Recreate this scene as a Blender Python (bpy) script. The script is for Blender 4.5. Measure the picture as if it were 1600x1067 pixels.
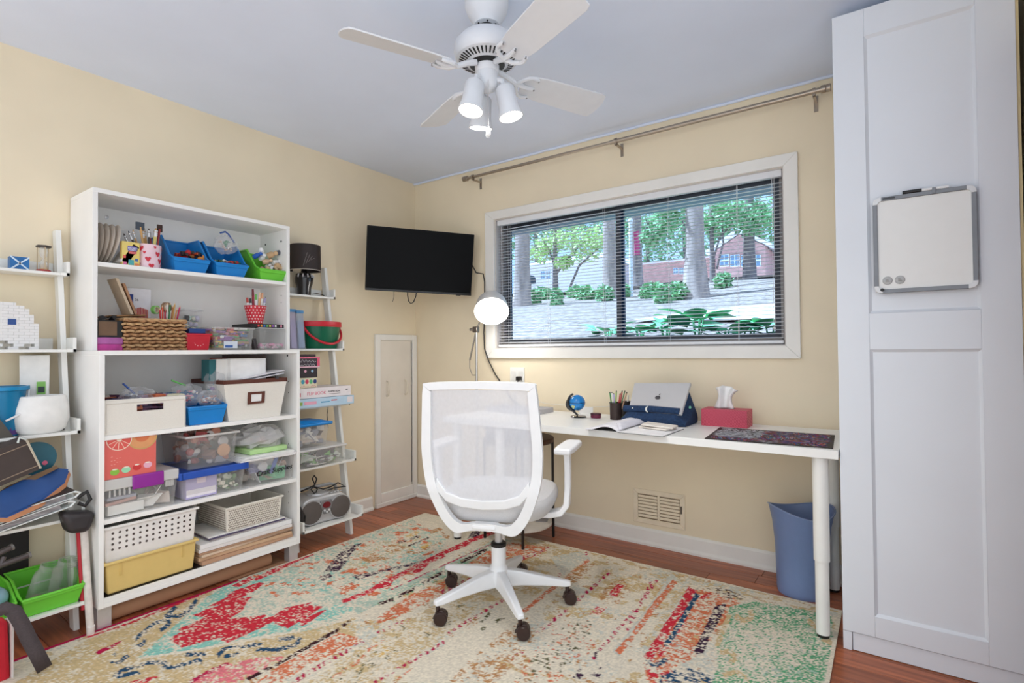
import bpy, bmesh, math, random
import numpy as np
from mathutils import Vector, Matrix
random.seed(7)
S = bpy.context.scene
for o in list(bpy.data.objects): bpy.data.objects.remove(o)
COL = S.collection
R_ = math.radians

# ---------------------------------------------------------------- camera
CAM = np.array([3.0147, -2.9676, 1.1203])
YAW, PIT, ROL, FPX = R_(35.217), R_(.961), R_(-.473), 833.826
Fv = np.array([-math.sin(YAW)*math.cos(PIT), math.cos(YAW)*math.cos(PIT), math.sin(PIT)])
Rv0 = np.array([math.cos(YAW), math.sin(YAW), 0]); Uv0 = np.cross(Rv0, Fv)
Rv = math.cos(ROL)*Rv0+math.sin(ROL)*Uv0; Uv = -math.sin(ROL)*Rv0+math.cos(ROL)*Uv0
cd = bpy.data.cameras.new('camera'); cam = bpy.data.objects.new('camera', cd); COL.objects.link(cam)
cd.sensor_width = 36; cd.lens = FPX*36/1600; cd.clip_start = .01; cd.clip_end = 300
cam.matrix_world = Matrix(((Rv[0], Uv[0], -Fv[0], CAM[0]), (Rv[1], Uv[1], -Fv[1], CAM[1]), (Rv[2], Uv[2], -Fv[2], CAM[2]), (0, 0, 0, 1)))
S.camera = cam

# ---------------------------------------------------------------- world, sun, exposure
S.view_settings.view_transform = 'Standard'; S.view_settings.look = 'None'
S.view_settings.gamma = 1; S.view_settings.use_curve_mapping = False
S.view_settings.exposure = 0.06
W = bpy.data.worlds.new('sky'); S.world = W; W.use_nodes = True
bg = W.node_tree.nodes['Background']; bg.inputs[0].default_value = (.885, .945, 1, 1); bg.inputs[1].default_value = 1.52
sl = bpy.data.lights.new('sun', 'SUN'); sl.energy = 14.0; sl.angle = R_(1.5); sl.color = (1, .96, .88)
sun = bpy.data.objects.new('sun', sl); COL.objects.link(sun); sun.rotation_euler = Vector((.52, .16, -.84)).to_track_quat('-Z', 'Y').to_euler()

# ---------------------------------------------------------------- helpers
def ray(u, v): return Fv+Rv*(u-800)/FPX-Uv*(v-533.5)/FPX
def on(u, v, ax, val):                      # the point of a plane seen at a photograph pixel
    d = ray(u, v); i = 'xyz'.index(ax); return CAM+d*(val-CAM[i])/d[i]
def Y(u, v, x): return float(on(u, v, 'x', x)[1])
def Z(u, v, x): return float(on(u, v, 'x', x)[2])

def lin(c):
    c = [x/255 for x in c[:3]]
    return tuple(x/12.92 if x <= .04045 else ((x+.055)/1.055)**2.4 for x in c)
MATS = {}
def N(t, kind, **kw):
    n = t.nodes.new(kind)
    for k, v in kw.items(): setattr(n, k, v)
    return n
def mat(rgb, rough=.5, metal=0, var=.05, scale=25, bump=0, bscale=None, spec=.5, coat=0, stretch=(1, 1, 1), sss=0):
    key = (tuple(rgb), rough, metal, var, scale, bump, bscale, spec, coat, stretch)
    if key in MATS: return MATS[key]
    m = bpy.data.materials.new('mat_%d' % len(MATS)); m.use_nodes = True; t = m.node_tree; b = t.nodes['Principled BSDF']
    c = lin(rgb)
    tc = N(t, 'ShaderNodeTexCoord'); mp = N(t, 'ShaderNodeMapping'); mp.inputs['Scale'].default_value = stretch
    t.links.new(tc.outputs['Object'], mp.inputs['Vector'])
    nz = N(t, 'ShaderNodeTexNoise'); nz.inputs['Scale'].default_value = scale; nz.inputs['Detail'].default_value = 4
    t.links.new(mp.outputs[0], nz.inputs['Vector'])
    r = N(t, 'ShaderNodeValToRGB')
    r.color_ramp.elements[0].position = .3; r.color_ramp.elements[1].position = .7
    r.color_ramp.elements[0].color = (*[x*(1-var) for x in c], 1); r.color_ramp.elements[1].color = (*[min(1, x*(1+var)) for x in c], 1)
    t.links.new(nz.outputs['Fac'], r.inputs['Fac']); t.links.new(r.outputs[0], b.inputs['Base Color'])
    b.inputs['Roughness'].default_value = rough; b.inputs['Metallic'].default_value = metal
    b.inputs['Specular IOR Level'].default_value = spec; b.inputs['Coat Weight'].default_value = coat
    if bump:
        n2 = N(t, 'ShaderNodeTexNoise'); n2.inputs['Scale'].default_value = bscale or scale*3
        t.links.new(mp.outputs[0], n2.inputs['Vector'])
        bp = N(t, 'ShaderNodeBump'); bp.inputs['Strength'].default_value = bump; bp.inputs['Distance'].default_value = .002
        t.links.new(n2.outputs['Fac'], bp.inputs['Height']); t.links.new(bp.outputs[0], b.inputs['Normal'])
    MATS[key] = m; return m
def clear(rgb=(235, 235, 232), op=.3, rough=.25):
    key = ('clear', rgb, op, rough)
    if key in MATS: return MATS[key]
    m = bpy.data.materials.new('clear_%d' % len(MATS)); m.use_nodes = True; t = m.node_tree; b = t.nodes['Principled BSDF']
    nz = N(t, 'ShaderNodeTexNoise'); nz.inputs['Scale'].default_value = 18
    r = N(t, 'ShaderNodeValToRGB'); c = lin(rgb)
    r.color_ramp.elements[0].color = (*[x*.93 for x in c], 1); r.color_ramp.elements[1].color = (*c, 1)
    t.links.new(nz.outputs['Fac'], r.inputs['Fac']); t.links.new(r.outputs[0], b.inputs['Base Color'])
    b.inputs['Roughness'].default_value = rough
    tr = N(t, 'ShaderNodeBsdfTransparent'); tr.inputs[0].default_value = (*[min(1, .6+.4*x) for x in c], 1)
    mx = N(t, 'ShaderNodeMixShader'); mx.inputs[0].default_value = op
    t.links.new(tr.outputs[0], mx.inputs[1]); t.links.new(b.outputs[0], mx.inputs[2])
    t.links.new(mx.outputs[0], t.nodes['Material Output'].inputs['Surface'])
    MATS[key] = m; return m
def glow(rgb, e):
    m = bpy.data.materials.new('glow'); m.use_nodes = True; t = m.node_tree
    b = t.nodes['Principled BSDF']; b.inputs['Base Color'].default_value = (*lin(rgb), 1)
    b.inputs['Emission Color'].default_value = (*lin(rgb), 1); b.inputs['Emission Strength'].default_value = e
    return m

def wloc(o):
    p = Vector((0, 0, 0))
    while o is not None: p += o.location; o = o.parent
    return p
def rotm(axis, deg, c):
    c = Vector(c); return Matrix.Translation(c) @ Matrix.Rotation(R_(deg), 4, axis) @ Matrix.Translation(-c)
class MB:
    def __init__(s, M=None): s.v = []; s.f = []; s.M = M
    def add(s, vs, fs):
        o = len(s.v)
        for p in vs:
            p = Vector(p)
            s.v.append(s.M @ p if s.M is not None else p)
        s.f += [tuple(i+o for i in f) for f in fs]; return s
    def box(s, x0, x1, y0, y1, z0, z1):
        return s.add([(x, y, z) for x in (x0, x1) for y in (y0, y1) for z in (z0, z1)],
                     [(0, 1, 3, 2), (4, 6, 7, 5), (0, 4, 5, 1), (2, 3, 7, 6), (0, 2, 6, 4), (1, 5, 7, 3)])
    def hexa(s, a, b):                        # two quads (lower, upper)
        return s.add(list(a)+list(b), [(3, 2, 1, 0), (4, 5, 6, 7)]+[(i, (i+1) % 4, 4+(i+1) % 4, 4+i) for i in range(4)])
    def cyl(s, p0, p1, r0, r1=None, n=20, cap=True):
        r1 = r0 if r1 is None else r1; p0 = Vector(p0); p1 = Vector(p1); d = (p1-p0).normalized()
        a = d.orthogonal().normalized(); b = d.cross(a)
        vs = [p+a*r*math.cos(2*math.pi*i/n)+b*r*math.sin(2*math.pi*i/n) for p, r in ((p0, r0), (p1, r1)) for i in range(n)]
        fs = [(i, (i+1) % n, n+(i+1) % n, n+i) for i in range(n)]
        if cap: fs += [tuple(range(n-1, -1, -1)), tuple(range(n, 2*n))]
        return s.add(vs, fs)
    def lathe(s, prof, c=(0, 0, 0), axis='z', n=28, capa=True, capb=True, sx=1, sy=1):
        c = Vector(c); vs = []
        for r, h in prof:
            for i in range(n):
                a = 2*math.pi*i/n; p = (r*math.cos(a)*sx, r*math.sin(a)*sy, h)
                if axis == 'x': p = (h, p[0], p[1])
                if axis == 'y': p = (p[0], h, p[1])
                vs.append(c+Vector(p))
        k = len(prof); fs = [(j*n+i, j*n+(i+1) % n, (j+1)*n+(i+1) % n, (j+1)*n+i) for j in range(k-1) for i in range(n)]
        if capa: fs.append(tuple(range(n-1, -1, -1)))
        if capb: fs.append(tuple(range((k-1)*n, k*n)))
        return s.add(vs, fs)
    def tube(s, pts, r, n=8, close=False):
        pts = [Vector(p) for p in pts]; k = len(pts); vs = []; fs = []; a = None
        rr = r if isinstance(r, (list, tuple)) else [r]*k
        for i, p in enumerate(pts):
            q0 = pts[(i-1) % k] if (i > 0 or close) else p; q1 = pts[(i+1) % k] if (i < k-1 or close) else p
            d = (q1-q0).normalized()
            if a is None: a = d.orthogonal().normalized()
            a = (a-d*a.dot(d)).normalized(); b = d.cross(a)
            vs += [p+(a*math.cos(2*math.pi*j/n)+b*math.sin(2*math.pi*j/n))*rr[i] for j in range(n)]
        for i in range(k if close else k-1):
            for j in range(n):
                i2 = (i+1) % k; fs.append((i*n+j, i*n+(j+1) % n, i2*n+(j+1) % n, i2*n+j))
        if not close: fs += [tuple(range(n-1, -1, -1)), tuple(range((k-1)*n, k*n))]
        return s.add(vs, fs)
    def prism(s, poly, ax, a, b):             # polygon in the plane normal to ax
        def P(q, h): return {'x': (h, q[0], q[1]), 'y': (q[0], h, q[1]), 'z': (q[0], q[1], h)}[ax]
        n = len(poly)
        return s.add([P(q, a) for q in poly]+[P(q, b) for q in poly],
                     [tuple(range(n-1, -1, -1)), tuple(range(n, 2*n))]+[(i, (i+1) % n, n+(i+1) % n, n+i) for i in range(n)])
    def ball(s, c, r, sc=(1, 1, 1), n=14, m=9, jit=0, rnd=None):
        c = Vector(c); vs = [c+Vector((0, 0, -r*sc[2]))]; rnd = rnd or random
        for j in range(1, m):
            t = math.pi*j/m
            for i in range(n):
                a = 2*math.pi*i/n; k = r*(1+jit*(rnd.random()-.5)*2)
                vs.append(c+Vector((k*math.sin(t)*math.cos(a)*sc[0], k*math.sin(t)*math.sin(a)*sc[1], -k*math.cos(t)*sc[2])))
        vs.append(c+Vector((0, 0, r*sc[2]))); L = len(vs)-1
        fs = [(0, 1+(i+1) % n, 1+i) for i in range(n)]
        for j in range(m-2): fs += [(1+j*n+i, 1+j*n+(i+1) % n, 1+(j+1)*n+(i+1) % n, 1+(j+1)*n+i) for i in range(n)]
        fs += [(L, 1+(m-2)*n+i, 1+(m-2)*n+(i+1) % n) for i in range(n)]
        return s.add(vs, fs)
    def grid(s, fn, nu, nv, thick=0):
        vs = [Vector(fn(i/nu, j/nv)) for j in range(nv+1) for i in range(nu+1)]; w = nu+1
        fs = [(j*w+i, j*w+i+1, (j+1)*w+i+1, (j+1)*w+i) for j in range(nv) for i in range(nu)]
        return s.add(vs, fs)
    def build(s, name, m, parent=None, smooth=False, bev=0, seg=2, solid=0, sub=0, base=None, recalc=True):
        me = bpy.data.meshes.new(name)
        if parent is not None: off = wloc(parent)
        elif base is not None: off = Vector(base)
        else:
            xs = np.array([tuple(p) for p in s.v]); off = Vector(((xs[:, 0].min()+xs[:, 0].max())/2, (xs[:, 1].min()+xs[:, 1].max())/2, xs[:, 2].min()))
        me.from_pydata([tuple(p-off) for p in s.v], [], s.f)
        if recalc:
            bm = bmesh.new(); bm.from_mesh(me); bmesh.ops.recalc_face_normals(bm, faces=bm.faces); bm.to_mesh(me); bm.free()
        if smooth:
            for p in me.polygons: p.use_smooth = True
            me.set_sharp_from_angle(angle=R_(38))
        me.materials.append(m)
        o = bpy.data.objects.new(name, me); COL.objects.link(o)
        if parent is not None: o.parent = parent
        else: o.location = off
        if solid:
            d = o.modifiers.new('solid', 'SOLIDIFY'); d.thickness = solid; d.offset = 0
        if bev:
            d = o.modifiers.new('bevel', 'BEVEL'); d.width = bev; d.segments = seg; d.limit_method = 'ANGLE'; d.angle_limit = R_(35)
            for p in me.polygons: p.use_smooth = True
            if not smooth: me.set_sharp_from_angle(angle=R_(38))
        if sub:
            d = o.modifiers.new('sub', 'SUBSURF'); d.levels = sub; d.render_levels = sub
        return o
def tag(o, label, cat, group=None):
    o['label'] = label; o['category'] = cat
    if group: o['group'] = group
    return o
def thing(name, label, cat, loc, group=None):
    o = bpy.data.objects.new(name, None); o.empty_display_size = .05; COL.objects.link(o); o.location = loc
    return tag(o, label, cat, group)
def struct(o): o['kind'] = 'structure'; return o
def cp(o, parent=None, **kw):
    c = o.copy(); COL.objects.link(c); c.parent = parent
    for k, v in kw.items(): setattr(c, k, v)
    return c
def text(name, s, m, parent, org, xdir, ydir, size, depth=.0004, align='LEFT', shear=0, bold=0):
    cu = bpy.data.curves.new(name, 'FONT'); cu.body = s; cu.size = size; cu.extrude = depth; cu.align_x = align; cu.shear = shear; cu.offset = bold
    to = bpy.data.objects.new('t', cu); COL.objects.link(to)
    dg = bpy.context.evaluated_depsgraph_get(); me = bpy.data.meshes.new_from_object(to.evaluated_get(dg)); bpy.data.objects.remove(to)
    X = Vector(xdir).normalized(); Yv = Vector(ydir).normalized(); Zv = X.cross(Yv)
    off = wloc(parent)
    for v in me.vertices: v.co = Vector(org)+X*v.co.x+Yv*v.co.y+Zv*v.co.z-off
    me.name = name; me.materials.clear(); me.materials.append(m)
    o = bpy.data.objects.new(name, me); COL.objects.link(o); o.parent = parent; return o
# ================================================================ the room
H = 2.427; XR = 3.43; YB = -3.7
M_wall = mat((240, 225, 196), .75, var=.03, scale=3, bump=.08, bscale=180)
M_ceil = mat((224, 234, 252), .8, var=.02, scale=3, bump=.08, bscale=150)
M_trim = mat((240, 237, 230), .4, var=.03, scale=6)
M_white = mat((238, 237, 232), .38, var=.025, scale=8)
M_dark = mat((22, 20, 20), .45)
M_chrome = mat((200, 196, 190), .28, 1, .04)
M_nickel = mat((176, 164, 150), .33, 1, .05)
WX0, WX1, WZ0, WZ1 = .785, 2.597, 1.133, 2.030     # window opening

# planks
def plank_mat():
    m = bpy.data.materials.new('plank_wood'); m.use_nodes = True; t = m.node_tree; b = t.nodes['Principled BSDF']
    oi = N(t, 'ShaderNodeObjectInfo'); tc = N(t, 'ShaderNodeTexCoord'); mp = N(t, 'ShaderNodeMapping'); mp.inputs['Scale'].default_value = (2.2, 38, 10)
    t.links.new(tc.outputs['Object'], mp.inputs[0])
    ad = N(t, 'ShaderNodeVectorMath', operation='ADD'); t.links.new(mp.outputs[0], ad.inputs[0])
    ml = N(t, 'ShaderNodeMath', operation='MULTIPLY'); ml.inputs[1].default_value = 50; t.links.new(oi.outputs['Random'], ml.inputs[0]); t.links.new(ml.outputs[0], ad.inputs[1])
    nz = N(t, 'ShaderNodeTexNoise'); nz.inputs['Scale'].default_value = 1.6; nz.inputs['Detail'].default_value = 6; t.links.new(ad.outputs[0], nz.inputs['Vector'])
    r = N(t, 'ShaderNodeValToRGB'); e = r.color_ramp.elements
    e[0].position = .25; e[0].color = (*lin((128, 66, 42)), 1); e[1].position = .75; e[1].color = (*lin((190, 110, 70)), 1)
    t.links.new(nz.outputs['Fac'], r.inputs[0])
    hs = N(t, 'ShaderNodeHueSaturation'); mr = N(t, 'ShaderNodeMapRange'); mr.inputs[3].default_value = .72; mr.inputs[4].default_value = 1.22
    t.links.new(oi.outputs['Random'], mr.inputs[0]); t.links.new(mr.outputs[0], hs.inputs['Value']); t.links.new(r.outputs[0], hs.inputs['Color'])
    t.links.new(hs.outputs[0], b.inputs['Base Color']); b.inputs['Roughness'].default_value = .3; b.inputs['Specular IOR Level'].default_value = .45
    return m
M_plank = plank_mat()
floor = struct(MB().box(-.1, XR+.1, YB, .1, -.06, -.008).build('floor', mat((60, 32, 22), .6), base=(0, 0, 0)))
rnd = random.Random(3)
PW = .105; meshes = {}
for r in range(int((-YB)/PW)+1):
    y1 = -r*PW; x = -rnd.random()*.9
    while x < XR:
        L = rnd.choice((.7, .9, 1.1)); x0, x1 = max(x, 0), min(x+L, XR)
        if x1-x0 > .03:
            key = round(x1-x0, 2)
            if key not in meshes:
                o = MB().box(0, x1-x0-.0016, -PW+.0016, 0, -.02, 0).build('floor_plank', M_plank, floor, bev=.0012, seg=1); meshes[key] = o
            else:
                o = cp(meshes[key], floor)
            o.location = (x0, y1, 0)
        x += L
# walls
wl = struct(MB().box(-.12, 0, YB, 0, 0, H).build('wall_left', M_wall, base=(0, 0, 0)))
wb = MB(); wb.box(-.12, WX0, 0, .14, 0, H).box(WX1, XR+.12, 0, .14, 0, H).box(WX0, WX1, 0, .14, 0, WZ0).box(WX0, WX1, 0, .14, WZ1, H)
wb = struct(wb.build('wall_back', M_wall, base=(0, 0, 0)))
struct(MB().box(XR, XR+.12, -1.30, 0, 0, H).build('wall_right', M_wall, base=(XR, 0, 0)))
struct(MB().box(-.12, XR+.12, YB, .14, H, H+.12).build('ceiling', M_ceil, base=(0, 0, H)))
# ragged caulk bead where the ceiling meets the window wall
pts = [(.0+i*.06, -.006-.004*rnd.random(), H-.004-.003*rnd.random()) for i in range(49)]
struct(MB().tube(pts, .008, 6).build('trim_1', M_ceil, base=(0, 0, H)))
# baseboards: board, cap bead and shoe
def baseboard(name, pts):
    o = None
    prof = [(0, 0), (.024, 0), (.024, .012), (.014, .024), (.013, .082), (.006, .094), (0, .094)]
    (xa, ya), (xb, yb) = pts
    mb = MB()
    if abs(xa-xb) > abs(ya-yb): mb.prism([(-q[0], q[1]) for q in prof], 'x', xa, xb)
    else: mb.prism([(q[0], q[1]) for q in prof], 'y', ya, yb)
    return struct(mb.build(name, M_trim, base=(0, 0, 0)))
baseboard('baseboard_back', [(0, 0), (XR, 0)])
baseboard('baseboard_left', [(0, -.44), (0, YB)])

# ---- access door on the left wall
d = MB(); y0, y1, zt = -.413, -.008, 1.245
def ringy(mb, x0, x1, ya, yb, za, zb, w):
    mb.box(x0, x1, ya, ya+w, za, zb).box(x0, x1, yb-w, yb, za, zb).box(x0, x1, ya+w, yb-w, zb-w, zb).box(x0, x1, ya+w, yb-w, za, za+w+.025)
door = struct(MB().box(.001, .010, y0+.05, y1-.05, .08, zt-.045).build('door_1', mat((232, 224, 212), .5, var=.04, scale=5), bev=.002))
fr = MB(); ringy(fr, 0, .022, y0, y1, .03, zt, .044); fr.build('door_frame', M_trim, door, bev=.004)
MB().box(0, .026, y0, y1, 0, .032).build('door_shoe', M_trim, door, bev=.004)
for yy in (-.305, -.125):
    h = MB(); h.tube([(.010, yy, .795), (.030, yy, .800), (.036, yy, .815), (.036, yy, .885), (.030, yy, .900), (.010, yy, .905)], .006, 8)
    h.build('handle', mat((228, 218, 200), .35), door, smooth=True)
MB().box(.0105, .0125, -.062, -.0585, .12, 1.19).build('gap_shade_strip', mat((46, 34, 32), .7), door)  # dark strip standing in for the shade between door and frame

# ---- brown door beside the wardrobe on the right wall
dr = struct(MB().box(XR-.035, XR-.001, -1.28, -.66, 0, 2.15).build('door_2', mat((104, 58, 34), .5, var=.2, scale=6, stretch=(1, 8, .6)), bev=.003))
MB().lathe([(0.012, 0), (.012, .03), (.028, .04), (.028, .06), (.0, .065)], (XR-.035, -1.20, .95), 'x').build('door_knob', M_nickel, dr, smooth=True).scale = (1, 1, 1)

# ---- window
casing = MB(); ox0, ox1, oz0, oz1 = .707, 2.662, 1.068, 2.090
def mitre(mb, y0, y1, O, I):
    (ax, bx, az, bz), (cx, dx, cz, dz) = O, I
    for q in ([(ax, bz), (bx, bz), (dx, dz), (cx, dz)], [(ax, az), (cx, cz), (dx, cz), (bx, az)], [(ax, az), (ax, bz), (cx, dz), (cx, cz)], [(bx, az), (dx, cz), (dx, dz), (bx, bz)]):
        mb.prism(q, 'y', y0, y1)
win = struct(MB().box(WX0-.01, WX1+.01, .085, .135, WZ0-.01, WZ0+.004).build('window_1', M_trim, bev=.001))
for i, q in enumerate(([(ox0, oz1), (ox1, oz1), (WX1, WZ1), (WX0, WZ1)], [(ox0, oz0), (WX0, WZ0), (WX1, WZ0), (ox1, oz0)], [(ox0, oz0), (ox0, oz1), (WX0, WZ1), (WX0, WZ0)], [(ox1, oz0), (WX1, WZ0), (WX1, WZ1), (ox1, oz1)])):
    MB().prism(q, 'y', -.020, .0).build('casing_board', M_trim, win, bev=.003)
M_alu = mat((150, 144, 140), .4, .3, .05); M_alud = mat((70, 74, 82), .45, .3, .05)
f = MB(); w = .022; J = (WX0, WX1, WZ0, WZ1)
mitre(f, .055, .135, J, (WX0+.03, WX1-.03, WZ0+.045, WZ1-.028)); f.build('outer_frame', M_alu, win, bev=.002)
jb = MB(); mitre(jb, .0, .055, (WX0, WX1, WZ0, WZ1), (WX0+.006, WX1-.006, WZ0+.006, WZ1-.006)); jb.build('jamb_liner', mat((206, 200, 196), .5), win)
XM = 1.675
M_glass = None
def glass():
    m = bpy.data.materials.new('pane_glass'); m.use_nodes = True; t = m.node_tree; t.nodes.remove(t.nodes['Principled BSDF'])
    tr = N(t, 'ShaderNodeBsdfTransparent'); tr.inputs[0].default_value = (.64, .81, 1, 1)
    gl = N(t, 'ShaderNodeBsdfGlossy'); gl.inputs['Roughness'].default_value = .05; gl.inputs[0].default_value = (.8, .9, 1, 1)
    lw = N(t, 'ShaderNodeLayerWeight'); lw.inputs[0].default_value = .06
    mx = N(t, 'ShaderNodeMixShader'); t.links.new(lw.outputs['Fresnel'], mx.inputs[0]); t.links.new(tr.outputs[0], mx.inputs[1]); t.links.new(gl.outputs[0], mx.inputs[2])
    t.links.new(mx.outputs[0], t.nodes['Material Output'].inputs[0]); return m
M_glass = glass()
for k, (xa, xb, yy) in enumerate(((WX0+.03, XM+.022, .105), (XM-.018, WX1-.03, .080))):
    s = MB(); mitre(s, yy-.012, yy+.012, (xa, xb, WZ0+.045, WZ1-.028), (xa+.030, xb-.030, WZ0+.068, WZ1-.062))
    sa = s.build('sash', M_alud, win, bev=.002)
    MB().box(xa+.028, xb-.028, yy-.003, yy+.003, WZ0+.066, WZ1-.06).build('pane', M_glass, sa)
# ---- blind
bl = thing('venetian_blind', 'white slatted venetian blind, open, hanging inside the window', 'blind', (XM, .03, WZ0))
M_slat = mat((232, 233, 236), .4, var=.02)
MB().box(WX0+.010, WX1-.010, .008, .042, WZ1-.040, WZ1-.004).build('headrail', M_slat, bl, bev=.003)
MB().box(WX0+.012, WX1-.012, .010, .040, WZ0+.010, WZ0+.028).build('bottom_rail', M_slat, bl, bev=.005)
first = None; nsl = 41
for i in range(nsl):
    z = WZ0+.042+i*(WZ1-.05-WZ0-.042)/nsl
    if first is None:
        s = MB(); prof = []
        for k in range(6):
            a = -1+2*k/5; prof.append((a*.0125, .0022*(1-a*a)+a*.0012))
        poly = prof+[(p[0], p[1]-.0007) for p in reversed(prof)]
        s.prism(poly, 'x', WX0+.014-XM, WX1-.014-XM); first = s.build('slat', M_slat, None, base=(0, 0, 0)); first.parent = bl
        first.location = (0, -.005, z-WZ0)
    else: cp(first, bl, location=(0, -.005, z-WZ0))
for u in (.885, 1.20, 1.60, 2.0, 2.37):
    c = MB()
    for dy in (.0125, .0375): c.cyl((u, dy, WZ0+.02), (u, dy, WZ1-.03), .0008, n=5)
    c.build('ladder_cord', M_slat, bl)
MB().cyl((WX0+.05, .004, WZ1-.05), (WX0+.055, .002, WZ0+.35), .003, n=6).build('tilt_wand', clear((225, 228, 232), .5), bl)
lc = MB(); lc.cyl((WX1-.045, .004, WZ1-.03), (WX1-.05, .003, WZ0+.1), .0012, n=5).cyl((WX1-.055, .004, WZ1-.03), (WX1-.056, .003, WZ0+.1), .0012, n=5)
lc.ball((WX1-.053, .003, WZ0+.09), .007); lc.build('pull_cord', M_slat, bl)

# ---- curtain rod
rodz = 2.334
rod = thing('curtain_rod', 'long brushed nickel curtain rod mounted above the window', 'curtain rod', (1.7, -.09, rodz))
MB().cyl((.60, -.09, rodz), (1.72, -.09, rodz), .0095).build('rod_tube', M_nickel, rod, smooth=True)
MB().cyl((1.70, -.09, rodz), (2.80, -.09, rodz), .012).build('rod_sleeve', M_nickel, rod, smooth=True)
for x, s in ((.60, -1), (2.80, 1)):
    MB().lathe([(.0, -.026), (.018, -.026), (.018, -.008), (.015, -.006), (.018, -.002), (.018, .012), (.016, .014), (0, .014)], (x, -.09, rodz), 'x').build('finial', M_nickel, rod, smooth=True)
for x in (.66, 1.735, 2.745):
    b = MB(); b.box(x-.009, x+.009, -.003, 0, rodz-.065, rodz+.012); b.box(x-.006, x+.006, -.092, -.002, rodz-.022, rodz-.014)
    b.lathe([(.0165, -.007), (.0165, .007)], (x, -.09, rodz), 'x', capa=False, capb=False)
    b.box(x-.006, x+.006, -.097, -.083, rodz-.022, rodz-.011)
    b.build('bracket', M_nickel, rod)
# ---- wall register, outlet
vx0, vx1, vz0, vz1 = 1.782, 2.082, .119, .314
vent = thing('wall_register', 'cream louvred air register low on the wall under the desk', 'vent', (1.932, 0, vz0))
M_reg = mat((240, 226, 200), .5)
g = MB(); mitre(g, -.008, 0, (vx0, vx1, vz0, vz1), (vx0+.028, vx1-.028, vz0+.028, vz1-.028)); g.box(1.925, 1.939, -.006, 0, vz0+.02, vz1-.02)
g.build('face_plate', M_reg, vent, bev=.003)
MB().box(vx0+.028, vx1-.028, -.0008, .0, vz0+.028, vz1-.028).build('duct_back', mat((150, 132, 108), .8), vent)
for xa, xb in ((vx0+.03, 1.924), (1.940, vx1-.03)):
    for i in range(7):
        z = vz0+.036+i*.0185
        MB(rotm('X', -28, (0, -.004, z))).box(xa, xb, -.011, .002, z-.001, z+.012).build('louvre', M_reg, vent, bev=.001, seg=1)
MB().box(vx1-.022, vx1-.016, -.016, -.006, vz0+.09, vz0+.13).build('damper_lever', mat((90, 80, 70), .5), vent)
ot = thing('wall_outlet', 'white double wall outlet plate between lamp and window', 'outlet', (.96, 0, .90))
MB().box(.905, 1.022, -.006, 0, .895, 1.005).build('cover_plate', M_white, ot, bev=.003)
for x in (.935, .992):
    MB().box(x-.018, x+.018, -.009, -.005, .915, .985).build('receptacle', mat((228, 226, 220), .4), ot, bev=.003)
MB().box(.975, 1.005, -.040, -.008, .918, .946).build('plug', M_dark, ot, bev=.004)
tag(MB().tube([(.99, -.03, .925), (.995, -.05, .90), (.99, -.055, .86), (.97, -.04, .80), (.96, -.03, .74)], .003, 6).build('plug_cord', M_dark, smooth=True), 'black cord running down from the wall outlet plug', 'cord')
# ================================================================ rug (pattern woven as point colours on a fine grid)
RX0, RX1, RY0, RY1 = .392, 2.835, -3.35, -.305
ramp = {'cream': (226, 216, 196), 'beige': (206, 182, 138), 'red': (205, 52, 66), 'aqua': (142, 200, 186), 'navy': (44, 78, 108), 'orange': (214, 120, 84), 'green': (96, 166, 122), 'plum': (62, 38, 62), 'dark': (62, 30, 36), 'sage': (176, 196, 180), 'grey': (204, 204, 192), 'pink': (224, 124, 132), 'crim': (184, 30, 76), 'olive': (96, 92, 62), 'gold': (216, 178, 104), 'tan': (188, 138, 92)}
st = .0052
nx, ny = int((RX1-RX0)/st), int((RY1-RY0)/st)
gx = RX0+(np.arange(nx+1))*(RX1-RX0)/nx; gy = RY0+(np.arange(ny+1))*(RY1-RY0)/ny
GX, GY = np.meshgrid(gx, gy)
dP = np.stack([GX-CAM[0], GY-CAM[1], np.full_like(GX, .008-CAM[2])], -1)
# the design is laid out on the rug surface through the same survey points as the rest of the room
zz = dP@Fv; zz = np.where(zz < .15, .15, zz); PU = 800+FPX*(dP@Rv)/zz; PV = 533.5-FPX*(dP@Uv)/zz
rs = np.random.RandomState(5)
def vnoise(sx, sy, seed):
    r = np.random.RandomState(seed); a = r.rand(int((RY1-RY0)/sy)+3, int((RX1-RX0)/sx)+3)
    fx = (GX-RX0)/sx; fy = (GY-RY0)/sy; ix = fx.astype(int); iy = fy.astype(int); tx = fx-ix; ty = fy-iy
    tx = tx*tx*(3-2*tx); ty = ty*ty*(3-2*ty)
    return (a[iy, ix]*(1-tx)+a[iy, ix+1]*tx)*(1-ty)+(a[iy+1, ix]*(1-tx)+a[iy+1, ix+1]*tx)*ty
fine = vnoise(.011, .008, 1); mid = vnoise(.05, .03, 2); big = vnoise(.22, .2, 3); grain = rs.rand(*GX.shape)
C4 = np.zeros(GX.shape+(3,)); C4[:] = ramp['cream']
def inpoly(poly):
    poly = np.array(poly, float); x, y = PU, PV; ins = np.zeros(x.shape, bool); n = len(poly)
    bx = (x >= poly[:, 0].min()) & (x <= poly[:, 0].max()) & (y >= poly[:, 1].min()) & (y <= poly[:, 1].max()) & (dP@Fv > .2)
    xs, ys = x[bx], y[bx]; r = np.zeros(xs.shape, bool)
    for i in range(n):
        x1, y1 = poly[i]; x2, y2 = poly[(i+1) % n]
        if y1 == y2: continue
        c = ((y1 > ys) != (y2 > ys)) & (xs < (x2-x1)*(ys-y1)/(y2-y1)+x1); r ^= c
    ins[bx] = r; return ins
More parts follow.
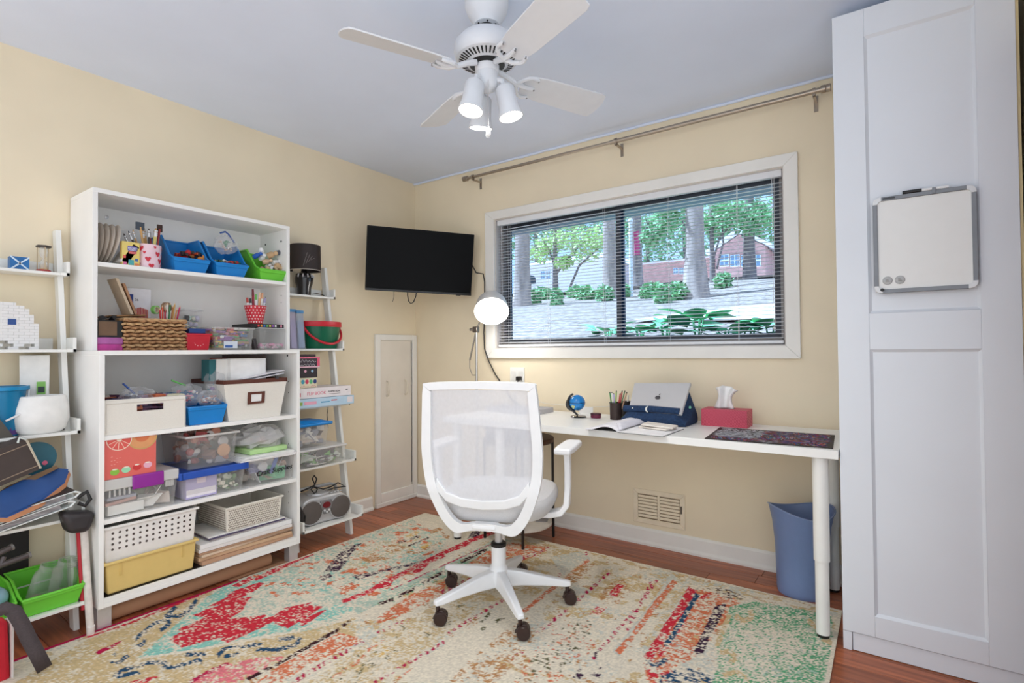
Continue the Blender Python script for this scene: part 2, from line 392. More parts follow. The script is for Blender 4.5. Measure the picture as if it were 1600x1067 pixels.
def put(mask, col, cover=.85, nz=None):
    n = (fine*.6+mid*.25+grain*.15) if nz is None else nz
    k = mask & (n < np.quantile(n, min(.999, cover)) if cover < 1 else mask); C4[k] = ramp[col]
def poly(p, col, cover=.85): put(inpoly(p), col, cover)
def line(pts, w, col, cover=.8):
    for (x1, y1), (x2, y2) in zip(pts[:-1], pts[1:]):
        L = math.hypot(x2-x1, y2-y1); nxn, nyn = -(y2-y1)/L*w/2, (x2-x1)/L*w/2
        poly([(x1+nxn, y1+nyn), (x2+nxn, y2+nyn), (x2-nxn, y2-nyn), (x1-nxn, y1-nyn)], col, cover)
def dashes(p0, p1, w, col, n, cover=.7, duty=.55):
    for i in range(n):
        a, b = i/n, (i+duty)/n
        line([(p0[0]+(p1[0]-p0[0])*a, p0[1]+(p1[1]-p0[1])*a), (p0[0]+(p1[0]-p0[0])*b, p0[1]+(p1[1]-p0[1])*b)], w, col, cover)
allm = np.ones(GX.shape, bool)
put(allm, 'beige', .24, mid*.5+big*.3+fine*.2); put(allm, 'grey', .16, fine*.5+vnoise(.12, .1, 9)*.5); put(allm, 'tan', .035, vnoise(.05, .04, 11)*.6+fine*.4)
# left panel: beige frame, aqua field, red stepped medallion
panel = [(655, 803), (770, 838), (690, 880), (600, 935), (520, 985), (440, 1032), (380, 1067), (150, 1067), (-400, 1500), (-500, 1300), (140, 995), (330, 932), (470, 868)]
poly(panel, 'cream', .99)
poly([(135, 1000), (330, 925), (215, 1030), (290, 1020), (480, 985), (560, 965), (440, 1032), (380, 1067), (100, 1100), (-200, 1200)], 'beige', .85)
poly([(215, 1028), (330, 928), (360, 905), (470, 868), (640, 808), (700, 850), (610, 920), (560, 950), (500, 985), (420, 990), (300, 1015)], 'sage', .45)
poly([(215, 1028), (330, 928), (400, 890), (430, 900), (340, 960), (330, 1000), (470, 960), (520, 945), (560, 950), (470, 982), (300, 1015)], 'aqua', .74)
put(inpoly([(400, 890), (640, 810), (720, 850), (600, 930), (440, 940)]), 'aqua', .12, vnoise(.05, .03, 21)*.6+fine*.4)
put(inpoly([(380, 895), (640, 812), (720, 850), (600, 930), (440, 940)]), 'orange', .13, vnoise(.045, .03, 22)*.7+fine*.3)
for p in ([(262, 998), (330, 965), (300, 962), (335, 948), (300, 960), (345, 945), (330, 950), (372, 945), (352, 968), (420, 960), (355, 1000), (345, 996), (330, 1000), (318, 1003), (285, 1012)],
          [(275, 985), (320, 965), (298, 962), (360, 940), (330, 948), (390, 935), (378, 955), (345, 975), (330, 990)],
          [(325, 948), (370, 925), (352, 928), (405, 910), (413, 912), (395, 925), (370, 935), (400, 932), (375, 940)],
          [(420, 968), (445, 950), (490, 940), (480, 945), (505, 948), (490, 958), (470, 970), (450, 982), (430, 975)],
          [(345, 1000), (390, 972), (440, 960), (430, 970), (400, 985), (355, 1005)], [(468, 970), (500, 955), (512, 952), (490, 968), (470, 980)],
          [(355, 930), (410, 910), (400, 922), (362, 942)], [(363, 915), (392, 900), (398, 905), (372, 918)], [(395, 905), (450, 878), (420, 890), (470, 866), (480, 866), (440, 890), (400, 908)]):
    poly(p, 'red', .93)
line([(470, 872), (520, 850), (580, 828), (625, 812)], 7, 'red', .55); line([(135, 996), (200, 975), (262, 950), (330, 922)], 3, 'red', .9)
line([(405, 902), (470, 872)], 6, 'red', .7)
for pts in ([(210, 1000), (240, 975), (262, 968), (265, 975), (250, 985)], [(212, 1012), (225, 1005), (226, 998)], [(257, 963), (285, 962), (298, 950), (308, 937)], [(262, 960), (275, 948)],
            [(172, 1033), (185, 1035), (200, 1024)], [(178, 1025), (182, 1020)], [(178, 1058), (190, 1048), (230, 1036), (255, 1035)], [(182, 1058), (218, 1050)], [(252, 1043), (270, 1043), (315, 1030), (312, 1036)], [(255, 1035), (262, 1040)],
            [(290, 1023), (325, 1022)], [(340, 1025), (350, 1014), (395, 1008), (410, 1008)], [(350, 1026), (375, 1022)], [(400, 1015), (435, 1015), (462, 1008), (468, 1000), (470, 996)], [(435, 1000), (460, 996)]):
    line(pts, 6, 'navy', .8)
poly([(150, 1018), (192, 1000), (180, 1010), (152, 1024)], 'crim', .9); poly([(195, 1067), (235, 1058), (250, 1056), (232, 1067)], 'red', .9)
line([(295, 1067), (330, 1048), (358, 1037)], 6, 'crim', .85); poly([(300, 1067), (350, 1040), (400, 1028), (448, 1026), (372, 1067)], 'pink', .72)
# purple arrow shapes, gold and orange motif near the wall
for p in ([(505, 895), (520, 875), (540, 855), (566, 848), (552, 862), (535, 880), (515, 892)], [(512, 893), (548, 870), (530, 892)], [(495, 903), (515, 896), (520, 900), (505, 908)], [(550, 900), (600, 890), (650, 878), (665, 874), (640, 885), (600, 893), (560, 906)], [(730, 842), (738, 830), (752, 830), (748, 838)]):
    poly(p, 'plum', .72)
poly([(535, 890), (562, 855), (600, 845), (660, 838), (640, 862), (580, 885)], 'beige', .30); poly([(565, 875), (585, 862), (590, 870), (612, 872), (575, 880)], 'tan', .8)
line([(605, 862), (608, 852), (632, 856), (612, 862)], 4, 'tan', .7); line([(635, 862), (650, 864), (690, 848)], 4, 'tan', .6); line([(672, 832), (688, 826), (695, 838), (702, 840)], 5, 'tan', .65)
line([(622, 848), (655, 838)], 4, 'dark', .6); line([(638, 853), (670, 840)], 3, 'dark', .6); poly([(632, 838), (650, 828), (656, 832), (640, 842)], 'gold', .6); poly([(655, 855), (672, 846), (676, 849), (662, 858)], 'gold', .6)
# red zigzag band with aqua band and dark dashes
line([(535, 940), (575, 925), (640, 890), (680, 870), (735, 845), (775, 830)], 6, 'red', .9)
for p in ([(570, 926), (600, 905), (620, 900), (610, 915), (585, 922)], [(640, 895), (690, 865), (697, 870), (672, 880), (655, 895)], [(705, 862), (728, 846), (735, 850), (718, 858)]): poly(p, 'red', .9)
poly([(550, 950), (600, 925), (680, 890), (780, 840), (800, 845), (700, 900), (610, 935), (560, 960)], 'sage', .75); poly([(585, 945), (660, 905), (770, 850), (790, 852), (690, 905), (600, 950)], 'green', .22)
line([(610, 922), (700, 880), (780, 845)], 1.6, 'crim', .8)
for a, b in (((592, 944), (615, 936)), ((622, 932), (650, 918)), ((660, 912), (695, 892)), ((720, 878), (760, 858)), ((535, 978), (548, 970)), ((500, 1000), (530, 983)), ((430, 1040), (500, 1000)), ((385, 1062), (425, 1042))): line([a, b], 5, 'dark', .75)
# orange bands with crimson ticks
poly([(440, 1038), (530, 988), (570, 1000), (480, 1040), (440, 1067), (400, 1067)], 'orange', .72); poly([(590, 965), (640, 930), (700, 905), (690, 930), (620, 965), (590, 975)], 'orange', .6); poly([(760, 862), (800, 848), (862, 856), (840, 868), (780, 890), (720, 900), (710, 895)], 'orange', .62)
dashes((455, 1067), (572, 1000), 7, 'crim', 14); dashes((590, 990), (645, 965), 6, 'crim', 6); dashes((690, 925), (770, 890), 6, 'crim', 8); dashes((785, 885), (862, 855), 5, 'crim', 8)
put(inpoly([(500, 1067), (570, 1000), (640, 970), (700, 940), (770, 905), (700, 980), (600, 1040), (560, 1067)]), 'olive', .12, vnoise(.03, .02, 31)*.6+fine*.4)
put(inpoly([(480, 1067), (600, 985), (760, 905), (800, 900), (690, 1000), (580, 1067)]), 'beige', .5)
line([(520, 1060), (565, 1030), (580, 1010), (600, 1002)], 5, 'orange', .5); line([(575, 1032), (610, 1028)], 4, 'olive', .6); line([(555, 1067), (570, 1035)], 4, 'olive', .5); poly([(585, 1022), (600, 1010), (612, 1016), (595, 1026)], 'gold', .5)
# crimson dashed lines running to the window wall
dashes((585, 1067), (700, 1000), 5, 'crim', 13); dashes((700, 990), (790, 935), 5, 'crim', 11); dashes((865, 905), (935, 850), 5, 'crim', 10); dashes((780, 1045), (820, 1015), 5, 'crim', 6)
dashes((838, 990), (890, 950), 5, 'crim', 6); dashes((895, 945), (955, 892), 5, 'crim', 9); dashes((925, 1030), (1000, 945), 6, 'crim', 13); dashes((980, 985), (1020, 905), 5, 'crim', 9); dashes((1000, 945), (1028, 902), 6, 'crim', 5)
line([(620, 1062), (700, 1012), (760, 975), (790, 955)], 3.5, 'orange', .75); line([(725, 1030), (778, 992)], 4, 'orange', .8); line([(815, 958), (860, 922), (880, 905)], 6, 'orange', .8); line([(700, 1050), (722, 1030)], 5, 'orange', .7); line([(882, 905), (920, 875)], 5, 'orange', .85)
poly([(660, 1030), (760, 965), (830, 935), (870, 905), (915, 872), (940, 866), (860, 935), (800, 985), (700, 1067), (620, 1067)], 'cream', .93)
poly([(860, 870), (905, 862), (925, 872), (880, 900)], 'grey', .8)
line([(815, 958), (860, 922), (920, 875)], 6, 'orange', .75); poly([(880, 905), (900, 885), (930, 880), (910, 905), (890, 915)], 'tan', .6); put(inpoly([(700, 1067), (735, 1030), (790, 985), (830, 960), (850, 985), (780, 1067)]), 'tan', .35)
for pts in ([(750, 975), (765, 958)], [(775, 972), (788, 964)], [(760, 980), (752, 984)]): line(pts, 5, 'olive', .7)
put(inpoly([(800, 1067), (860, 985), (920, 965), (930, 1010), (870, 1067)]), 'orange', .2); put(inpoly([(800, 1067), (870, 985), (925, 965), (920, 1010), (860, 1067)]), 'olive', .13, vnoise(.02, .015, 41)*.5+fine*.5)
poly([(920, 960), (945, 935), (965, 918), (978, 915), (960, 940), (935, 962)], 'red', .45); poly([(935, 930), (955, 910), (975, 905), (985, 925), (965, 945), (945, 948)], 'tan', .5); poly([(950, 928), (965, 912), (975, 915), (962, 934)], 'red', .75)
for p in ([(895, 1060), (905, 1045), (915, 1052), (905, 1062)], [(922, 1055), (940, 1042), (938, 1060)], [(928, 1020), (938, 1015), (930, 1030)]): poly(p, 'plum', .65)
# orange stripe, grey stripes
line([(962, 1022), (1000, 975), (1030, 935), (1055, 900)], 13, 'grey', .9); line([(1005, 1020), (1050, 950), (1080, 905)], 12, 'grey', .85); line([(965, 1020), (995, 985), (1020, 950), (1055, 908)], 9, 'orange', .82)
line([(1010, 1010), (1060, 930), (1080, 912)], 10, 'beige', .6)
# red / navy / orange / plum block
poly([(1006, 1035), (1078, 920), (1095, 922), (1130, 928), (1160, 940), (1145, 950), (1110, 1000), (1085, 1028), (1060, 1040), (1040, 1067), (1010, 1067)], 'orange', .62)
line([(1012, 1030), (1045, 978), (1068, 945), (1082, 920)], 14, 'red', .85); line([(1030, 1025), (1060, 985), (1085, 930)], 9, 'red', .55)
line([(1040, 1010), (1058, 982), (1078, 948), (1090, 928)], 8, 'navy', .8); line([(1008, 1033), (1025, 1040), (1042, 1030)], 7, 'navy', .7); line([(1095, 935), (1110, 928)], 5, 'red', .8)
poly([(1116, 950), (1122, 945), (1135, 944), (1126, 968), (1110, 992), (1100, 1020), (1082, 1022), (1092, 1000), (1104, 975)], 'plum', .72)
poly([(1010, 1040), (1040, 1050), (1060, 1045), (1075, 1067), (1015, 1067)], 'red', .5); poly([(1060, 1045), (1088, 1043), (1115, 1058), (1115, 1067), (1025, 1067), (1030, 1058)], 'navy', .55)
put(inpoly([(1085, 920), (1130, 918), (1170, 935), (1150, 938)]), 'dark', .2, vnoise(.015, .012, 51)*.5+fine*.5)
# green field at the right
G = inpoly([(1140, 948), (1180, 940), (1230, 948), (1300, 962), (1310, 1300), (1040, 1300), (1120, 1045), (1120, 1010)]); put(G, 'cream', .98); put(G, 'green', .60, grain*.40+fine*.25+big*.35); put(G, 'sage', .12)
for pts in ([(1148, 962), (1160, 970), (1176, 966), (1172, 954)], [(1125, 1020), (1140, 1018), (1150, 1028), (1140, 1036)], [(1130, 1055), (1150, 1050), (1165, 1060), (1170, 1075)], [(1262, 968), (1272, 978), (1290, 985)], [(1285, 998), (1300, 1005)], [(1120, 1010), (1130, 985), (1140, 960)]): line(pts, 8, 'beige', .85)
# worn-through cream flecks and bound edges
put(allm, 'cream', .10, fine*.5+grain*.25+vnoise(.03, .02, 61)*.25)
e = (GX-RX0 < .012) | (RX1-GX < .012) | (RY1-GY < .012); C4[e] = ramp['cream']
lf = (GX-RX0 < .02) & (GY < -1.6); C4[lf] = ramp['crim']
C4 = C4*(.93+.14*rs.rand(*GX.shape))[..., None]
lc_ = C4/255.; lc_ = np.where(lc_ <= .04045, lc_/12.92, ((lc_+.055)/1.055)**2.4)
hz = .008+.0016*fine
verts = np.stack([GX, GY, hz], -1).reshape(-1, 3); w_ = nx+1
idx = (np.arange(ny)[:, None]*w_+np.arange(nx)[None]).reshape(-1)
faces = np.stack([idx, idx+1, idx+1+w_, idx+w_], -1)
# skirt
rim = list(range(0, w_))+[j*w_+nx for j in range(1, ny+1)]+[ny*w_+i for i in range(nx-1, -1, -1)]+[j*w_ for j in range(ny-1, 0, -1)]
base_i = len(verts); verts = np.concatenate([verts, np.array([[verts[i][0], verts[i][1], .0003] for i in rim])])
allf = faces.tolist()+[(rim[k], base_i+k, base_i+(k+1) % len(rim), rim[(k+1) % len(rim)]) for k in range(len(rim))]
me = bpy.data.meshes.new('area_rug'); me.from_pydata(verts.tolist(), [], allf)
at = me.attributes.new('weave', 'FLOAT_COLOR', 'POINT')
cc = np.ones((len(verts), 4), np.float32); cc[:base_i, :3] = lc_.reshape(-1, 3); cc[base_i:, :3] = lin(ramp['cream'])
at.data.foreach_set('color', cc.ravel())
m = bpy.data.materials.new('rug_wool'); m.use_nodes = True; t = m.node_tree; b = t.nodes['Principled BSDF']
an = N(t, 'ShaderNodeAttribute', attribute_name='weave'); t.links.new(an.outputs['Color'], b.inputs['Base Color']); b.inputs['Roughness'].default_value = .95; b.inputs['Specular IOR Level'].default_value = .1
nz = N(t, 'ShaderNodeTexNoise'); nz.inputs['Scale'].default_value = 420; bp = N(t, 'ShaderNodeBump'); bp.inputs['Strength'].default_value = .5; bp.inputs['Distance'].default_value = .003
t.links.new(nz.outputs[0], bp.inputs['Height']); t.links.new(bp.outputs[0], b.inputs['Normal'])
me.materials.append(m); rug = bpy.data.objects.new('area_rug', me); COL.objects.link(rug)
tag(rug, 'large distressed patterned rug in red, aqua, orange and cream on wood floor', 'rug')

# ================================================================ wardrobe with whiteboard
wx0, wx1, wyf, wzt = 2.858, 3.372, -.621, 2.372
M_ward = mat((226, 230, 236), .42, var=.015, scale=4)
wr = thing('wardrobe', 'tall white wardrobe with shaker panel door at the right', 'wardrobe', ((wx0+wx1)/2, -.32, 0))
c = MB(); c.box(wx0, wx0+.018, wyf+.020, -.02, 0, wzt).box(wx1-.018, wx1, wyf+.020, -.02, 0, wzt).box(wx0+.018, wx1-.018, wyf+.020, -.02, wzt-.018, wzt).box(wx0+.018, wx1-.018, wyf+.02, -.02, .06, .078).box(wx0+.018, wx1-.018, -.026, -.02, .078, wzt-.018)
c.build('carcass', M_ward, wr, bev=.001, seg=1)
MB().box(wx0+.030, wx1-.002, wyf+.008, wyf+.020, .002, .066).build('plinth', M_ward, wr, bev=.001)
MB().box(wx0, wx0+.028, wyf+.004, wyf+.022, .0, .068).build('plinth_corner', M_ward, wr, bev=.001)
dz0, dz1, sx0, sx1 = .070, wzt, 2.958, 3.268
dd = MB(); ya, yb = wyf, wyf+.018
dd.box(wx0, sx0, ya, yb, dz0, dz1).box(sx1, wx1-.004, ya, yb, dz0, dz1).box(sx0, sx1, ya, yb, 2.268, dz1).box(sx0, sx1, ya, yb, dz0, .146).box(sx0, sx1, ya, yb, 1.112, 1.245)
dr_ = dd.build('door', M_ward, wr, bev=.0015)
for za, zb in ((.146, 1.112), (1.245, 2.268)):
    MB().box(sx0-.002, sx1+.002, ya+.009, yb-.002, za-.002, zb+.002).build('door_panel', M_ward, dr_)
    k = MB()
    for q, s in (((sx0, sx0+.009), 1), ((sx1, sx1-.009), -1)):
        k.add([(q[0], ya, za), (q[1], ya+.009, za+.009), (q[1], ya+.009, zb-.009), (q[0], ya, zb)], [(0, 1, 2, 3)])
    k.add([(sx0, ya, zb), (sx1, ya, zb), (sx1-.009, ya+.009, zb-.009), (sx0+.009, ya+.009, zb-.009)], [(0, 1, 2, 3)])
    k.add([(sx0, ya, za), (sx1, ya, za), (sx1-.009, ya+.009, za+.009), (sx0+.009, ya+.009, za+.009)], [(0, 1, 2, 3)])
    k.build('panel_bevel', M_ward, dr_)
MB().box(wx1-.004, wx1+.004, wyf+.004, wyf+.022, .07, wzt).build('edge_strip', mat((214, 196, 150), .5), wr)
bx0, bx1, bz0, bz1, by = 2.975, 3.262, 1.314, 1.660, wyf-.002
wbd = thing('whiteboard', 'small grey-framed dry-erase whiteboard on the wardrobe door', 'whiteboard', ((bx0+bx1)/2, by, bz0))
MB().box(bx0+.006, bx1-.006, by-.010, by, bz0+.006, bz1-.006).build('writing_surface', mat((232, 231, 228), .18, var=.01), wbd)
M_grey = mat((132, 136, 142), .4)
for q in ((bx0, bx0+.014, bz0+.022, bz1-.022), (bx1-.014, bx1, bz0+.022, bz1-.022), (bx0+.022, bx1-.022, bz0, bz0+.014), (bx0+.022, bx1-.022, bz1-.014, bz1)):
    MB().box(q[0], q[1], by-.016, by, q[2], q[3]).build('frame_rail', M_grey, wbd, bev=.002)
for x, sx in ((bx0, 1), (bx1, -1)):
    for z, sz in ((bz0, 1), (bz1, -1)):
        pl = [(x+sx*.003, z+sz*.012), (x+sx*.012, z+sz*.003), (x+sx*.026, z), (x+sx*.026, z+sz*.014), (x+sx*.018, z+sz*.018), (x+sx*.014, z+sz*.026), (x, z+sz*.026)]
        MB().prism(pl, 'y', by-.018, by).build('corner_cap', mat((224, 226, 228), .35), wbd, bev=.001)
MB().box(bx0+.03, bx0+.066, by-.0175, by-.015, bz1-.010, bz1-.004).build('name_plate', mat((60, 62, 66), .4), wbd)
MB().box(bx0+.170, bx0+.180, by-.020, by-.005, bz1-.012, bz1+.008).build('marker_clip', M_grey, wbd, bev=.001)
mk = thing('dry_erase_marker', 'black-capped white marker lying along the whiteboard top', 'marker', (bx0+.13, by-.012, bz1+.001))
zc = bz1+.006
MB(rotm('Y', 0, (0, 0, 0))).cyl((bx0+.088, by-.010, zc), (bx0+.142, by-.010, zc), .0065).build('cap', M_dark, mk, smooth=True)
MB().cyl((bx0+.142, by-.010, zc), (bx0+.215, by-.010, zc), .0052).build('barrel', mat((236, 236, 236), .3), mk, smooth=True)
for x, nm in ((bx0+.040, 'left'), (bx0+.076, 'right')):
    mg = thing('glass_magnet', 'round clear magnet at the whiteboard bottom corner, %s of two' % nm, 'magnet', (x, by-.010, bz0+.045))
    MB().lathe([(.015, 0), (.014, -.004), (.009, -.007), (0, -.008)], (x, by-.010, bz0+.045), 'y').build('dome', clear((240, 240, 240), .45, .1), mg, smooth=True)
    t_ = MB()
    for i in range(3): t_.box(x-.006, x+.006-(i*.002), by-.0187, by-.0183, bz0+.040+i*.004, bz0+.0415+i*.004)
    t_.build('print', mat((110, 105, 100), .6), mg)
tag(MB().lathe([(.006, 0), (.006, -.004), (0, -.005)], (bx0+.024, by-.016, bz0+.012), 'y').build('round_magnet', M_dark, smooth=True), 'tiny black magnet on the lower left whiteboard corner', 'magnet')

# ================================================================ bookcase (deep base unit, shallower hutch on top)
BY0, BY1, BX, BZM, HX, HZ = -2.167, -1.2676, .4076, 1.1334, .2838, 1.8253
M_case = mat((246, 244, 240), .4, var=.025, scale=7)
M_metal = mat((206, 204, 204), .35, .5, .04)
T = .019
lo = thing('bookcase', 'white open bookcase base on metal feet, filled with storage bins', 'bookcase', (.2, (BY0+BY1)/2, 0))
zb = .0923
MB().box(.006, BX, BY0, BY0+T, zb, BZM-T).build('side_panel', M_case, lo, bev=.001, seg=1)
MB().box(.006, BX, BY1-T, BY1, zb, BZM-T).build('side_panel', M_case, lo, bev=.001, seg=1)
MB().box(.006, BX, BY0, BY1, BZM-T, BZM).build('top_board', M_case, lo, bev=.001, seg=1)
MB().box(.006, .011, BY0+T, BY1-T, zb, BZM-T).build('back_panel', M_case, lo)
for z, nm in ((.785, 'shelf_board'), (.444, 'shelf_board'), (.130, 'bottom_board')):
    MB().box(.011, BX-.006 if nm == 'shelf_board' else BX-.001, BY0+T, BY1-T, z-T, z).build(nm, M_case, lo, bev=.001, seg=1)
MB().box(BX-.016, BX, BY0+T, BY1-T, zb, .111).build('base_rail', M_case, lo, bev=.001, seg=1)
for y in (BY0+.002, BY1-.052):
    for x in (.012, BX-.0685):
        MB().box(x, x+.05, y, y+.05, .0, zb).build('foot', M_metal, lo, bev=.002)
for z in (.30, .36, .56, .62, .90, .96):
    for x in (.08, .33):
        MB().cyl((x, BY1-T-.0006, z), (x, BY1-T+.001, z), .003, n=10).build('pin_hole', M_dark, lo)
for x in (.1, .32): MB().cyl((x, BY1-T-.001, BZM-T-.012), (x, BY1-T+.001, BZM-T-.012), .006, n=12).build('cam_lock', M_dark, lo)
hu = thing('bookcase_hutch', 'white two-shelf hutch standing on the bookcase base', 'bookcase', (.15, (BY0+BY1)/2, BZM))
hy0, hy1 = -2.155, -1.249
MB().box(.006, HX, hy0, hy0+T, BZM, HZ-T).build('side_panel', M_case, hu, bev=.001, seg=1)
MB().box(.006, HX, hy1-T, hy1, BZM, HZ-T).build('side_panel', M_case, hu, bev=.001, seg=1)
MB().box(.006, HX, hy0, hy1, HZ-T, HZ).build('top_board', M_case, hu, bev=.001, seg=1)
MB().box(.006, .011, hy0+T, hy1-T, BZM, HZ-T).build('back_panel', M_case, hu)
S1 = 1.512
MB().box(.011, HX-.004, hy0+T, hy1-T, S1-T, S1).build('shelf_board', M_case, hu, bev=.001, seg=1)
for y, z in ((-2.02, 1.765), (-1.42, 1.735)): MB().lathe([(.009, 0), (.009, .003), (.004, .005), (0, .005)], (.011, y, z), 'x', n=12).build('wall_screw', M_metal, hu, smooth=True)
for x in (.07, .23): MB().cyl((x, hy1-T-.001, 1.745), (x, hy1-T+.001, 1.745), .006, n=12).build('cam_lock', M_dark, hu)
for z in (1.40, 1.44):
    for x in (.07, .23): MB().cyl((x, hy1-T-.0006, z), (x, hy1-T+.001, z), .003, n=10).build('pin_hole', M_dark, hu)

# ================================================================ leaning ladder shelves
TRZ = (1.470, 1.140, .802, .462, .134); TRX = (.118, .206, .262, .318, .382)
def ladder(label, ya, yb, side):
    t = thing('ladder_shelf', label, 'shelf', (.2, (ya+yb)/2, 0), 'leaning ladder shelves')
    for y in (ya+.012, yb-.032):
        MB().hexa([(.255, y, 0), (.305, y, 0), (.305, y+.02, 0), (.255, y+.02, 0)], [(.002, y, 1.665), (.046, y, 1.665), (.046, y+.02, 1.665), (.002, y+.02, 1.665)]).build('rail', M_white, t, bev=.0015)
    for x, z in zip(TRX, TRZ):
        xb = max(.004, .268*(1-z/1.66)-.16 if z > 1 else .268*(1-z/1.66)-.12); xb = max(xb, .004)
        s = MB(); s.box(xb, x, ya+.033, yb-.033, z-.012, z).build('shelf_board', M_white, t, bev=.001)
        s = MB(); s.box(xb, x, ya, ya+.012, z-.012, z+.05).box(xb, x, yb-.012, yb, z-.012, z+.05).box(xb, xb+.01, ya+.03, yb-.03, z, z+.05)
        s.box(x-.012, x, yb-.033, yb, z-.012, z+.002).box(x-.012, x, ya, ya+.033, z-.012, z+.002); s.build('shelf_lip', M_white, t, bev=.001)
    return t
ladder('white leaning ladder shelf between bookcase and small wall door', -1.235, -.825, 1)
ladder('white leaning ladder shelf at the left edge of the room', -2.66, -2.185, -1)
# ================================================================ desk
DX0, DX1, DYF, DYB, DZ = .8587, 2.8545, -.632, -.035, .735
dk = thing('desk', 'long white desk along the window wall', 'desk', (1.86, -.33, 0))
MB().box(DX0, DX1, DYF, DYB, DZ-.034, DZ).build('tabletop', mat((240, 239, 235), .35, var=.012), dk, bev=.002)
for x, y in ((2.790, -.585), (.905, -.555), (2.790, -.09), (.905, -.09), (1.23, -.562)):
    lg = MB().cyl((x, y, .30), (x, y, DZ-.037), .028).build('leg', M_white, dk, smooth=True)
    z0 = .009 if (y < -.31) else 0.0
    MB().cyl((x, y, z0+.012), (x, y, .30), .024).build('leg_extension', M_white, lg, smooth=True)
    MB().cyl((x, y, z0), (x, y, z0+.012), .021).build('foot', M_dark, lg, smooth=True)
    MB().box(x-.05, x+.05, y-.05 if y > -.5 else y-.03, y+.05 if y < -.5 else y+.03, DZ-.037, DZ-.034).build('mount_plate', M_metal, lg)

# ================================================================ office chair
CH = thing('office_chair', 'white mesh-back swivel office chair with padded seat on rug', 'chair', (1.596, -1.073, .008))
M_ch = mat((240, 240, 241), .35, var=.015); M_cush = mat((206, 204, 204), .9, var=.05, scale=300, bump=.25, bscale=900); M_cushs = mat((176, 172, 172), .9, var=.05, scale=300, bump=.25, bscale=900)
M_cast = mat((52, 34, 30), .4)
AX, AY, yawc = 1.596, -1.073, R_(22)
CM = Matrix.Translation((AX, AY, 0)) @ Matrix.Rotation(yawc, 4, 'Z')   # local: +y is the way the chair faces
MB(CM).lathe([(.030, .085), (.046, .10), (.050, .14), (.036, .175), (.032, .18), (.032, .262), (.031, .268), (0, .268)], n=24).build('hub', M_ch, CH, smooth=True)
MB(CM).lathe([(.034, .262), (.034, .275), (.028, .28), (0, .28)], n=24).build('collar', M_dark, CH, smooth=True)
MB(CM).cyl((0, 0, .275), (0, 0, .40), .017).build('gas_cylinder', M_metal, CH, smooth=True)
angs = [34.5, 106.5, 178.5, 250.5, 322.5]
for a in angs:
    A = Matrix.Translation((AX, AY, 0)) @ Matrix.Rotation(R_(a), 4, 'Z')
    leg = MB(A)
    sec = [(.02, .026, .09, .165), (.10, .024, .095, .155), (.20, .020, .092, .132), (.29, .017, .085, .112), (.315, .014, .086, .106)]
    vs = []; fs = []
    for x, w, z0, z1 in sec: vs += [(x, -w, z0), (x, w, z0), (x, w*.8, z1), (x, -w*.8, z1)]
    for i in range(len(sec)-1):
        for j in range(4): fs.append((i*4+j, i*4+(j+1) % 4, i*4+4+(j+1) % 4, i*4+4+j))
    fs += [(3, 2, 1, 0), tuple(len(vs)-4+i for i in range(4))]
    leg.add(vs, fs); lo_ = leg.build('base_arm', M_ch, CH, bev=.006, seg=3)
    B = Matrix.Translation((AX, AY, 0)) @ Matrix.Rotation(R_(a), 4, 'Z') @ Matrix.Translation((.300, 0, 0)) @ Matrix.Rotation(R_(-a+35), 4, 'Z')
    ca = MB(B)
    for s in (-1, 1): ca.lathe([(.0, s*.004), (.026, s*.004), (.0275, s*.010), (.0275, s*.022), (.024, s*.027), (0, s*.028)], (.012, 0, .0365), 'y', n=20)
    ca.build('caster', M_cast, lo_, smooth=True)
    MB(B).prism([(-.022, .034), (.010, .068), (.026, .064), (.036, .048), (.010, .04)], 'y', -.014, .014).cyl((0, 0, .06), (0, 0, .09), .009, n=10).build('caster_hood', M_cast, lo_, bev=.004)
# mechanism and seat
MB(CM).box(-.09, .09, -.10, .14, .395, .425).build('seat_plate', M_dark, CH, bev=.01)
def seat_fn(u, v):
    a = u*2*math.pi; ca, sa = math.cos(a), math.sin(a); p = 3.4
    r = (abs(ca)**p+abs(sa)**p)**(-1/p); rx, ry = .250*r*ca, .255*r*sa
    lv = [(0, .408), (.78, .408), (.92, .420), (1.0, .462), (1.0, .484), (.96, .506), (.85, .517), (.5, .512), (0, .508)]
    k, z = lv[int(round(v*8))]
    z += -.012*max(0, (ry*k)/.24)**3 if z > .46 else 0
    return (rx*k, .045+ry*k, z)
MB(CM).grid(seat_fn, 48, 8).build('seat_cushion', M_cush, CH, smooth=True, sub=1)
# back frame: closed loop of flat section, widest at two thirds, narrowing to a yoke under the seat
def bk(z):  # depth of the back at height z (local y)
    return -.245-.10*max(0, (z-.62))/.4*(.45)+.03*max(0, (.56-z)/.16)
out = [(-.205, .995), (0, 1.000), (.205, .995), (.228, .975), (.236, .90), (.243, .80), (.247, .72), (.240, .62), (.222, .545), (.188, .46), (.150, .405), (.112, .384), (.05, .398), (-.05, .398), (-.112, .384), (-.150, .405), (-.188, .46), (-.222, .545), (-.240, .62), (-.247, .72), (-.243, .80), (-.236, .90), (-.228, .975)]
inn = [(-.188, .966), (0, .970), (.188, .966), (.196, .955), (.200, .89), (.205, .80), (.208, .72), (.202, .63), (.180, .545), (.150, .478), (.122, .440), (.09, .424), (.04, .430), (-.04, .430), (-.09, .424), (-.122, .440), (-.150, .478), (-.180, .545), (-.202, .63), (-.208, .72), (-.205, .80), (-.200, .89), (-.196, .955)]
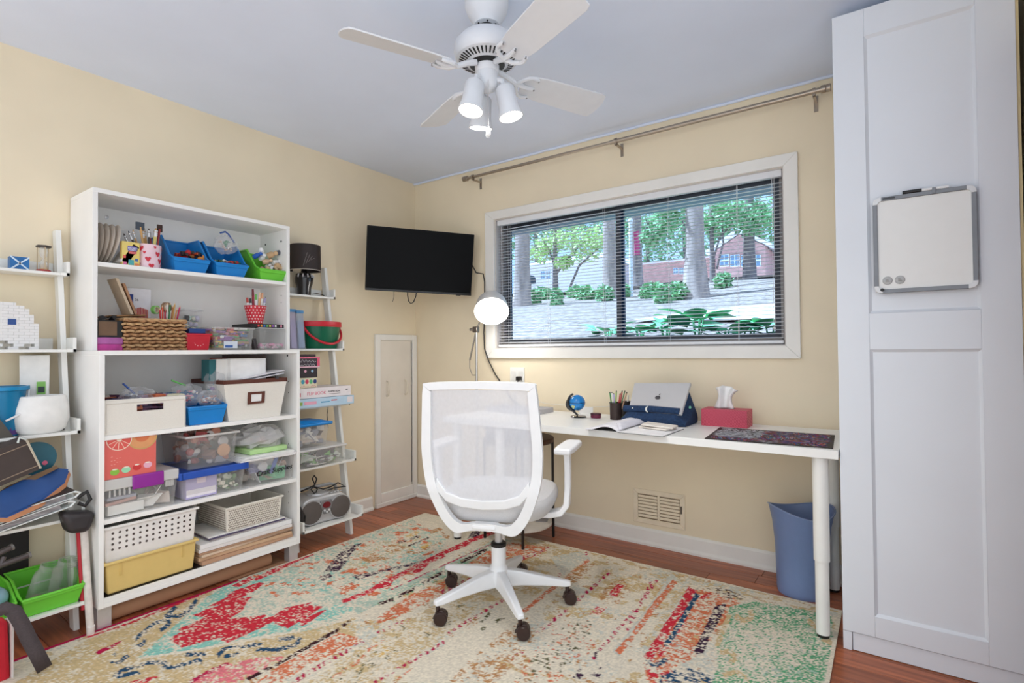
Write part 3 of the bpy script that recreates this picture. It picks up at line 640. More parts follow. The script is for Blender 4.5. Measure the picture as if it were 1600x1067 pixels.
def smooth_loop(P, k=4):
    n = len(P); res = []
    for i in range(n):
        p0, p1, p2, p3 = [np.array(P[(i+d) % n], float) for d in (-1, 0, 1, 2)]
        for j in range(k):
            t = j/k; res.append(tuple(.5*((2*p1)+(-p0+p2)*t+(2*p0-5*p1+4*p2-p3)*t*t+(-p0+3*p1-3*p2+p3)*t**3)))
    return res
out = smooth_loop(out); inn = smooth_loop(inn)
fr = MB(CM); n = len(out); vs = []; fs = []
for th in (-.014, .014):
    vs += [(x, bk(z)+th, z) for x, z in out]; vs += [(x, bk(z)+th, z) for x, z in inn]
for i in range(n):
    j = (i+1) % n
    fs += [(i, j, n+j, n+i), (2*n+i, 3*n+i, 3*n+j, 2*n+j), (i, 2*n+i, 2*n+j, j), (n+i, n+j, 3*n+j, 3*n+i)]
fr.add(vs, fs); fo = fr.build('back_frame', M_ch, CH, bev=.006, seg=3)
cr = MB(CM); top = [(-.190, .610), (-.15, .555), (-.09, .533), (0, .527), (.09, .533), (.15, .555), (.190, .610)]; bot = [(.196, .565), (.15, .513), (.09, .493), (0, .486), (-.09, .493), (-.15, .513), (-.196, .565)]
pl = top+bot; vs = [(x, bk(z)+t_, z) for t_ in (-.012, .012) for x, z in pl]; k = len(pl)
cr.add(vs, [(i, i+1, k-2-i, k-1-i) for i in range(6)]+[(k+i, k+k-1-i, k+k-2-i, k+i+1) for i in range(6)]+[(i, (i+1) % k, k+(i+1) % k, k+i) for i in range(k)])
cr.build('lumbar_bar', M_ch, CH, bev=.005, seg=3)
def meshmat():
    m = bpy.data.materials.new('chair_mesh'); m.use_nodes = True; t = m.node_tree; b = t.nodes['Principled BSDF']
    b.inputs['Base Color'].default_value = (*lin((228, 228, 233)), 1); b.inputs['Roughness'].default_value = .9
    tr = N(t, 'ShaderNodeBsdfTransparent'); mx = N(t, 'ShaderNodeMixShader')
    wv = N(t, 'ShaderNodeTexNoise'); wv.inputs['Scale'].default_value = 30; mr = N(t, 'ShaderNodeMapRange'); mr.inputs[3].default_value = .70; mr.inputs[4].default_value = .80
    t.links.new(wv.outputs[0], mr.inputs[0]); t.links.new(mr.outputs[0], mx.inputs[0]); t.links.new(tr.outputs[0], mx.inputs[1]); t.links.new(b.outputs[0], mx.inputs[2])
    t.links.new(mx.outputs[0], t.nodes['Material Output'].inputs[0]); return m
mesh = MB(CM)
def halfw(z): return float(np.interp(z, [.50, .55, .60, .66, .72, .80, .89, .955, .97], [.185, .190, .200, .206, .209, .206, .201, .197, .195]))
def mesh_fn(u, v):
    a = 2*u-1; zb_ = .512+.075*abs(a)**2.4; z = zb_+(.968-zb_)*v; return (a*halfw(z), bk(z)-.010*(1-a*a), z)
mesh.grid(mesh_fn, 16, 14)
mesh.build('mesh_panel', meshmat(), CH, smooth=True, recalc=False)
MB(CM).hexa([(-.05, -.235, .405), (.05, -.235, .405), (.05, -.06, .395), (-.05, -.06, .395)], [(-.05, -.235, .425), (.05, -.235, .425), (.05, -.06, .425), (-.05, -.06, .425)]).build('back_bracket', M_ch, CH, bev=.006)
for s in (-1, 1):
    p = MB(CM); x = s*.300
    path = [(s*.12, .045, .405), (s*.22, .045, .402), (s*.272, .045, .412), (s*.298, .05, .445), (s*.302, .055, .52), (s*.302, .058, .60), (s*.300, .06, .675)]
    vs = []; fs = []
    hw = [.030, .034, .036, .034, .026, .026, .034]; ht = .013
    for i, (px, py, pz) in enumerate(path):
        q0 = Vector(path[max(0, i-1)]); q1 = Vector(path[min(len(path)-1, i+1)]); d = (q1-q0).normalized(); nrm = Vector((d.z, 0, -d.x)).normalized()
        for a, b_ in ((-1, -1), (1, -1), (1, 1), (-1, 1)): vs.append(Vector((px, py, pz))+Vector((0, a*hw[i], 0))+nrm*b_*ht)
    for i in range(len(path)-1):
        for j in range(4): fs.append((i*4+j, i*4+(j+1) % 4, i*4+4+(j+1) % 4, i*4+4+j))
    fs += [(3, 2, 1, 0), tuple(len(vs)-4+i for i in range(4))]
    p.add(vs, fs); am = p.build('armrest_post', M_ch, CH, bev=.006, seg=3)
    pad = MB(CM @ Matrix.Translation((s*.300, .10, 0)) @ Matrix.Rotation(R_(-6), 4, 'Z'))
    poly_ = [(-.036, -.125), (.036, -.125), (.042, -.05), (.040, .10), (.028, .13), (-.028, .13), (-.040, .10), (-.042, -.05)]
    pad.prism(poly_, 'z', .672, .700).build('armrest_pad', M_ch, am, bev=.009, seg=3)

# ================================================================ black wire plant stand / stool under the desk
sc = (1.195, -.33)
st_ = thing('side_table', 'round dark-topped side table with thin black legs under the desk', 'side table', (*sc, 0))
M_blk = mat((24, 20, 20), .45); M_walnut = mat((78, 44, 28), .45, var=.2, scale=12, stretch=(1, 6, 1))
MB().lathe([(0, .575), (.205, .575), (.212, .582), (.212, .598), (.206, .604), (0, .604)], (*sc, 0), n=40).build('top', M_walnut, st_, smooth=True)
lo2 = MB().lathe([(0, .090), (.19, .090), (.196, .094), (.196, .104), (.19, .108), (0, .108)], (*sc, 0), n=40).build('lower_shelf', mat((208, 200, 190), .5), st_, smooth=True)
for a in (40, 130, 220, 310):
    ca, sa = math.cos(R_(a)), math.sin(R_(a)); x, y = sc[0]+.205*ca, sc[1]+.205*sa; z0 = .010 if y < -.31 else 0
    MB().box(x-.006, x+.006, y-.006, y+.006, z0, .59).build('leg', M_blk, st_)
for za in (.13, .56):
    for a in (40, 130):
        ca, sa = math.cos(R_(a)), math.sin(R_(a)); MB().tube([(sc[0]+.205*ca, sc[1]+.205*sa, za), (sc[0]-.205*ca, sc[1]-.205*sa, za+.0)], .005, 6).build('cross_bar', M_blk, st_)
bk_ = thing('fabric_box', 'pale lidded box behind the chair on the side table', 'box', (1.10, -.34, .604))
MB().box(1.02, 1.20, -.43, -.25, .605, .655).build('body', mat((150, 142, 148), .7), bk_, bev=.006)
MB().box(1.01, 1.21, -.44, -.24, .655, .675).build('lid', mat((166, 158, 166), .7), bk_, bev=.006)
tag(MB(rotm('Z', 25, (*sc, 0))).box(sc[0]+.10, sc[0]+.17, sc[1]-.02, sc[1]+.16, .109, .112).build('hanging_leaflet', mat((150, 146, 146), .6)), 'grey leaflet resting on the lower shelf of the side table', 'paper')

# ================================================================ waste bin
tb = thing('waste_bin', 'translucent blue plastic waste bin beside the desk leg', 'waste bin', (2.672, -.190, 0))
tm = Matrix.Translation((2.672, -.190, 0))
b_ = MB(tm); nseg = 40; prof = [(.100, .0), (.103, .02), (.104, .10), (.108, .22), (.118, .32), (.132, .39)]
vs = []; fs = []
ins = [(r-.004, z) for r, z in reversed(prof)]; ins[-1] = (.096, .006)
full = prof+ins
for r, z in full:
    for i in range(nseg):
        a = 2*math.pi*i/nseg; k = max(0, (z-.2)/.2); zz_ = z+.019*k*math.cos(2*(a-R_(35)))-.010*k
        vs.append((r*math.cos(a)*1.02, r*math.sin(a)*.94, zz_))
for j in range(len(full)-1): fs += [(j*nseg+i, j*nseg+(i+1) % nseg, (j+1)*nseg+(i+1) % nseg, (j+1)*nseg+i) for i in range(nseg)]
fs += [tuple(range(nseg-1, -1, -1)), tuple(range((len(full)-1)*nseg, len(full)*nseg))]
b_.add(vs, fs).build('shell', clear((138, 160, 206), .74, .35), tb, smooth=True)
MB(tm).tube([(.134*math.cos(a)*1.02, .134*math.sin(a)*.94, 0.3815+.019*.95*math.cos(2*(a-R_(35)))+.001) for a in [2*math.pi*i/40 for i in range(40)]], .003, 6, close=True).build('rim', clear((150, 170, 212), .8, .3), tb, smooth=True)

# ================================================================ ceiling fan
FX, FY = 1.82, -1.42
fan = thing('ceiling_fan', 'white four-blade ceiling fan with three lit spot lamps', 'ceiling fan', (FX, FY, H))
M_fan = mat((222, 224, 228), .35, var=.015)
MB().lathe([(.078, H), (.081, H-.01), (.080, H-.04), (.068, H-.072), (.050, H-.094), (.046, H-.106), (.022, H-.109)], (FX, FY, 0)).build('canopy', M_fan, fan, smooth=True)
MB().lathe([(.027, H-.1105), (.027, H-.107), (.012, H-.107)], (FX, FY, 0), capa=True).build('canopy_seal', M_dark, fan)
for i in range(6):
    a = i*math.pi/3+.2; MB().cyl((FX+.036*math.cos(a), FY+.036*math.sin(a), H-.1105), (FX+.036*math.cos(a), FY+.036*math.sin(a), H-.105), .003, n=8).build('canopy_screw', M_dark, fan)
MB().cyl((FX, FY, 2.27), (FX, FY, H-.07), .0125).build('downrod', M_fan, fan, smooth=True)
MB().lathe([(.020, 2.292), (.055, 2.286), (.098, 2.270), (.118, 2.246), (.122, 2.219), (.116, 2.196), (.112, 2.192)], (FX, FY, 0), n=48, capb=False).build('motor_housing', M_fan, fan, smooth=True)
MB().lathe([(.112, 2.1925), (.050, 2.170), (.045, 2.19)], (FX, FY, 0), n=48, capb=False, capa=False).build('vent_plate', M_fan, fan, smooth=True)
MB().lathe([(.066, 2.1745), (.040, 2.1665), (.03, 2.175)], (FX, FY, 0), n=48, capa=False).build('motor_gap', M_dark, fan, smooth=True)
vsl = None
for i in range(40):
    a = 2*math.pi*i/40; A = Matrix.Translation((FX, FY, 0)) @ Matrix.Rotation(a, 4, 'Z')
    MB(A).hexa([(.078, -.0024, 2.1782), (.103, -.0032, 2.1875), (.103, .0032, 2.1875), (.078, .0024, 2.1782)], [(.078, -.0024, 2.180), (.103, -.0032, 2.1895), (.103, .0032, 2.1895), (.078, .0024, 2.180)]).build('vent_slot', M_dark, fan)
BZ = 2.135
for a in (66, 156, 246, 336):
    A = Matrix.Translation((FX, FY, BZ)) @ Matrix.Rotation(R_(a), 4, 'Z') @ Matrix.Rotation(R_(-16), 4, 'X')
    ol = [(.165, -.050), (.24, -.060), (.50, -.068), (.520, -.062), (.530, -.030), (.533, 0), (.530, .030), (.520, .062), (.50, .068), (.24, .060), (.165, .050), (.155, .03), (.155, -.03)]
    bl_ = MB(A).prism(ol, 'z', .003, .009).build('blade', M_fan, fan, bev=.0015, seg=1)
    ir = MB(A)
    ir.tube([(.155, -.045, -.002), (.175, -.052, -.004), (.200, -.046, -.002)], .007, 8); ir.tube([(.155, .045, -.002), (.175, .052, -.004), (.200, .046, -.002)], .007, 8)
    ir.tube([(.205, 0, -.001), (.17, 0, -.005), (.12, 0, .004), (.085, 0, .022), (.050, 0, .034)], [.006, .009, .010, .010, .012], 8); ir.tube([(.125, 0, .002), (.140, -.030, -.003), (.158, -.046, -.002)], .008, 8); ir.tube([(.125, 0, .002), (.140, .030, -.003), (.158, .046, -.002)], .008, 8)
    ir.build('blade_iron', M_fan, bl_, smooth=True)
    for sx, sy in ((.198, -.046), (.198, .046), (.203, 0)): MB(A).cyl((sx, sy, -.009), (sx, sy, .0), .0035, n=8).build('blade_screw', mat((120, 120, 122), .4), bl_)
MB().lathe([(.044, 2.185), (.046, 2.18), (.044, 2.150), (.040, 2.145), (.040, 2.10), (.034, 2.085), (.014, 2.072), (0, 2.07)], (FX, FY, 0), capa=False).build('switch_housing', M_fan, fan, smooth=True)
M_bulb = glow((255, 252, 246), 14)
tips = [on(735, 172, 'z', 1.985), on(803, 178, 'z', 1.985), on(747, 203, 'z', 1.985)]
for k, tp in enumerate(tips):
    d2 = Vector((tp[0]-FX, tp[1]-FY, 0)); a = math.atan2(d2.y, d2.x)
for k, a in enumerate((-95, 25, 145)):
    ca, sa = math.cos(R_(a)), math.sin(R_(a)); top = Vector((FX+.066*ca, FY+.066*sa, 2.075)); ax = Vector((ca*.22, sa*.22, -1)).normalized()
    el = MB().tube([(FX+.03*ca, FY+.03*sa, 2.115), (FX+.055*ca, FY+.055*sa, 2.11), tuple(top-ax*.01)], .011, 8).build('lamp_arm', M_fan, fan, smooth=True)
    Q = Matrix.Translation(top) @ Vector((0, 0, 1)).rotation_difference(ax).to_matrix().to_4x4()
    hd = MB(Q).lathe([(0, -.012), (.030, -.010), (.036, 0), (.037, .066), (.043, .090), (.046, .104), (.042, .104), (.036, .066), (.035, .04)], capb=False).build('lamp_head', M_fan, fan, smooth=True)
    MB(Q).lathe([(.036, .078), (.041, .098), (.040, .102), (0, .105)], capa=False).build('bulb', M_bulb, hd, smooth=True)
    l = bpy.data.lights.new('fan_spot', 'SPOT'); l.energy = 34; l.spot_size = R_(120); l.spot_blend = .8; l.shadow_soft_size = .04; l.color = (1, .95, .87)
    lo3 = bpy.data.objects.new('fan_spot', l); COL.objects.link(lo3); lo3.parent = fan
    lo3.location = top+ax*.10-wloc(fan); lo3.rotation_euler = Vector((0, 0, -1)).rotation_difference(ax).to_euler()
for (dx, dy), L, nm in (((.028, -.03), .17, 'wood'), ((.0, .0), .13, 'clear')):
    x, y, z0 = FX+dx, FY+dy, 2.10 if dx else 2.07
    ch = MB().cyl((x, y, z0), (x, y, z0-L), .0011, n=6).build('pull_chain', M_metal, fan)
    MB().lathe([(.003, 0), (.006, -.006), (.008, -.03), (.004, -.036), (0, -.037)], (x, y, z0-L)).build('pull_knob', clear((235, 238, 240), .6, .1) if nm == 'clear' else mat((240, 240, 240), .4), ch, smooth=True)

# ================================================================ television in the corner
TVm = Matrix.Translation((.4235, -.3628, 1.7295)) @ Matrix.Rotation(R_(52.26), 4, 'Z') @ Matrix.Rotation(R_(8.98), 4, 'X') @ Matrix.Rotation(R_(1.82), 4, 'Y')
tv = thing('television', 'black flat-screen television on a corner wall arm', 'television', (.4235, -.3628, 1.517))
MB(TVm).box(-.361, .361, 0, .032, -.2125, .2125).build('casing', mat((16, 16, 17), .45, spec=.2), tv, bev=.004)
MB(TVm).box(-.353, .353, -.002, .002, -.195, .205).build('screen', mat((16, 16, 17), .35, var=.0, spec=.08), tv)
MB(TVm).box(-.361, .361, -.004, .01, -.2125, -.197).build('bottom_bezel', mat((24, 24, 25), .3), tv, bev=.002)
MB(TVm).box(.255, .285, -.003, .012, -.2165, -.2115).build('sensor_tab', M_dark, tv)
MB(TVm).box(-.15, .15, .03, .062, -.14, .12).build('rear_housing', mat((20, 20, 21), .5), tv, bev=.01)
MB(TVm).box(-.06, .06, .062, .072, -.06, .06).build('mount_plate', M_dark, tv)
a0 = TVm @ Vector((0, .072, 0))
MB().tube([tuple(a0), (.20, -.20, 1.76), (.10, -.02, 1.76)], .014, 8).build('mount_arm', M_dark, tv)
MB().box(.05, .15, -.02, 0, 1.66, 1.86).build('wall_plate', M_dark, tv)
q = lambda x, y, z: tuple(TVm @ Vector((x, y, z)))
tag(MB().tube([q(-.075, .05, -.15), q(-.075, .05, -.235), q(-.066, .05, -.275), q(-.050, .05, -.292), q(-.032, .05, -.28), q(-.018, .05, -.24), q(-.012, .05, -.15)], .0035, 8).build('cable_loop', M_dark, smooth=True), 'short loop of black cable drooping under the television', 'cord')
tag(MB().tube([q(-.170, .03, -.20), q(-.168, .03, -.25), q(-.176, .03, -.285)], .0016, 6).build('antenna_wire', M_dark, smooth=True), 'thin wire end hanging beneath the television', 'cord')
cz = lambda u, v, y=-.012: tuple(on(u, v, 'y', y))
tag(MB().tube([q(.3, .05, .02), q(.37, .05, -.0), cz(744, 426, -.05), cz(755, 428, -.03), cz(757, 440, -.03), cz(757.5, 480, -.028), cz(756, 520, -.028), cz(757, 545, -.028), cz(764, 565, -.02), cz(774, 585, -.012), cz(783, 598, -.01), cz(800, 625, -.012), cz(812, 634, -.012)], .0042, 8).build('power_cord', M_dark, smooth=True), 'black power cord from the television running down beside the window', 'cord')

# ================================================================ standing lamp
px_, py_ = .715, -.13
lp = thing('floor_lamp', 'chrome pole lamp with lit white dome shade beside the window', 'lamp', (px_, py_, 0))
MB().lathe([(0, 0), (.11, 0), (.11, .012), (.10, .02), (.015, .026)], (px_, py_, 0)).build('base', M_chrome, lp, smooth=True)
MB().cyl((px_, py_, .02), (px_, py_, 1.255), .0085).build('pole', M_chrome, lp, smooth=True)
MB().box(px_-.022, px_+.016, py_-.018, py_+.016, 1.245, 1.285).build('clamp', mat((120, 112, 104), .35, .8), lp, bev=.004)
MB().lathe([(.006, 0), (.010, -.01), (.010, -.03), (0, -.032)], (px_-.025, py_, 1.266), 'x', n=12).build('clamp_knob', M_chrome, lp, smooth=True)
hc = on(768, 485, 'y', -.20); hc = Vector(hc)
view = (Vector(CAM)-hc); view.z -= 2.9; view.normalize()
Q = Matrix.Translation(hc) @ Vector((0, 0, 1)).rotation_difference(view).to_matrix().to_4x4()
sh = MB(Q).lathe([(.022, -.150), (.040, -.146), (.074, -.120), (.098, -.075), (.110, -.02), (.114, .012), (.109, .012), (.105, -.02), (.092, -.07), (.062, -.110)], n=40, capb=False).build('shade', mat((236, 232, 228), .3, .1), lp, smooth=True)
MB(Q).lathe([(.104, -.006), (.107, .004), (.09, .008), (.05, .011), (0, .012)], n=40, capa=False).build('diffuser', glow((255, 253, 250), 6), sh, smooth=True)
MB(Q).lathe([(.012, -.182), (.020, -.178), (.024, -.148), (0, -.146)], n=20).build('socket_cap', M_nickel, sh, smooth=True)
hb = hc-view*.175
MB().tube([tuple(on(734, 563, 'y', py_)), (px_, py_, 1.262), tuple(hb)], .006, 8).build('swing_arm', mat((150, 142, 132), .35, .8), lp, smooth=True)
MB().tube([tuple(on(734, 563, 'y', py_)), tuple(on(734, 575, 'y', py_)), tuple(on(738, 586, 'y', py_)), tuple(on(746, 586, 'y', py_))], .003, 6).build('lamp_cord', mat((130, 120, 112), .5), lp, smooth=True)
pl_ = bpy.data.lights.new('lamp_light', 'POINT'); pl_.energy = 6; pl_.shadow_soft_size = .09; pl_.color = (1, .96, .9)
plo = bpy.data.objects.new('lamp_light', pl_); COL.objects.link(plo); plo.parent = lp; plo.location = hc+view*.06-wloc(lp)
# ================================================================ outside the window
def gz(x, y): return 1.02+.155*min(y, 13)+.02*max(0, y-13)+.05*math.sin(x*.9+y*.7)*min(1, y/3)
M_litter = mat((150, 132, 122), .95, var=.5, scale=14, bump=.6, bscale=40)
gnd = MB().grid(lambda u, v: (-26+u*44, .16+(v**1.6)*40, gz(-26+u*44, .16+(v**1.6)*40)), 80, 60)
g_ = tag(gnd.build('hillside_lawn', M_litter, smooth=True, base=(0, 5, 0)), 'leaf-littered sloping front yard seen through the window', 'lawn')
M_path = mat((236, 232, 226), .8)
def patch(pts, lift=.02, n=14):
    (a, b), (c, d) = pts
    return MB().grid(lambda u, v: (a+(c-a)*u, b+(d-b)*v, gz(a+(c-a)*u, b+(d-b)*v)+lift), n, n)
pp = [on(1040, 515, 'y', 2.6), on(1215, 470, 'y', 4.6)]
pth = MB(); A = [Vector(on(985, 522, 'y', 2.2)), Vector(on(1230, 540, 'y', 2.2)), Vector(on(1260, 462, 'y', 4.6)), Vector(on(1150, 480, 'y', 4.2))]
def pf(u, v):
    p = (A[0]*(1-u)+A[1]*u)*(1-v)+(A[3]*(1-u)+A[2]*u)*v; return (p.x, p.y, gz(p.x, p.y)+.03)
tag(pth.grid(pf, 16, 16).build('front_walk', M_path, smooth=True), 'pale concrete walk at the right of the yard outside', 'path')
tag(MB().grid(lambda u, v: (-22+u*34, 13.2+v*4, gz(-22+u*34, 13.2)+.12), 10, 2).build('street', mat((236, 234, 232), .9)), 'bright street running behind the trees', 'street')
M_barkA = mat((178, 156, 146), .95, var=.3, scale=10, bump=1, bscale=22, stretch=(1, 1, .3)); M_barkB = mat((138, 122, 118), .95, var=.3, scale=10, bump=1, bscale=22, stretch=(1, 1, .3))
GREENS = [mat((176, 208, 140), .8, var=.3, scale=3), mat((150, 194, 140), .8, var=.3, scale=3), mat((206, 226, 156), .8, var=.25, scale=3)]
def foliage(name, cpts, n, size, m, parent, seed):
    r = np.random.RandomState(seed); vs = []; fs = []
    for (c, rad) in cpts:
        for i in range(n):
            d = r.randn(3); d /= np.linalg.norm(d); p = np.array(c)+d*np.array(rad)*r.rand()**.4
            a = r.randn(3); a /= np.linalg.norm(a); b = np.cross(a, r.randn(3)); b /= np.linalg.norm(b); s = size*(.6+.8*r.rand()); o = len(vs)
            vs += [p-a*s, p+b*s*.45, p+a*s, p-b*s*.45]; fs.append((o, o+1, o+2, o+3))
    o = MB().add([tuple(v) for v in vs], fs).build(name, m, parent, recalc=False); return o
def tree(label, u, vb, yy, wpx, m, crowns=(), flare=1.25, branches=(), gm=0, hgt=6, lean=0, seed=1, leaf=.07, nl=260):
    p = on(u, vb, 'y', yy); dep = float((p-CAM)@Fv); r = wpx*dep/FPX/2; z0 = gz(p[0], p[1])-.15
    t = thing('tree', label, 'tree', (p[0], p[1], z0), 'trees outside the window')
    pts = [(p[0], p[1], z0), (p[0], p[1], z0+.25), (p[0]+lean*.1, p[1], z0+1), (p[0]+lean*.5, p[1], z0+hgt*.5), (p[0]+lean, p[1], z0+hgt)]
    MB().tube(pts, [r*flare*1.25, r*flare, r, r*.92, r*.8], 14).build('trunk', m, t, smooth=True)
    for br in branches:
        q = [tuple(on(a, b, 'y', yy)) for a, b in br]; MB().tube(q, [r*.5*(1-.5*i/len(q)) for i in range(len(q))], 8).build('branch', m, t, smooth=True)
    if crowns:
        cs = []
        for (a, b, rp) in crowns:
            c = on(a, b, 'y', yy); rr = rp*dep/FPX; cs.append((c, (rr, rr*.9, rr*.75)))
        foliage('foliage', cs, nl, leaf, GREENS[gm], t, seed)
    return t
tree('wide pale tree trunk nearest the left window edge', 816, 482, 6.5, 24, M_barkA, lean=.1)
tree('small leafy tree in the middle of the left window pane', 868, 458, 11, 8, M_barkB, [(860, 378, 26), (890, 368, 30), (915, 392, 26), (930, 372, 26), (845, 395, 22), (880, 410, 16)], branches=([(868, 430), (885, 405), (915, 375)], [(868, 420), (858, 390), (845, 370)], [(888, 455), (905, 415), (935, 388)]), gm=2, hgt=2.6, seed=2)
tree('straight tree trunk just left of the window mullion', 953, 452, 8.5, 20, M_barkA, lean=.0)
tree('darker tree trunk just right of the window mullion', 995, 432, 13.5, 17, M_barkB)
tree('thickest tree trunk in the right window pane, flared base', 1087, 466, 7, 28, M_barkA, [(1040, 345, 26), (1020, 370, 22), (1050, 320, 26)], flare=1.5, gm=1, seed=3, leaf=.06)
tree('slim forked tree behind the thickest trunk', 1113, 425, 12, 7, M_barkB, [(1120, 345, 30), (1150, 338, 30), (1170, 350, 26), (1140, 325, 28), (1100, 350, 20)], branches=([(1113, 410), (1125, 370), (1150, 345)], [(1120, 420), (1130, 380), (1128, 340)]), gm=1, hgt=4, seed=4)
tree('dark tree trunk near the right window edge', 1171, 420, 12.5, 17, M_barkB, [(1195, 345, 24), (1180, 330, 20)], gm=1, seed=5)
far = thing('tree_line', 'hazy bank of green trees far behind the houses', 'trees', (-10, 26, 4))
r0 = random.Random(8); cs = []
for i in range(26):
    u = 770+i*18; c = on(u, 335+r0.random()*40, 'y', 26); cs.append((c, (1.6+r0.random(), 1.4, 1.2+r0.random())))
foliage('foliage', cs, 220, .16, mat((150, 188, 140), .9, var=.3, scale=2), far, 12)
tk = MB()
for i in range(8): c = on(780+i*58, 400, 'y', 26); tk.cyl((c[0], c[1], 2), (c[0], c[1], c[2]+2), .12, n=6)
tk.build('trunk_row', M_barkB, far)
# houses
def house(label, u0, u1, vt, vr, vb, yy, wall, roof, gable=False):
    a = on(u0, vb, 'y', yy); b = on(u1, vb, 'y', yy); ze = on(u0, vt, 'y', yy)[2]; zr = on((u0+u1)/2, vr, 'y', yy)[2]; x0, x1, zb_ = a[0], b[0], min(a[2], b[2])-.6
    t = thing('house', label, 'house', ((x0+x1)/2, yy+2, zb_), None)
    wl_ = MB().box(x0, x1, yy, yy+5, zb_, ze).build('house_wall', wall, t)
    if gable: MB().prism([(x0, ze), (x1, ze), ((x0+x1)/2, zr)], 'y', yy, yy+5).build('gable', wall, t); MB().hexa([(x0-.25, yy-.3, ze-.12), ((x0+x1)/2, yy-.3, zr+.04), ((x0+x1)/2, yy+5, zr+.04), (x0-.25, yy+5, ze-.12)], [(x0-.25, yy-.3, ze), ((x0+x1)/2, yy-.3, zr+.16), ((x0+x1)/2, yy+5, zr+.16), (x0-.25, yy+5, ze)]).hexa([(x1+.25, yy-.3, ze-.12), ((x0+x1)/2, yy-.3, zr+.04), ((x0+x1)/2, yy+5, zr+.04), (x1+.25, yy+5, ze-.12)], [(x1+.25, yy-.3, ze), ((x0+x1)/2, yy-.3, zr+.16), ((x0+x1)/2, yy+5, zr+.16), (x1+.25, yy+5, ze)]).build('roof', roof, t)
    else: MB().hexa([(x0-.3, yy-.4, ze), (x1+.3, yy-.4, ze), (x1+.3, yy+5.4, ze), (x0-.3, yy+5.4, ze)], [(x0+.6, yy+2.2, zr), (x1-.6, yy+2.2, zr), (x1-.6, yy+2.8, zr), (x0+.6, yy+2.8, zr)]).build('roof', roof, t)
    return t, yy
M_hw = mat((226, 212, 210), .9); M_roof = mat((232, 230, 234), .9, var=.06); M_brk = mat((200, 150, 142), .9, var=.15, scale=5)
def hwin(t, yy, u0, u1, v0, v1, cols):
    for i in range(cols):
        a = on(u0+(u1-u0)*i/cols+1, v0, 'y', yy); b = on(u0+(u1-u0)*(i+1)/cols-1, v1, 'y', yy)
        w = MB().box(a[0], b[0], yy-.06, yy, b[2], a[2]).build('window', mat((240, 242, 245), .5), t)
        for k in range(2):
            for j in range(2):
                xa = a[0]+(b[0]-a[0])*(k/2+.06); xb = a[0]+(b[0]-a[0])*((k+1)/2-.06); za = b[2]+(a[2]-b[2])*(j/2+.06); zb2 = b[2]+(a[2]-b[2])*((j+1)/2-.06)
                MB().box(xa, xb, yy-.075, yy-.055, za, zb2).build('pane', mat((120, 140, 165), .2), w)
t, yy = house('low white-roofed house behind the small leafy tree', 815, 942, 418, 388, 455, 18, M_hw, M_roof); hwin(t, yy, 845, 862, 424, 436, 2)
t, yy = house('pink-walled gabled house with white windows at right', 1118, 1196, 392, 366, 428, 16.5, M_brk, M_roof, True); hwin(t, yy, 1124, 1190, 399, 416, 4)
t, yy = house('long low house between the mullion and thickest trunk', 1000, 1112, 414, 392, 440, 17.5, M_brk, M_roof); hwin(t, yy, 1052, 1070, 419, 428, 2)
c = on(826, 447, 'y', 11)
mbx = thing('mailbox', 'dark mailbox on a post beside the street', 'mailbox', (c[0], c[1], gz(c[0], c[1])))
MB().box(c[0]-.06, c[0]+.06, c[1]-.06, c[1]+.06, gz(c[0], c[1]), c[2]+.1).build('post', M_barkB, mbx); MB().prism([(c[0]-.14, c[2]+.08), (c[0]+.14, c[2]+.08), (c[0]+.14, c[2]+.24), (c[0]+.08, c[2]+.33), (c[0]-.08, c[2]+.33), (c[0]-.14, c[2]+.24)], 'y', c[1]-.2, c[1]+.2).build('box', mat((60, 70, 84), .5), mbx)
c = on(986, 430, 'y', 9); c2 = on(986, 345, 'y', 9)
fp = thing('flag_pole', 'white post with a red flag in the yard', 'flag', (c[0], c[1], gz(c[0], c[1])))
MB().cyl((c[0], c[1], gz(c[0], c[1])-.1), (c[0], c[1], c2[2]), .045, n=10).ball((c[0], c[1], c2[2]), .06).build('post', mat((245, 245, 245), .5), fp, smooth=True)
a = on(990, 362, 'y', 9.05); b = on(999, 398, 'y', 9.05)
MB().grid(lambda u, v: (a[0]+(b[0]-a[0])*u, 9.05+.03*math.sin(u*6+v*2), a[2]+(b[2]-a[2])*v), 8, 8).build('flag', mat((214, 84, 130), .8), fp, solid=.004)
# low ivy and shrubs
r1 = random.Random(4)
for i, (u, v, yy, rp) in enumerate(((850, 468, 9, 18), (900, 462, 10, 16), (915, 470, 8.5, 18), (945, 478, 7.5, 15), (975, 465, 9, 14), (1020, 470, 8, 22), (1060, 482, 6.8, 18), (1130, 450, 9, 14), (1035, 490, 6, 14), (835, 485, 7, 12), (870, 492, 6, 10))):
    c = on(u, v, 'y', yy); dep = float((c-CAM)@Fv); rr = rp*dep/FPX; z = gz(c[0], c[1])
    where = ['beside the street', 'under the small leafy tree', 'below the small leafy tree trunk', 'left of the mullion', 'right of the mullion', 'in front of the flag', 'before the thickest trunk', 'right of the thickest trunk', 'lowest in front of the thickest trunk', 'beside the wide left trunk', 'lowest in the left pane'][i]
    s = thing('shrub', 'low green ground-cover shrub '+where, 'shrub', (c[0], c[1], z), 'ground-cover shrubs outside')
    foliage('foliage', [((c[0], c[1], z+.12), (rr, rr, .22))], 420, .06, GREENS[1], s, 50+i); MB().cyl((c[0], c[1], z-.05), (c[0], c[1], z+.2), .02, n=6).build('stem', M_barkB, s)
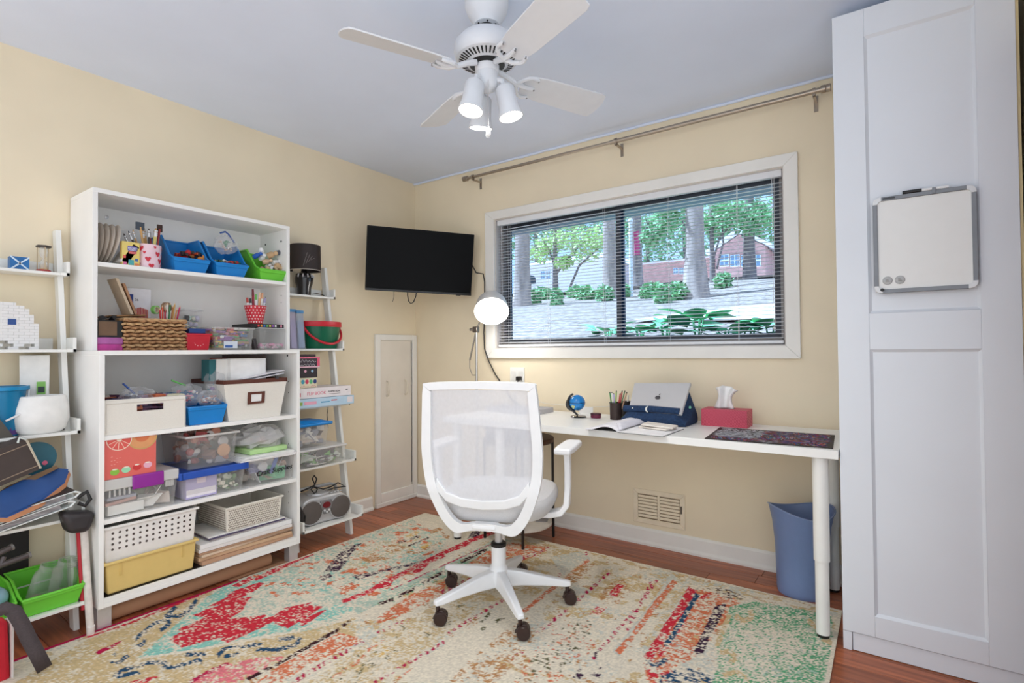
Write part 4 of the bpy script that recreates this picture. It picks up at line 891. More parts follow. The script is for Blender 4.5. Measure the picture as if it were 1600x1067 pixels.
# broad-leaved plants right under the window
M_leaf = mat((120, 196, 140), .55, var=.25, scale=8)
def leafmesh(L, w):
    mb = MB(); prof = [0, .55, .85, 1, .95, .75, .45, .05]; vs = []; fs = []
    for i, k in enumerate(prof):
        t_ = i/(len(prof)-1); x = L*t_; z = -.35*L*t_*t_
        vs += [(x, -w*k, z+.02*L*k), (x, 0, z-.02*L), (x, w*k, z+.02*L*k)]
    for i in range(len(prof)-1):
        o = i*3; fs += [(o, o+1, o+4, o+3), (o+1, o+2, o+5, o+4)]
    return mb.add(vs, fs)
lm = leafmesh(.16, .06).build('leaf', M_leaf, None, smooth=True, base=(0, 0, 0), recalc=False); lmd = lm.data; bpy.data.objects.remove(lm)
for i, (u, v, yy, n, sz) in enumerate(((950, 515, 1.3, 9, 1), (1000, 512, 1.1, 10, 1), (1040, 510, 1.0, 10, 1.1), (1090, 500, 1.0, 12, 1.35), (1130, 515, .9, 10, 1), (1170, 512, .95, 10, 1.1), (1205, 508, .9, 8, 1))):
    c = on(u, v, 'y', yy); z = gz(c[0], c[1])-.1
    pl = thing('leafy_plant', 'broad-leaved green plant under the window, %s from the left' % ['first', 'second', 'third', 'tallest, fourth', 'fifth', 'sixth', 'seventh'][i], 'plant', (c[0], c[1], z), 'broad-leaved plants under the window')
    for k in range(n):
        a = k*2.4+i; el = .2+.5*r1.random(); hh = (c[2]-z)*(.75+.35*r1.random())*(1.12 if i == 3 and k < 3 else 1)
        lf = bpy.data.objects.new('leaf', lmd); COL.objects.link(lf); lf.parent = pl; rr = .03+.10*r1.random()
        lf.location = (rr*math.cos(a), rr*math.sin(a)*.6, hh); lf.rotation_euler = (r1.random()*.6-.3, -el, a); lf.scale = (sz,)*3
    st3 = MB()
    for k in range(5): st3.tube([(c[0], c[1], z), (c[0]+.04*math.cos(k*1.3), c[1]+.03*math.sin(k*1.3), c[2])], .006, 6)
    st3.build('stem', M_leaf, pl)
# soffit and brick pier of this house
struct(MB().box(-.6, 4, .14, .62, WZ1+.035, WZ1+.10).build('trim_2', mat((150, 156, 166), .8), base=(0, .3, WZ1)))
xp = float(on(800, 450, 'y', .50)[0])
pier = struct(MB().box(xp-.40, xp-.010, .145, .50, .6, WZ1+.03).build('wall_outside', mat((176, 170, 166), .95)))
M_brick = mat((120, 96, 92), .9, var=.25, scale=14, bump=.6, bscale=60); bmsh = None
for k in range(20):
    z = .62+k*.072
    for j in range(2):
        y0_, y1_ = (.15, .345) if j == 0 else (.355, .502)
        if k % 2: y0_, y1_ = (.15, .245) if j == 0 else (.255, .502)
        MB().box(xp-.03, xp, y0_, y1_, z, z+.062).build('brick', M_brick, pier, bev=.003, seg=1)
# ================================================================ storage things
M_blue = mat((24, 132, 208), .35, var=.03); M_lime = mat((112, 206, 60), .35, var=.03); M_red = mat((206, 34, 52), .4); M_cream = mat((232, 226, 216), .9, var=.03, scale=200, bump=.2, bscale=500)
M_paper = mat((238, 236, 232), .8, var=.02); M_kraft = mat((176, 132, 100), .85, var=.06, scale=10); M_brown = mat((96, 52, 40), .8)
M_clear = clear((240, 239, 236), .20, .25); M_clear2 = clear((244, 244, 244), .14, .15); M_bag = clear((244, 244, 246), .22, .12)
def stackbin(label, y0, y1, xb, xf, z0, zf, zb, m, group=None, taper=.016):
    """open-front stacking bin: low front lip, sides sweeping up to a tall back"""
    t = thing('storage_bin', label, 'bin', ((xb+xf)/2, (y0+y1)/2, z0), group)
    tp = taper; s = MB(); k = .002
    fl, fr_, bl_, br_ = (xf-tp*1.2, y0+tp), (xf-tp*1.2, y1-tp), (xb+.008, y0+tp), (xb+.008, y1-tp)
    zm = zf+(zb-zf)*.15; xm1 = xf-(xf-xb)*.16; xm2 = xf-(xf-xb)*.52
    side = lambda y, yb: [(xf-tp*1.2, yb, z0+k), (xf, y, z0+zf), (xm1, y, z0+zm), (xm2, y, z0+zb), (xb, y, z0+zb), (xb+.008, yb, z0+k)]
    vs = []; fs = []
    L = side(y0, y0+tp); Rr = side(y1, y1-tp); vs = L+Rr
    fs = [(0, 1, 2, 3, 4, 5), (6, 7, 8, 9, 10, 11), (0, 6, 7, 1), (4, 10, 11, 5), (0, 5, 11, 6)]
    s.add(vs, fs).build('tub', m, t, solid=.004)
    e = .005
    MB().tube([(xb, y0, z0+zb), (xm2, y0-e*.4, z0+zb), (xm1, y0-e*.4, z0+zm), (xf, y0, z0+zf), (xf+.003, (y0+y1)/2, z0+zf), (xf, y1, z0+zf), (xm1, y1+e*.4, z0+zm), (xm2, y1+e*.4, z0+zb), (xb, y1, z0+zb)], .0055, 8, close=True).build('rim', m, t, smooth=True)
    MB().hexa([(xf-tp*.2, y0+.002, z0+zf-.016), (xf+.003, y0+.002, z0+zf-.014), (xf+.003, y1-.002, z0+zf-.014), (xf-tp*.2, y1-.002, z0+zf-.016)], [(xf-.004, y0, z0+zf), (xf+.005, y0, z0+zf), (xf+.005, y1, z0+zf), (xf-.004, y1, z0+zf)]).build('front_lip', m, t, bev=.002)
    for yy in (y0+tp+.012, y1-tp-.026): MB().box(xf-tp*1.2-.02, xf-tp*1.2-.002, yy, yy+.014, z0, z0+.004).build('foot', m, t)
    return t
def tub(name, label, cat, y0, y1, x0, x1, z0, z1, m, tp=.01, rim=.006, th=.003, group=None, parts=True, rm=None, bev=.006):
    t = thing(name, label, cat, ((x0+x1)/2, (y0+y1)/2, z0), group)
    b = [(x0+tp, y0+tp, z0+.001), (x1-tp, y0+tp, z0+.001), (x1-tp, y1-tp, z0+.001), (x0+tp, y1-tp, z0+.001)]; u = [(x0, y0, z1), (x1, y0, z1), (x1, y1, z1), (x0, y1, z1)]
    o = MB().add(b+u, [(3, 2, 1, 0)]+[(i, (i+1) % 4, 4+(i+1) % 4, 4+i) for i in range(4)]).build('body', m, t, solid=0 if m.name.startswith('clear') else th)
    if bev:
        d = o.modifiers.new('bevel', 'BEVEL'); d.width = bev; d.segments = 2; d.limit_method = 'ANGLE'; o.modifiers.move(len(o.modifiers)-1, 0)
    if rim:
        s = MB(); r = rim
        for (a, b2, c, d2) in ((x0-r, x1+r, y0-r, y0+.002), (x0-r, x1+r, y1-.002, y1+r), (x0-r, x0+.002, y0, y1), (x1-.002, x1+r, y0, y1)): s.box(a, b2, c, d2, z1-.010, z1)
        s.build('rim', rm or m, t, bev=.002)
    return t
def lid(t, y0, y1, x0, x1, z, h, m, o=.008):
    return MB().box(x0-o, x1+o, y0-o, y1+o, z, z+h).build('lid', m, t, bev=.005)
PAL = [(206, 60, 60), (230, 150, 60), (60, 120, 190), (90, 160, 90), (230, 200, 90), (150, 90, 170), (236, 234, 228), (60, 50, 50), (230, 150, 170), (180, 140, 100)]
def fill(t, y0, y1, x0, x1, z0, z1, n, pal, seed, size=.03, name='contents', shapes='bcs'):
    """loose small pieces seen through or over a container, one part per colour"""
    r = random.Random(seed); g = {}
    for i in range(n):
        c = r.choice(pal); mb = g.setdefault(c, MB()); p = Vector((x0+(x1-x0)*r.random(), y0+(y1-y0)*r.random(), z0+(z1-z0)*r.random())); k = size*(.6+.7*r.random()); sh = r.choice(shapes)
        mb.M = Matrix.Translation(p) @ Matrix.Rotation(r.random()*6, 4, 'Z') @ Matrix.Rotation(r.random()*1.4, 4, 'X')
        if sh == 'b': mb.box(-k*.5, k*.5, -k*.35, k*.35, -k*.22, k*.22)
        elif sh == 'c': mb.cyl((-k*.8, 0, 0), (k*.8, 0, 0), k*.16, n=8)
        elif sh == 'f': mb.box(-k, k, -k*.7, k*.7, -k*.03, k*.03)
        else: mb.ball((0, 0, 0), k*.4, n=8, m=6)
    for c, mb in g.items():
        for q in mb.v: q.x = min(max(q.x, x0), x1); q.y = min(max(q.y, y0), y1); q.z = min(max(q.z, z0), z1+size*.3)
        mb.M = None; mb.build(name, mat(c, .6, var=.1), t)['kind'] = 'stuff'
def bag(label, c, r, sc, seed, zipc=None, zp=None, name='zip_bag', fillpal=None, m=None):
    t = thing(name, label, 'bag', (c[0], c[1], c[2]-r*sc[2]))
    MB().ball(c, r, sc, n=16, m=10, jit=.17, rnd=random.Random(seed)).build('film', m or M_bag, t, smooth=False)
    if fillpal: fill(t, c[1]-r*sc[1]*.55, c[1]+r*sc[1]*.55, c[0]-r*sc[0]*.5, c[0]+r*sc[0]*.5, c[2]-r*sc[2]*.6, c[2]+r*sc[2]*.35, 26, fillpal, seed, r*.30)
    if zipc: MB().tube(zp, .0045, 6).build('zip_strip', mat(zipc, .4), t, smooth=True)
    return t
def brush(label, p0, p1, m1, m2, r=.0035, flat=None, name='paint_brush', group='brushes in the heart cup'):
    p0, p1 = Vector(p0), Vector(p1); d = (p1-p0).normalized(); t = thing(name, label, 'brush', tuple(p0), group)
    MB().cyl(p0, p1-d*.03, r, r*1.1, n=8).build('handle', m1, t, smooth=True); MB().cyl(p1-d*.040, p1-d*.010, r*1.2, r*1.3, n=8).build('ferrule', m1 if flat else M_metal, t, smooth=True)
    if flat: MB(Matrix.Translation(p1)).box(-.004, .004, -flat/2, flat/2, -.022, .012).build('bristles', m2, t, bev=.001)
    else: MB().cyl(p1-d*.02, p1, r*1.4, r*.4, n=8).build('bristles', m2, t, smooth=True)
def scribble(par, ya, yb, z, h, x, col, seed):      # illegible line of print
    r = random.Random(seed); n = int((yb-ya)/(h*.55)); pts = [(x, ya+(yb-ya)*i/n, z+h*(.15+.85*r.random())*(i % 2)) for i in range(n+1)]
    MB().tube(pts, h*.07, 4).build('print', mat(col, .6), par)
def jarglass():
    m = bpy.data.materials.new('clear_jar_glass'); m.use_nodes = True; t = m.node_tree; b = t.nodes['Principled BSDF']
    b.inputs['Base Color'].default_value = (*lin((206, 210, 200)), 1); b.inputs['Roughness'].default_value = .04; b.inputs['Specular IOR Level'].default_value = .9
    tr = N(t, 'ShaderNodeBsdfTransparent'); tr.inputs[0].default_value = (.95, .97, .94, 1); lw = N(t, 'ShaderNodeLayerWeight'); lw.inputs[0].default_value = .35
    mx = N(t, 'ShaderNodeMixShader'); mr = N(t, 'ShaderNodeMapRange'); mr.inputs[3].default_value = .05; mr.inputs[4].default_value = .75
    t.links.new(lw.outputs['Facing'], mr.inputs[0]); t.links.new(mr.outputs[0], mx.inputs[0]); t.links.new(tr.outputs[0], mx.inputs[1]); t.links.new(b.outputs[0], mx.inputs[2]); t.links.new(mx.outputs[0], t.nodes['Material Output'].inputs[0]); return m
# ---- hutch, upper shelf
for i in range(5):
    y = -2.126+i*.017; A = Matrix.Translation((.135+.006*i, y, S1+.098)) @ Matrix.Rotation(R_(-4-i*2.2), 4, 'X')
    tag(MB(A).lathe([(0, 0), (.066, .0), (.092, .007), (.097, .008), (.092, .0085), (.066, .0018), (0, .0018)], axis='y', n=36).build('paper_plate', mat((226, 214, 200), .8), smooth=True), 'cream paper plate leaning in the row at the left end of the top shelf', 'plate', 'leaning paper plates')
tag(MB(rotm('X', -30, (.2, -2.04, S1))).box(.15, .262, -2.056, -2.022, S1+.010, S1+.110).build('paper_pad', mat((222, 216, 208), .8), bev=.004), 'white paper pad leaning beside the plates', 'paper')
cb = thing('crayon_box', 'yellow and red children craft box beside the heart cup', 'box', (.255, -1.98, S1))
ya, yb_ = Y(191, 395, .262), Y(218.5, 395, .262); zt_ = Z(205, 378, .262)
MB().box(.235, .262, ya, yb_, S1, zt_).build('carton', mat((232, 208, 120), .6), cb, bev=.001)
hy = yb_-ya; hzz = zt_-S1
def decal(par, ya, yb, za, zb, x, c, name='print'): return MB().box(x, x+.0008, ya, yb, za, zb).build(name, mat(c, .6), par)
decal(cb, ya+hy*.3, ya+hy*.82, S1+hzz*.62, S1+hzz*.82, .262, (120, 110, 180)); decal(cb, ya+hy*.36, ya+hy*.8, S1+hzz*.5, S1+hzz*.6, .262, (222, 110, 110)); decal(cb, ya+hy*.05, ya+hy*.25, S1+hzz*.02, S1+hzz*.14, .262, (214, 110, 150)); decal(cb, ya+hy*.35, ya+hy*.66, S1+hzz*.03, S1+hzz*.25, .262, (80, 170, 170)); decal(cb, ya+hy*.05, ya+hy*.2, S1+hzz*.3, S1+hzz*.42, .262, (222, 90, 80)); decal(cb, ya+hy*.7, ya+hy*.95, S1+hzz*.02, S1+hzz*.12, .262, (230, 140, 90)); decal(cb, ya+hy*.72, ya+hy*.9, S1+hzz*.2, S1+hzz*.32, .262, (70, 110, 170))
text('lettering', 'PROJECT', mat((250, 250, 250), .6), cb, (.2632, ya+hy*.32, S1+hzz*.70), (0, 1, 0), (0, 0, 1), .0098)
text('lettering', 'PAINT', mat((250, 250, 250), .6), cb, (.2632, ya+hy*.36, S1+hzz*.63), (0, 1, 0), (0, 0, 1), .0092)
decal(cb, ya-.0008, ya, S1, zt_, .24, (170, 40, 50))
cu = thing('heart_cup', 'white tin cup printed with red hearts, full of paintbrushes', 'cup', (.20, -1.93, S1))
cx, cy, cr_, ch_ = .215, -1.925, .055, .108
MB().lathe([(0, S1), (cr_*.92, S1), (cr_, S1+ch_), (cr_-.003, S1+ch_), (cr_*.9, S1+.004), (0, S1+.004)], (cx, cy, 0), n=32, capa=False).build('body', mat((238, 206, 216), .4), cu, smooth=True)
hs_ = MB(); r2 = random.Random(2)
for k in range(20):
    a = R_(-120+k*14.5); z = S1+.016+.026*(k*7 % 4)-.004*(k % 3); rad = cr_*.93+.0015+(z-S1)/ch_*cr_*.08; sz = .013 if k % 3 else .007
    q = [(0, -1), (.55, -.3), (.9, .3), (.75, .8), (.35, .85), (0, .45), (-.35, .85), (-.75, .8), (-.9, .3), (-.55, -.3)]
    vs = [(cx+rad*math.cos(a+u*sz/rad), cy+rad*math.sin(a+u*sz/rad), z+v*sz) for u, v in q]; hs_.add(vs, [tuple(range(10))])
hs_.build('heart_print', mat((206, 40, 60), .5), cu)
M_w1 = mat((206, 160, 100), .5); M_w2 = mat((150, 40, 40), .4); M_w3 = mat((222, 206, 120), .4); M_w4 = mat((60, 44, 40), .4); M_bris = mat((60, 40, 34), .8); M_bris2 = mat((70, 78, 88), .8); M_bris3 = mat((190, 150, 100), .8)
bs = [(196, 364, M_w2, M_bris), (200, 361, M_w4, M_bris2), (209, 358, M_w1, M_bris3), (217, 352, M_w1, M_bris2), (224, 358, M_w1, M_bris3), (228, 355, M_w1, M_bris3), (232, 357, M_w4, M_bris), (235, 359, M_w2, M_bris), (242, 357, M_w3, M_bris3), (250, 355, M_w2, M_bris)]
nm_ = ['dark red brush leaning furthest left', 'black brush second from the left', 'tan brush with pale bristles', 'wide grey flat brush standing tallest', 'wooden brush behind the cup centre', 'tan wooden brush right of centre', 'thin black brush right of centre', 'slim red brush near the right', 'yellow-handled brush near the right', 'red brush with brown flat tip furthest right']
for i, (u, v, a, b) in enumerate(bs):
    tp_ = on(u, v, 'x', .215); f_ = (i-4.5)/9
    brush(nm_[i]+' in heart cup', (cx-.01+.02*(i % 2), cy+f_*.06, S1+.02), (tp_[0]-.02+.04*((i*3) % 5)/5, tp_[1], tp_[2]), a, b, .0042 if i != 8 else .007, .034 if i == 3 else (.022 if i == 9 else None))
b1 = stackbin('blue stacking bin left of its twin on the top shelf', Y(271, 405, .272), Y(328, 410, .272), .03, .272, S1, .060, .178, M_blue, 'stacking bins on the top shelf')
fill(b1, Y(283, 398, .2), Y(318, 398, .2), .10, .22, S1+.05, S1+.105, 50, [(222, 90, 50), (190, 40, 44), (60, 50, 50), (230, 150, 70)], 5, .036)
b2 = stackbin('blue stacking bin holding a zip bag, middle of the top shelf', Y(337, 405, .272), Y(388, 410, .272), .03, .272, S1, .060, .178, M_blue, 'stacking bins on the top shelf')
fill(b2, Y(345, 398, .2), Y(378, 398, .2), .10, .22, S1+.05, S1+.095, 44, [(70, 150, 110), (190, 60, 60), (230, 228, 220), (120, 90, 60)], 6, .034)
c = on(352, 384, 'x', .18)
bag('clear zip bag with blue strip sticking out of the blue bin', (.18, c[1], c[2]+.005), .052, (.75, 1.12, .92), 3, (70, 100, 170), [tuple(on(344, 364, 'x', .18)), tuple(on(352, 362, 'x', .18)), tuple(on(357, 366, 'x', .18)), tuple(on(366, 379, 'x', .18))], fillpal=[(230, 200, 180), (240, 238, 230), (90, 160, 120)])
b3 = stackbin('lime green stacking bin at the right end of the top shelf', Y(406, 415, .272), Y(447, 415, .272), .03, .272, S1, .056, .172, M_lime, 'stacking bins on the top shelf')
fill(b3, Y(410, 412, .2), Y(441, 412, .2), .10, .24, S1+.02, S1+.095, 70, [(222, 190, 150), (206, 170, 128), (236, 234, 230)], 8, .04, shapes='s')
for i, (u, v, r, col, lb) in enumerate(((408, 389, .015, (240, 240, 240), 'white knob-headed wooden peg doll at top'), (411, 398, .014, (236, 236, 238), 'white round peg doll with blue band'), (404, 395, .013, (44, 96, 190), 'blue round peg doll'), (427, 394, .017, (206, 170, 128), 'tan wooden peg doll'), (419, 405, .013, (222, 186, 152), 'short tan wooden peg'), (433, 406, .014, (234, 234, 232), 'white wooden peg'), (437, 391, .013, (80, 84, 96), 'dark patterned ball'), (441, 410, .010, (190, 130, 90), 'small brown peg'))):
    p = on(u, v+3, 'x', .205); t = thing('peg_doll', lb+' in green bin', 'toy', tuple(p-np.array([0, 0, r])), 'peg dolls in the green bin')
    A = Matrix.Translation(tuple(p)) @ Matrix.Rotation(R_(60+i*25), 4, 'Z') @ Matrix.Rotation(R_(70), 4, 'X')
    MB(A).lathe([(0, -.03), (r, -.03), (r, -.005), (r*.6, .004), (r*.35, .006)], n=16).build('body', mat(col, .5), t, smooth=True); MB(A).ball((0, 0, .014), r*.75).build('head', mat([min(255, k+12) for k in col], .5), t, smooth=True)
# ---- hutch, lower compartment (standing on the base top)
z0 = BZM
pb = thing('pink_tin', 'pink and purple patterned tin under the brown-fronted box', 'box', (.2, -2.08, z0)); ya, yb_ = hy0+T+.002, Y(192, 535, .27); zt_ = Z(170, 527, .27)
MB().box(.10, .27, ya, yb_, z0, z0+.028).build('base', mat((186, 60, 140), .4, var=.35, scale=14), pb, bev=.002); MB().box(.098, .272, ya, yb_+.001, z0+.028, zt_).build('lid', mat((178, 96, 160), .4, var=.3, scale=14), pb, bev=.003)
bb = thing('keepsake_box', 'black box with a brown front stacked on the pink tin', 'box', (.2, -2.08, zt_)); z2 = Z(170, 500, .27)
MB().box(.10, .268, ya, yb_, zt_, z2).build('body', M_dark, bb, bev=.002); MB().box(.268, .270, ya+.006, yb_-.022, zt_+.008, z2-.006).build('front_panel', mat((112, 84, 60), .5, var=.1), bb)
for i in range(2):
    y_ = ya+.035+i*.04; cl = thing('binder_clip', 'black binder clip on the keepsake box, %s one' % ('left', 'right')[i], 'clip', (.22, y_, z2), 'binder clips on the box')
    A = Matrix.Translation((.215, y_, z2+.010)) @ Matrix.Rotation(R_(20+40*i), 4, 'X') @ Matrix.Rotation(.6*i, 4, 'Z'); MB(A).prism([(-.016, -.006), (.016, -.006), (.004, .012), (-.004, .012)], 'x', -.012, .012).build('clip_body', M_dark, cl, bev=.001); MB(A).tube([(0, -.012, -.004), (.008, -.026, .004), (-.008, -.026, .004), (0, -.012, -.004)], .0012, 6).build('clip_wire', M_metal, cl)
# wicker basket
ya, yb_ = Y(196, 520, .282), Y(291, 520, .282); zt_ = Z(250, 500, .282); xb, xf = .06, .275
wk = thing('wicker_basket', 'brown woven wicker basket with tilted lid, full of pencils', 'basket', (.17, (ya+yb_)/2, z0))
M_wk = mat((176, 130, 88), .7, var=.3, scale=60); M_wk2 = mat((198, 158, 112), .7, var=.25, scale=60); M_wk3 = mat((118, 78, 48), .8)
MB().box(xb+.008, xf-.008, ya+.008, yb_-.008, z0, z0+.006).build('bottom', M_wk3, wk); s = MB()
for (a0, a1, c0, c1) in ((xb+.006, xf-.006, ya+.008, ya+.011), (xb+.006, xf-.006, yb_-.011, yb_-.008), (xf-.011, xf-.008, ya+.008, yb_-.008), (xb+.008, xb+.011, ya+.008, yb_-.008)): s.box(a0, a1, c0, c1, z0, zt_-.006)
s.build('liner', M_wk3, wk)
rows = 9; per = 26
for k in range(rows):
    z = z0+.006+(zt_-z0-.012)*k/(rows-1); pts = []; ph = math.pi*(k % 2)
    corner = [(xb, ya), (xf, ya), (xf, yb_), (xb, yb_)]
    for e in range(4):
        (x1, y1), (x2, y2) = corner[e], corner[(e+1) % 4]; n = 40 if e % 2 == 0 else 60
        nx_, ny_ = (y2-y1), -(x2-x1); L = math.hypot(nx_, ny_); nx_ /= L; ny_ /= L
        for i in range(n): w_o = .0065*math.sin(i*math.pi*.25+ph)*(0 if i == 0 else 1); t_ = i/n; pts.append((x1+(x2-x1)*t_+nx_*w_o, y1+(y2-y1)*t_+ny_*w_o, z+.0022*math.sin(i*.6+k)))
    MB().tube(pts, .0060, 6, close=True).build('weave_strand', (M_wk, M_wk2)[k % 2], wk, smooth=True)
MB().tube([(xb, ya, zt_), (xf, ya, zt_), (xf, yb_, zt_), (xb, yb_, zt_)], .007, 8, close=True).build('rim', M_wk2, wk, smooth=True)
lm_ = rotm('Y', 14, (xb, 0, zt_)) @ rotm('X', 5, (0, ya, zt_)); ld = MB(Matrix.Translation((0, -.015, .012)) @ rotm('X', 4, (0, ya, zt_)))
ld.box(xb-.03, .19, ya-.01, ya+.13, zt_, zt_+.008); ld.build('lid', M_wk, wk, bev=.003)
for (u0, v0, u1, v1, wd_, lb, mm) in ((200, 492, 176, 436, .012, 'pale wooden board leaning tallest behind the wicker basket', mat((206, 184, 156), .6)), (206, 492, 187, 444, .010, 'brown wooden board leaning behind the wicker basket', mat((168, 124, 90), .6))):
    p0, p1 = on(u0, v0, 'x', .16), on(u1, v1, 'x', .16); A = np.array([0, wd_, 0]); t = MB()
    t.hexa([tuple(p0-A/2+np.array([-.05, 0, 0])), tuple(p0+A/2+np.array([-.05, 0, 0])), tuple(p0+A/2+np.array([.05, 0, 0])), tuple(p0-A/2+np.array([.05, 0, 0]))], [tuple(p1-A/2+np.array([-.05, 0, 0])), tuple(p1+A/2+np.array([-.05, 0, 0])), tuple(p1+A/2+np.array([.05, 0, 0])), tuple(p1-A/2+np.array([.05, 0, 0]))])
    tag(t.build('wood_board', mm, bev=.001), lb, 'board')
pk = thing('pencil_pack', 'white card pack of coloured pencils standing behind the basket', 'pencil pack', (.1, -1.96, z0)); xx = .11
ya2, yb2, za2, zb2 = Y(199, 470, xx), Y(236, 470, xx), z0+.0, Z(218, 451, xx)
MB().box(xx-.018, xx, ya2, yb2, za2, zb2).build('card', mat((232, 230, 234), .5), pk, bev=.002); wv_ = yb2-ya2; hv = zb2-za2
decal(pk, ya2+wv_*.04, ya2+wv_*.24, zb2-hv*.32, zb2-hv*.10, xx, (40, 62, 140)); text('lettering', '36', mat((70, 70, 80), .6), pk, (xx+.0008, ya2+wv_*.30, zb2-hv*.20), (0, 1, 0), (0, 0, 1), .016)
for i in range(12): MB().cyl((xx+.002, ya2+wv_*(.18+.06*i), zb2-hv*.30-.002*abs(i-6)), (xx+.002, ya2+wv_*(.18+.06*i), zb2-hv*.56), .0022, n=6).build('pencil', mat([(200, 70, 60), (214, 110, 80), (190, 60, 70), (222, 130, 100)][i % 4], .5), pk)
decal(pk, ya2+wv_*.25, ya2+wv_*.9, zb2-hv*.72, zb2-hv*.58, xx, (90, 130, 84))
for i, (u, v, rad, col, lb) in enumerate(((243, 484, .020, (120, 180, 90), 'green tape roll'), (260, 480, .024, (150, 120, 96), 'grey tape ring'))):
    p = on(u, v, 'x', .20); t = thing('tape_roll', lb+' propped in the wicker basket', 'tape', tuple(p-np.array([0, 0, rad])))
    MB(Matrix.Translation(tuple(p)) @ Matrix.Rotation(R_(25), 4, 'Z')).lathe([(rad*.68, -.008), (rad, -.008), (rad, .008), (rad*.68, .008), (rad*.68, -.008)], axis='x', capa=False, capb=False).build('ring', mat(col, .4), t, smooth=True); MB(Matrix.Translation(tuple(p)) @ Matrix.Rotation(R_(25), 4, 'Z')).lathe([(rad*.60, -.009), (rad*.68, -.009), (rad*.68, .009), (rad*.60, .009), (rad*.6, -.009)], axis='x', capa=False, capb=False).build('core', mat((214, 196, 170), .7), t, smooth=True)
pc = [(200, 50, 60), (230, 90, 60), (60, 120, 70), (190, 30, 60), (170, 110, 60), (206, 160, 90), (210, 140, 80), (200, 40, 90), (230, 220, 210)]
pn = ['crimson', 'orange', 'green', 'dark red', 'brown', 'tan', 'amber', 'magenta', 'white']
for i, u in enumerate((250, 254, 266, 258, 270, 273, 276, 281, 262)):
    p = on(u, 484-(i % 3)*4, 'x', .21); q_ = p+np.array([-.01, (u-262)*-.0006, -.075]); t = thing('coloured_pencil', pn[i]+' coloured pencil poking out of the wicker basket', 'pencil', tuple(q_), 'pencils in the wicker basket')
    MB().cyl(tuple(q_), tuple(p), .0038, n=6).build('shaft', mat(pc[i], .5), t); d = (p-q_)/np.linalg.norm(p-q_); MB().cyl(tuple(p), tuple(p+d*.010), .0036, .0006, n=6).build('tip', mat((222, 190, 150), .6), t)
jar = tub('plastic_tub', 'clear tub of pastel pom-poms behind the red bin', 'tub', Y(287, 500, .13), Y(317, 500, .13), .05, .13, z0, Z(300, 483, .13), M_clear2, .006, .003)
fill(jar, Y(291, 500, .12), Y(313, 500, .12), .065, .115, z0+.06, Z(300, 496, .13), 40, [(226, 222, 200), (190, 220, 206), (236, 226, 210), (206, 200, 220)], 9, .040, shapes='s')
rb = tub('small_bin', 'small red plastic bin with white dot print', 'bin', Y(291, 535, .272), Y(330, 522, .272), .14, .272, z0, Z(310, 521, .272), M_red, .008, .005)
yr = (Y(291, 535, .272)+Y(330, 522, .272))/2
dd_ = MB()
for k in range(11): a = k*.57; dd_.ball((.2665, yr+.026*math.cos(a)*(.5+.05*k), z0+.040+.022*math.sin(a)*(.4+.05*k)), .0030, n=6, m=4)
dd_.build('dot_print', mat((240, 190, 190), .5), rb)
tag(MB().box(.15, .262, yr-.040, yr+.036, Z(310, 521, .272)+.0005, Z(310, 514, .272)+.002).build('blue_case', mat((36, 66, 130), .4), bev=.003), 'flat navy case lying on top of the small red bin', 'case')
ya, yb_ = Y(333, 540, .272), Y(398, 530, .272); zt_ = Z(360, 511, .272)
c1 = tub('clear_bin', 'clear bin packed with crayons and pens on the lower hutch shelf', 'bin', ya, yb_, .10, .272, z0, zt_, M_clear, .012, .004); fill(c1, ya+.02, yb_-.02, .12, .255, z0+.012, zt_-.002, 170, PAL, 11, .036, shapes='c'); decal(c1, ya+.055, ya+.125, z0+.010, z0+.046, .2655, (222, 226, 232), 'label_sticker'); decal(c1, ya+.062, ya+.10, z0+.014, z0+.026, .2664, (60, 100, 170), 'label_print')
tag(MB(rotm('X', 8, (.26, yb_+.008, z0))).box(.235, .262, yb_+.006, yb_+.024, z0, z0+.062).build('glue_bottle', mat((58, 50, 50), .4), bev=.004), 'dark little bottle between the two clear bins', 'bottle')
ya, yb_ = Y(406, 540, .276), Y(451, 540, .276)-.001; zt_ = Z(430, 512, .276)
c2_ = tub('clear_bin', 'clear lidded bin with pink contents at the hutch right end', 'bin', ya, yb_-.002, .06, .274, z0, zt_-.008, M_clear, .008, 0); lid(c2_, ya, yb_-.004, .062, .272, zt_-.008, .008, clear((240, 240, 238), .55, .3), .002)
fill(c2_, ya+.015, yb_-.015, .08, .255, z0+.008, z0+.035, 60, [(232, 150, 186), (180, 190, 180), (230, 190, 206), (206, 206, 200)], 12, .03)
ms = thing('marker_set', 'flat tin of colourful markers lying on the clear lidded bin', 'marker set', (.16, (ya+yb_)/2, zt_)); MB().box(.06, .255, Y(392, 506, .255), yb_-.006, zt_, zt_+.020).build('tin', M_dark, ms, bev=.002)
for i in range(9): yy_ = ya+.0+(yb_-ya-.02)*i/9; decal(ms, yy_, yy_+.010, zt_+.004, zt_+.016, .255, PAL[i])
pc_ = (.20, Y(399, 490, .20)); z3 = zt_+.0205
po = thing('dotted_cup', 'red cup with white hearts print holding markers', 'cup', (*pc_, z3)); hcup = Z(399, 478, .2)-z3
MB().lathe([(0, 0), (.036, 0), (.056, hcup), (.053, hcup), (.034, .004), (0, .004)], (*pc_, z3), n=32, capa=False).build('body', M_red, po, smooth=True)
dd_ = MB()
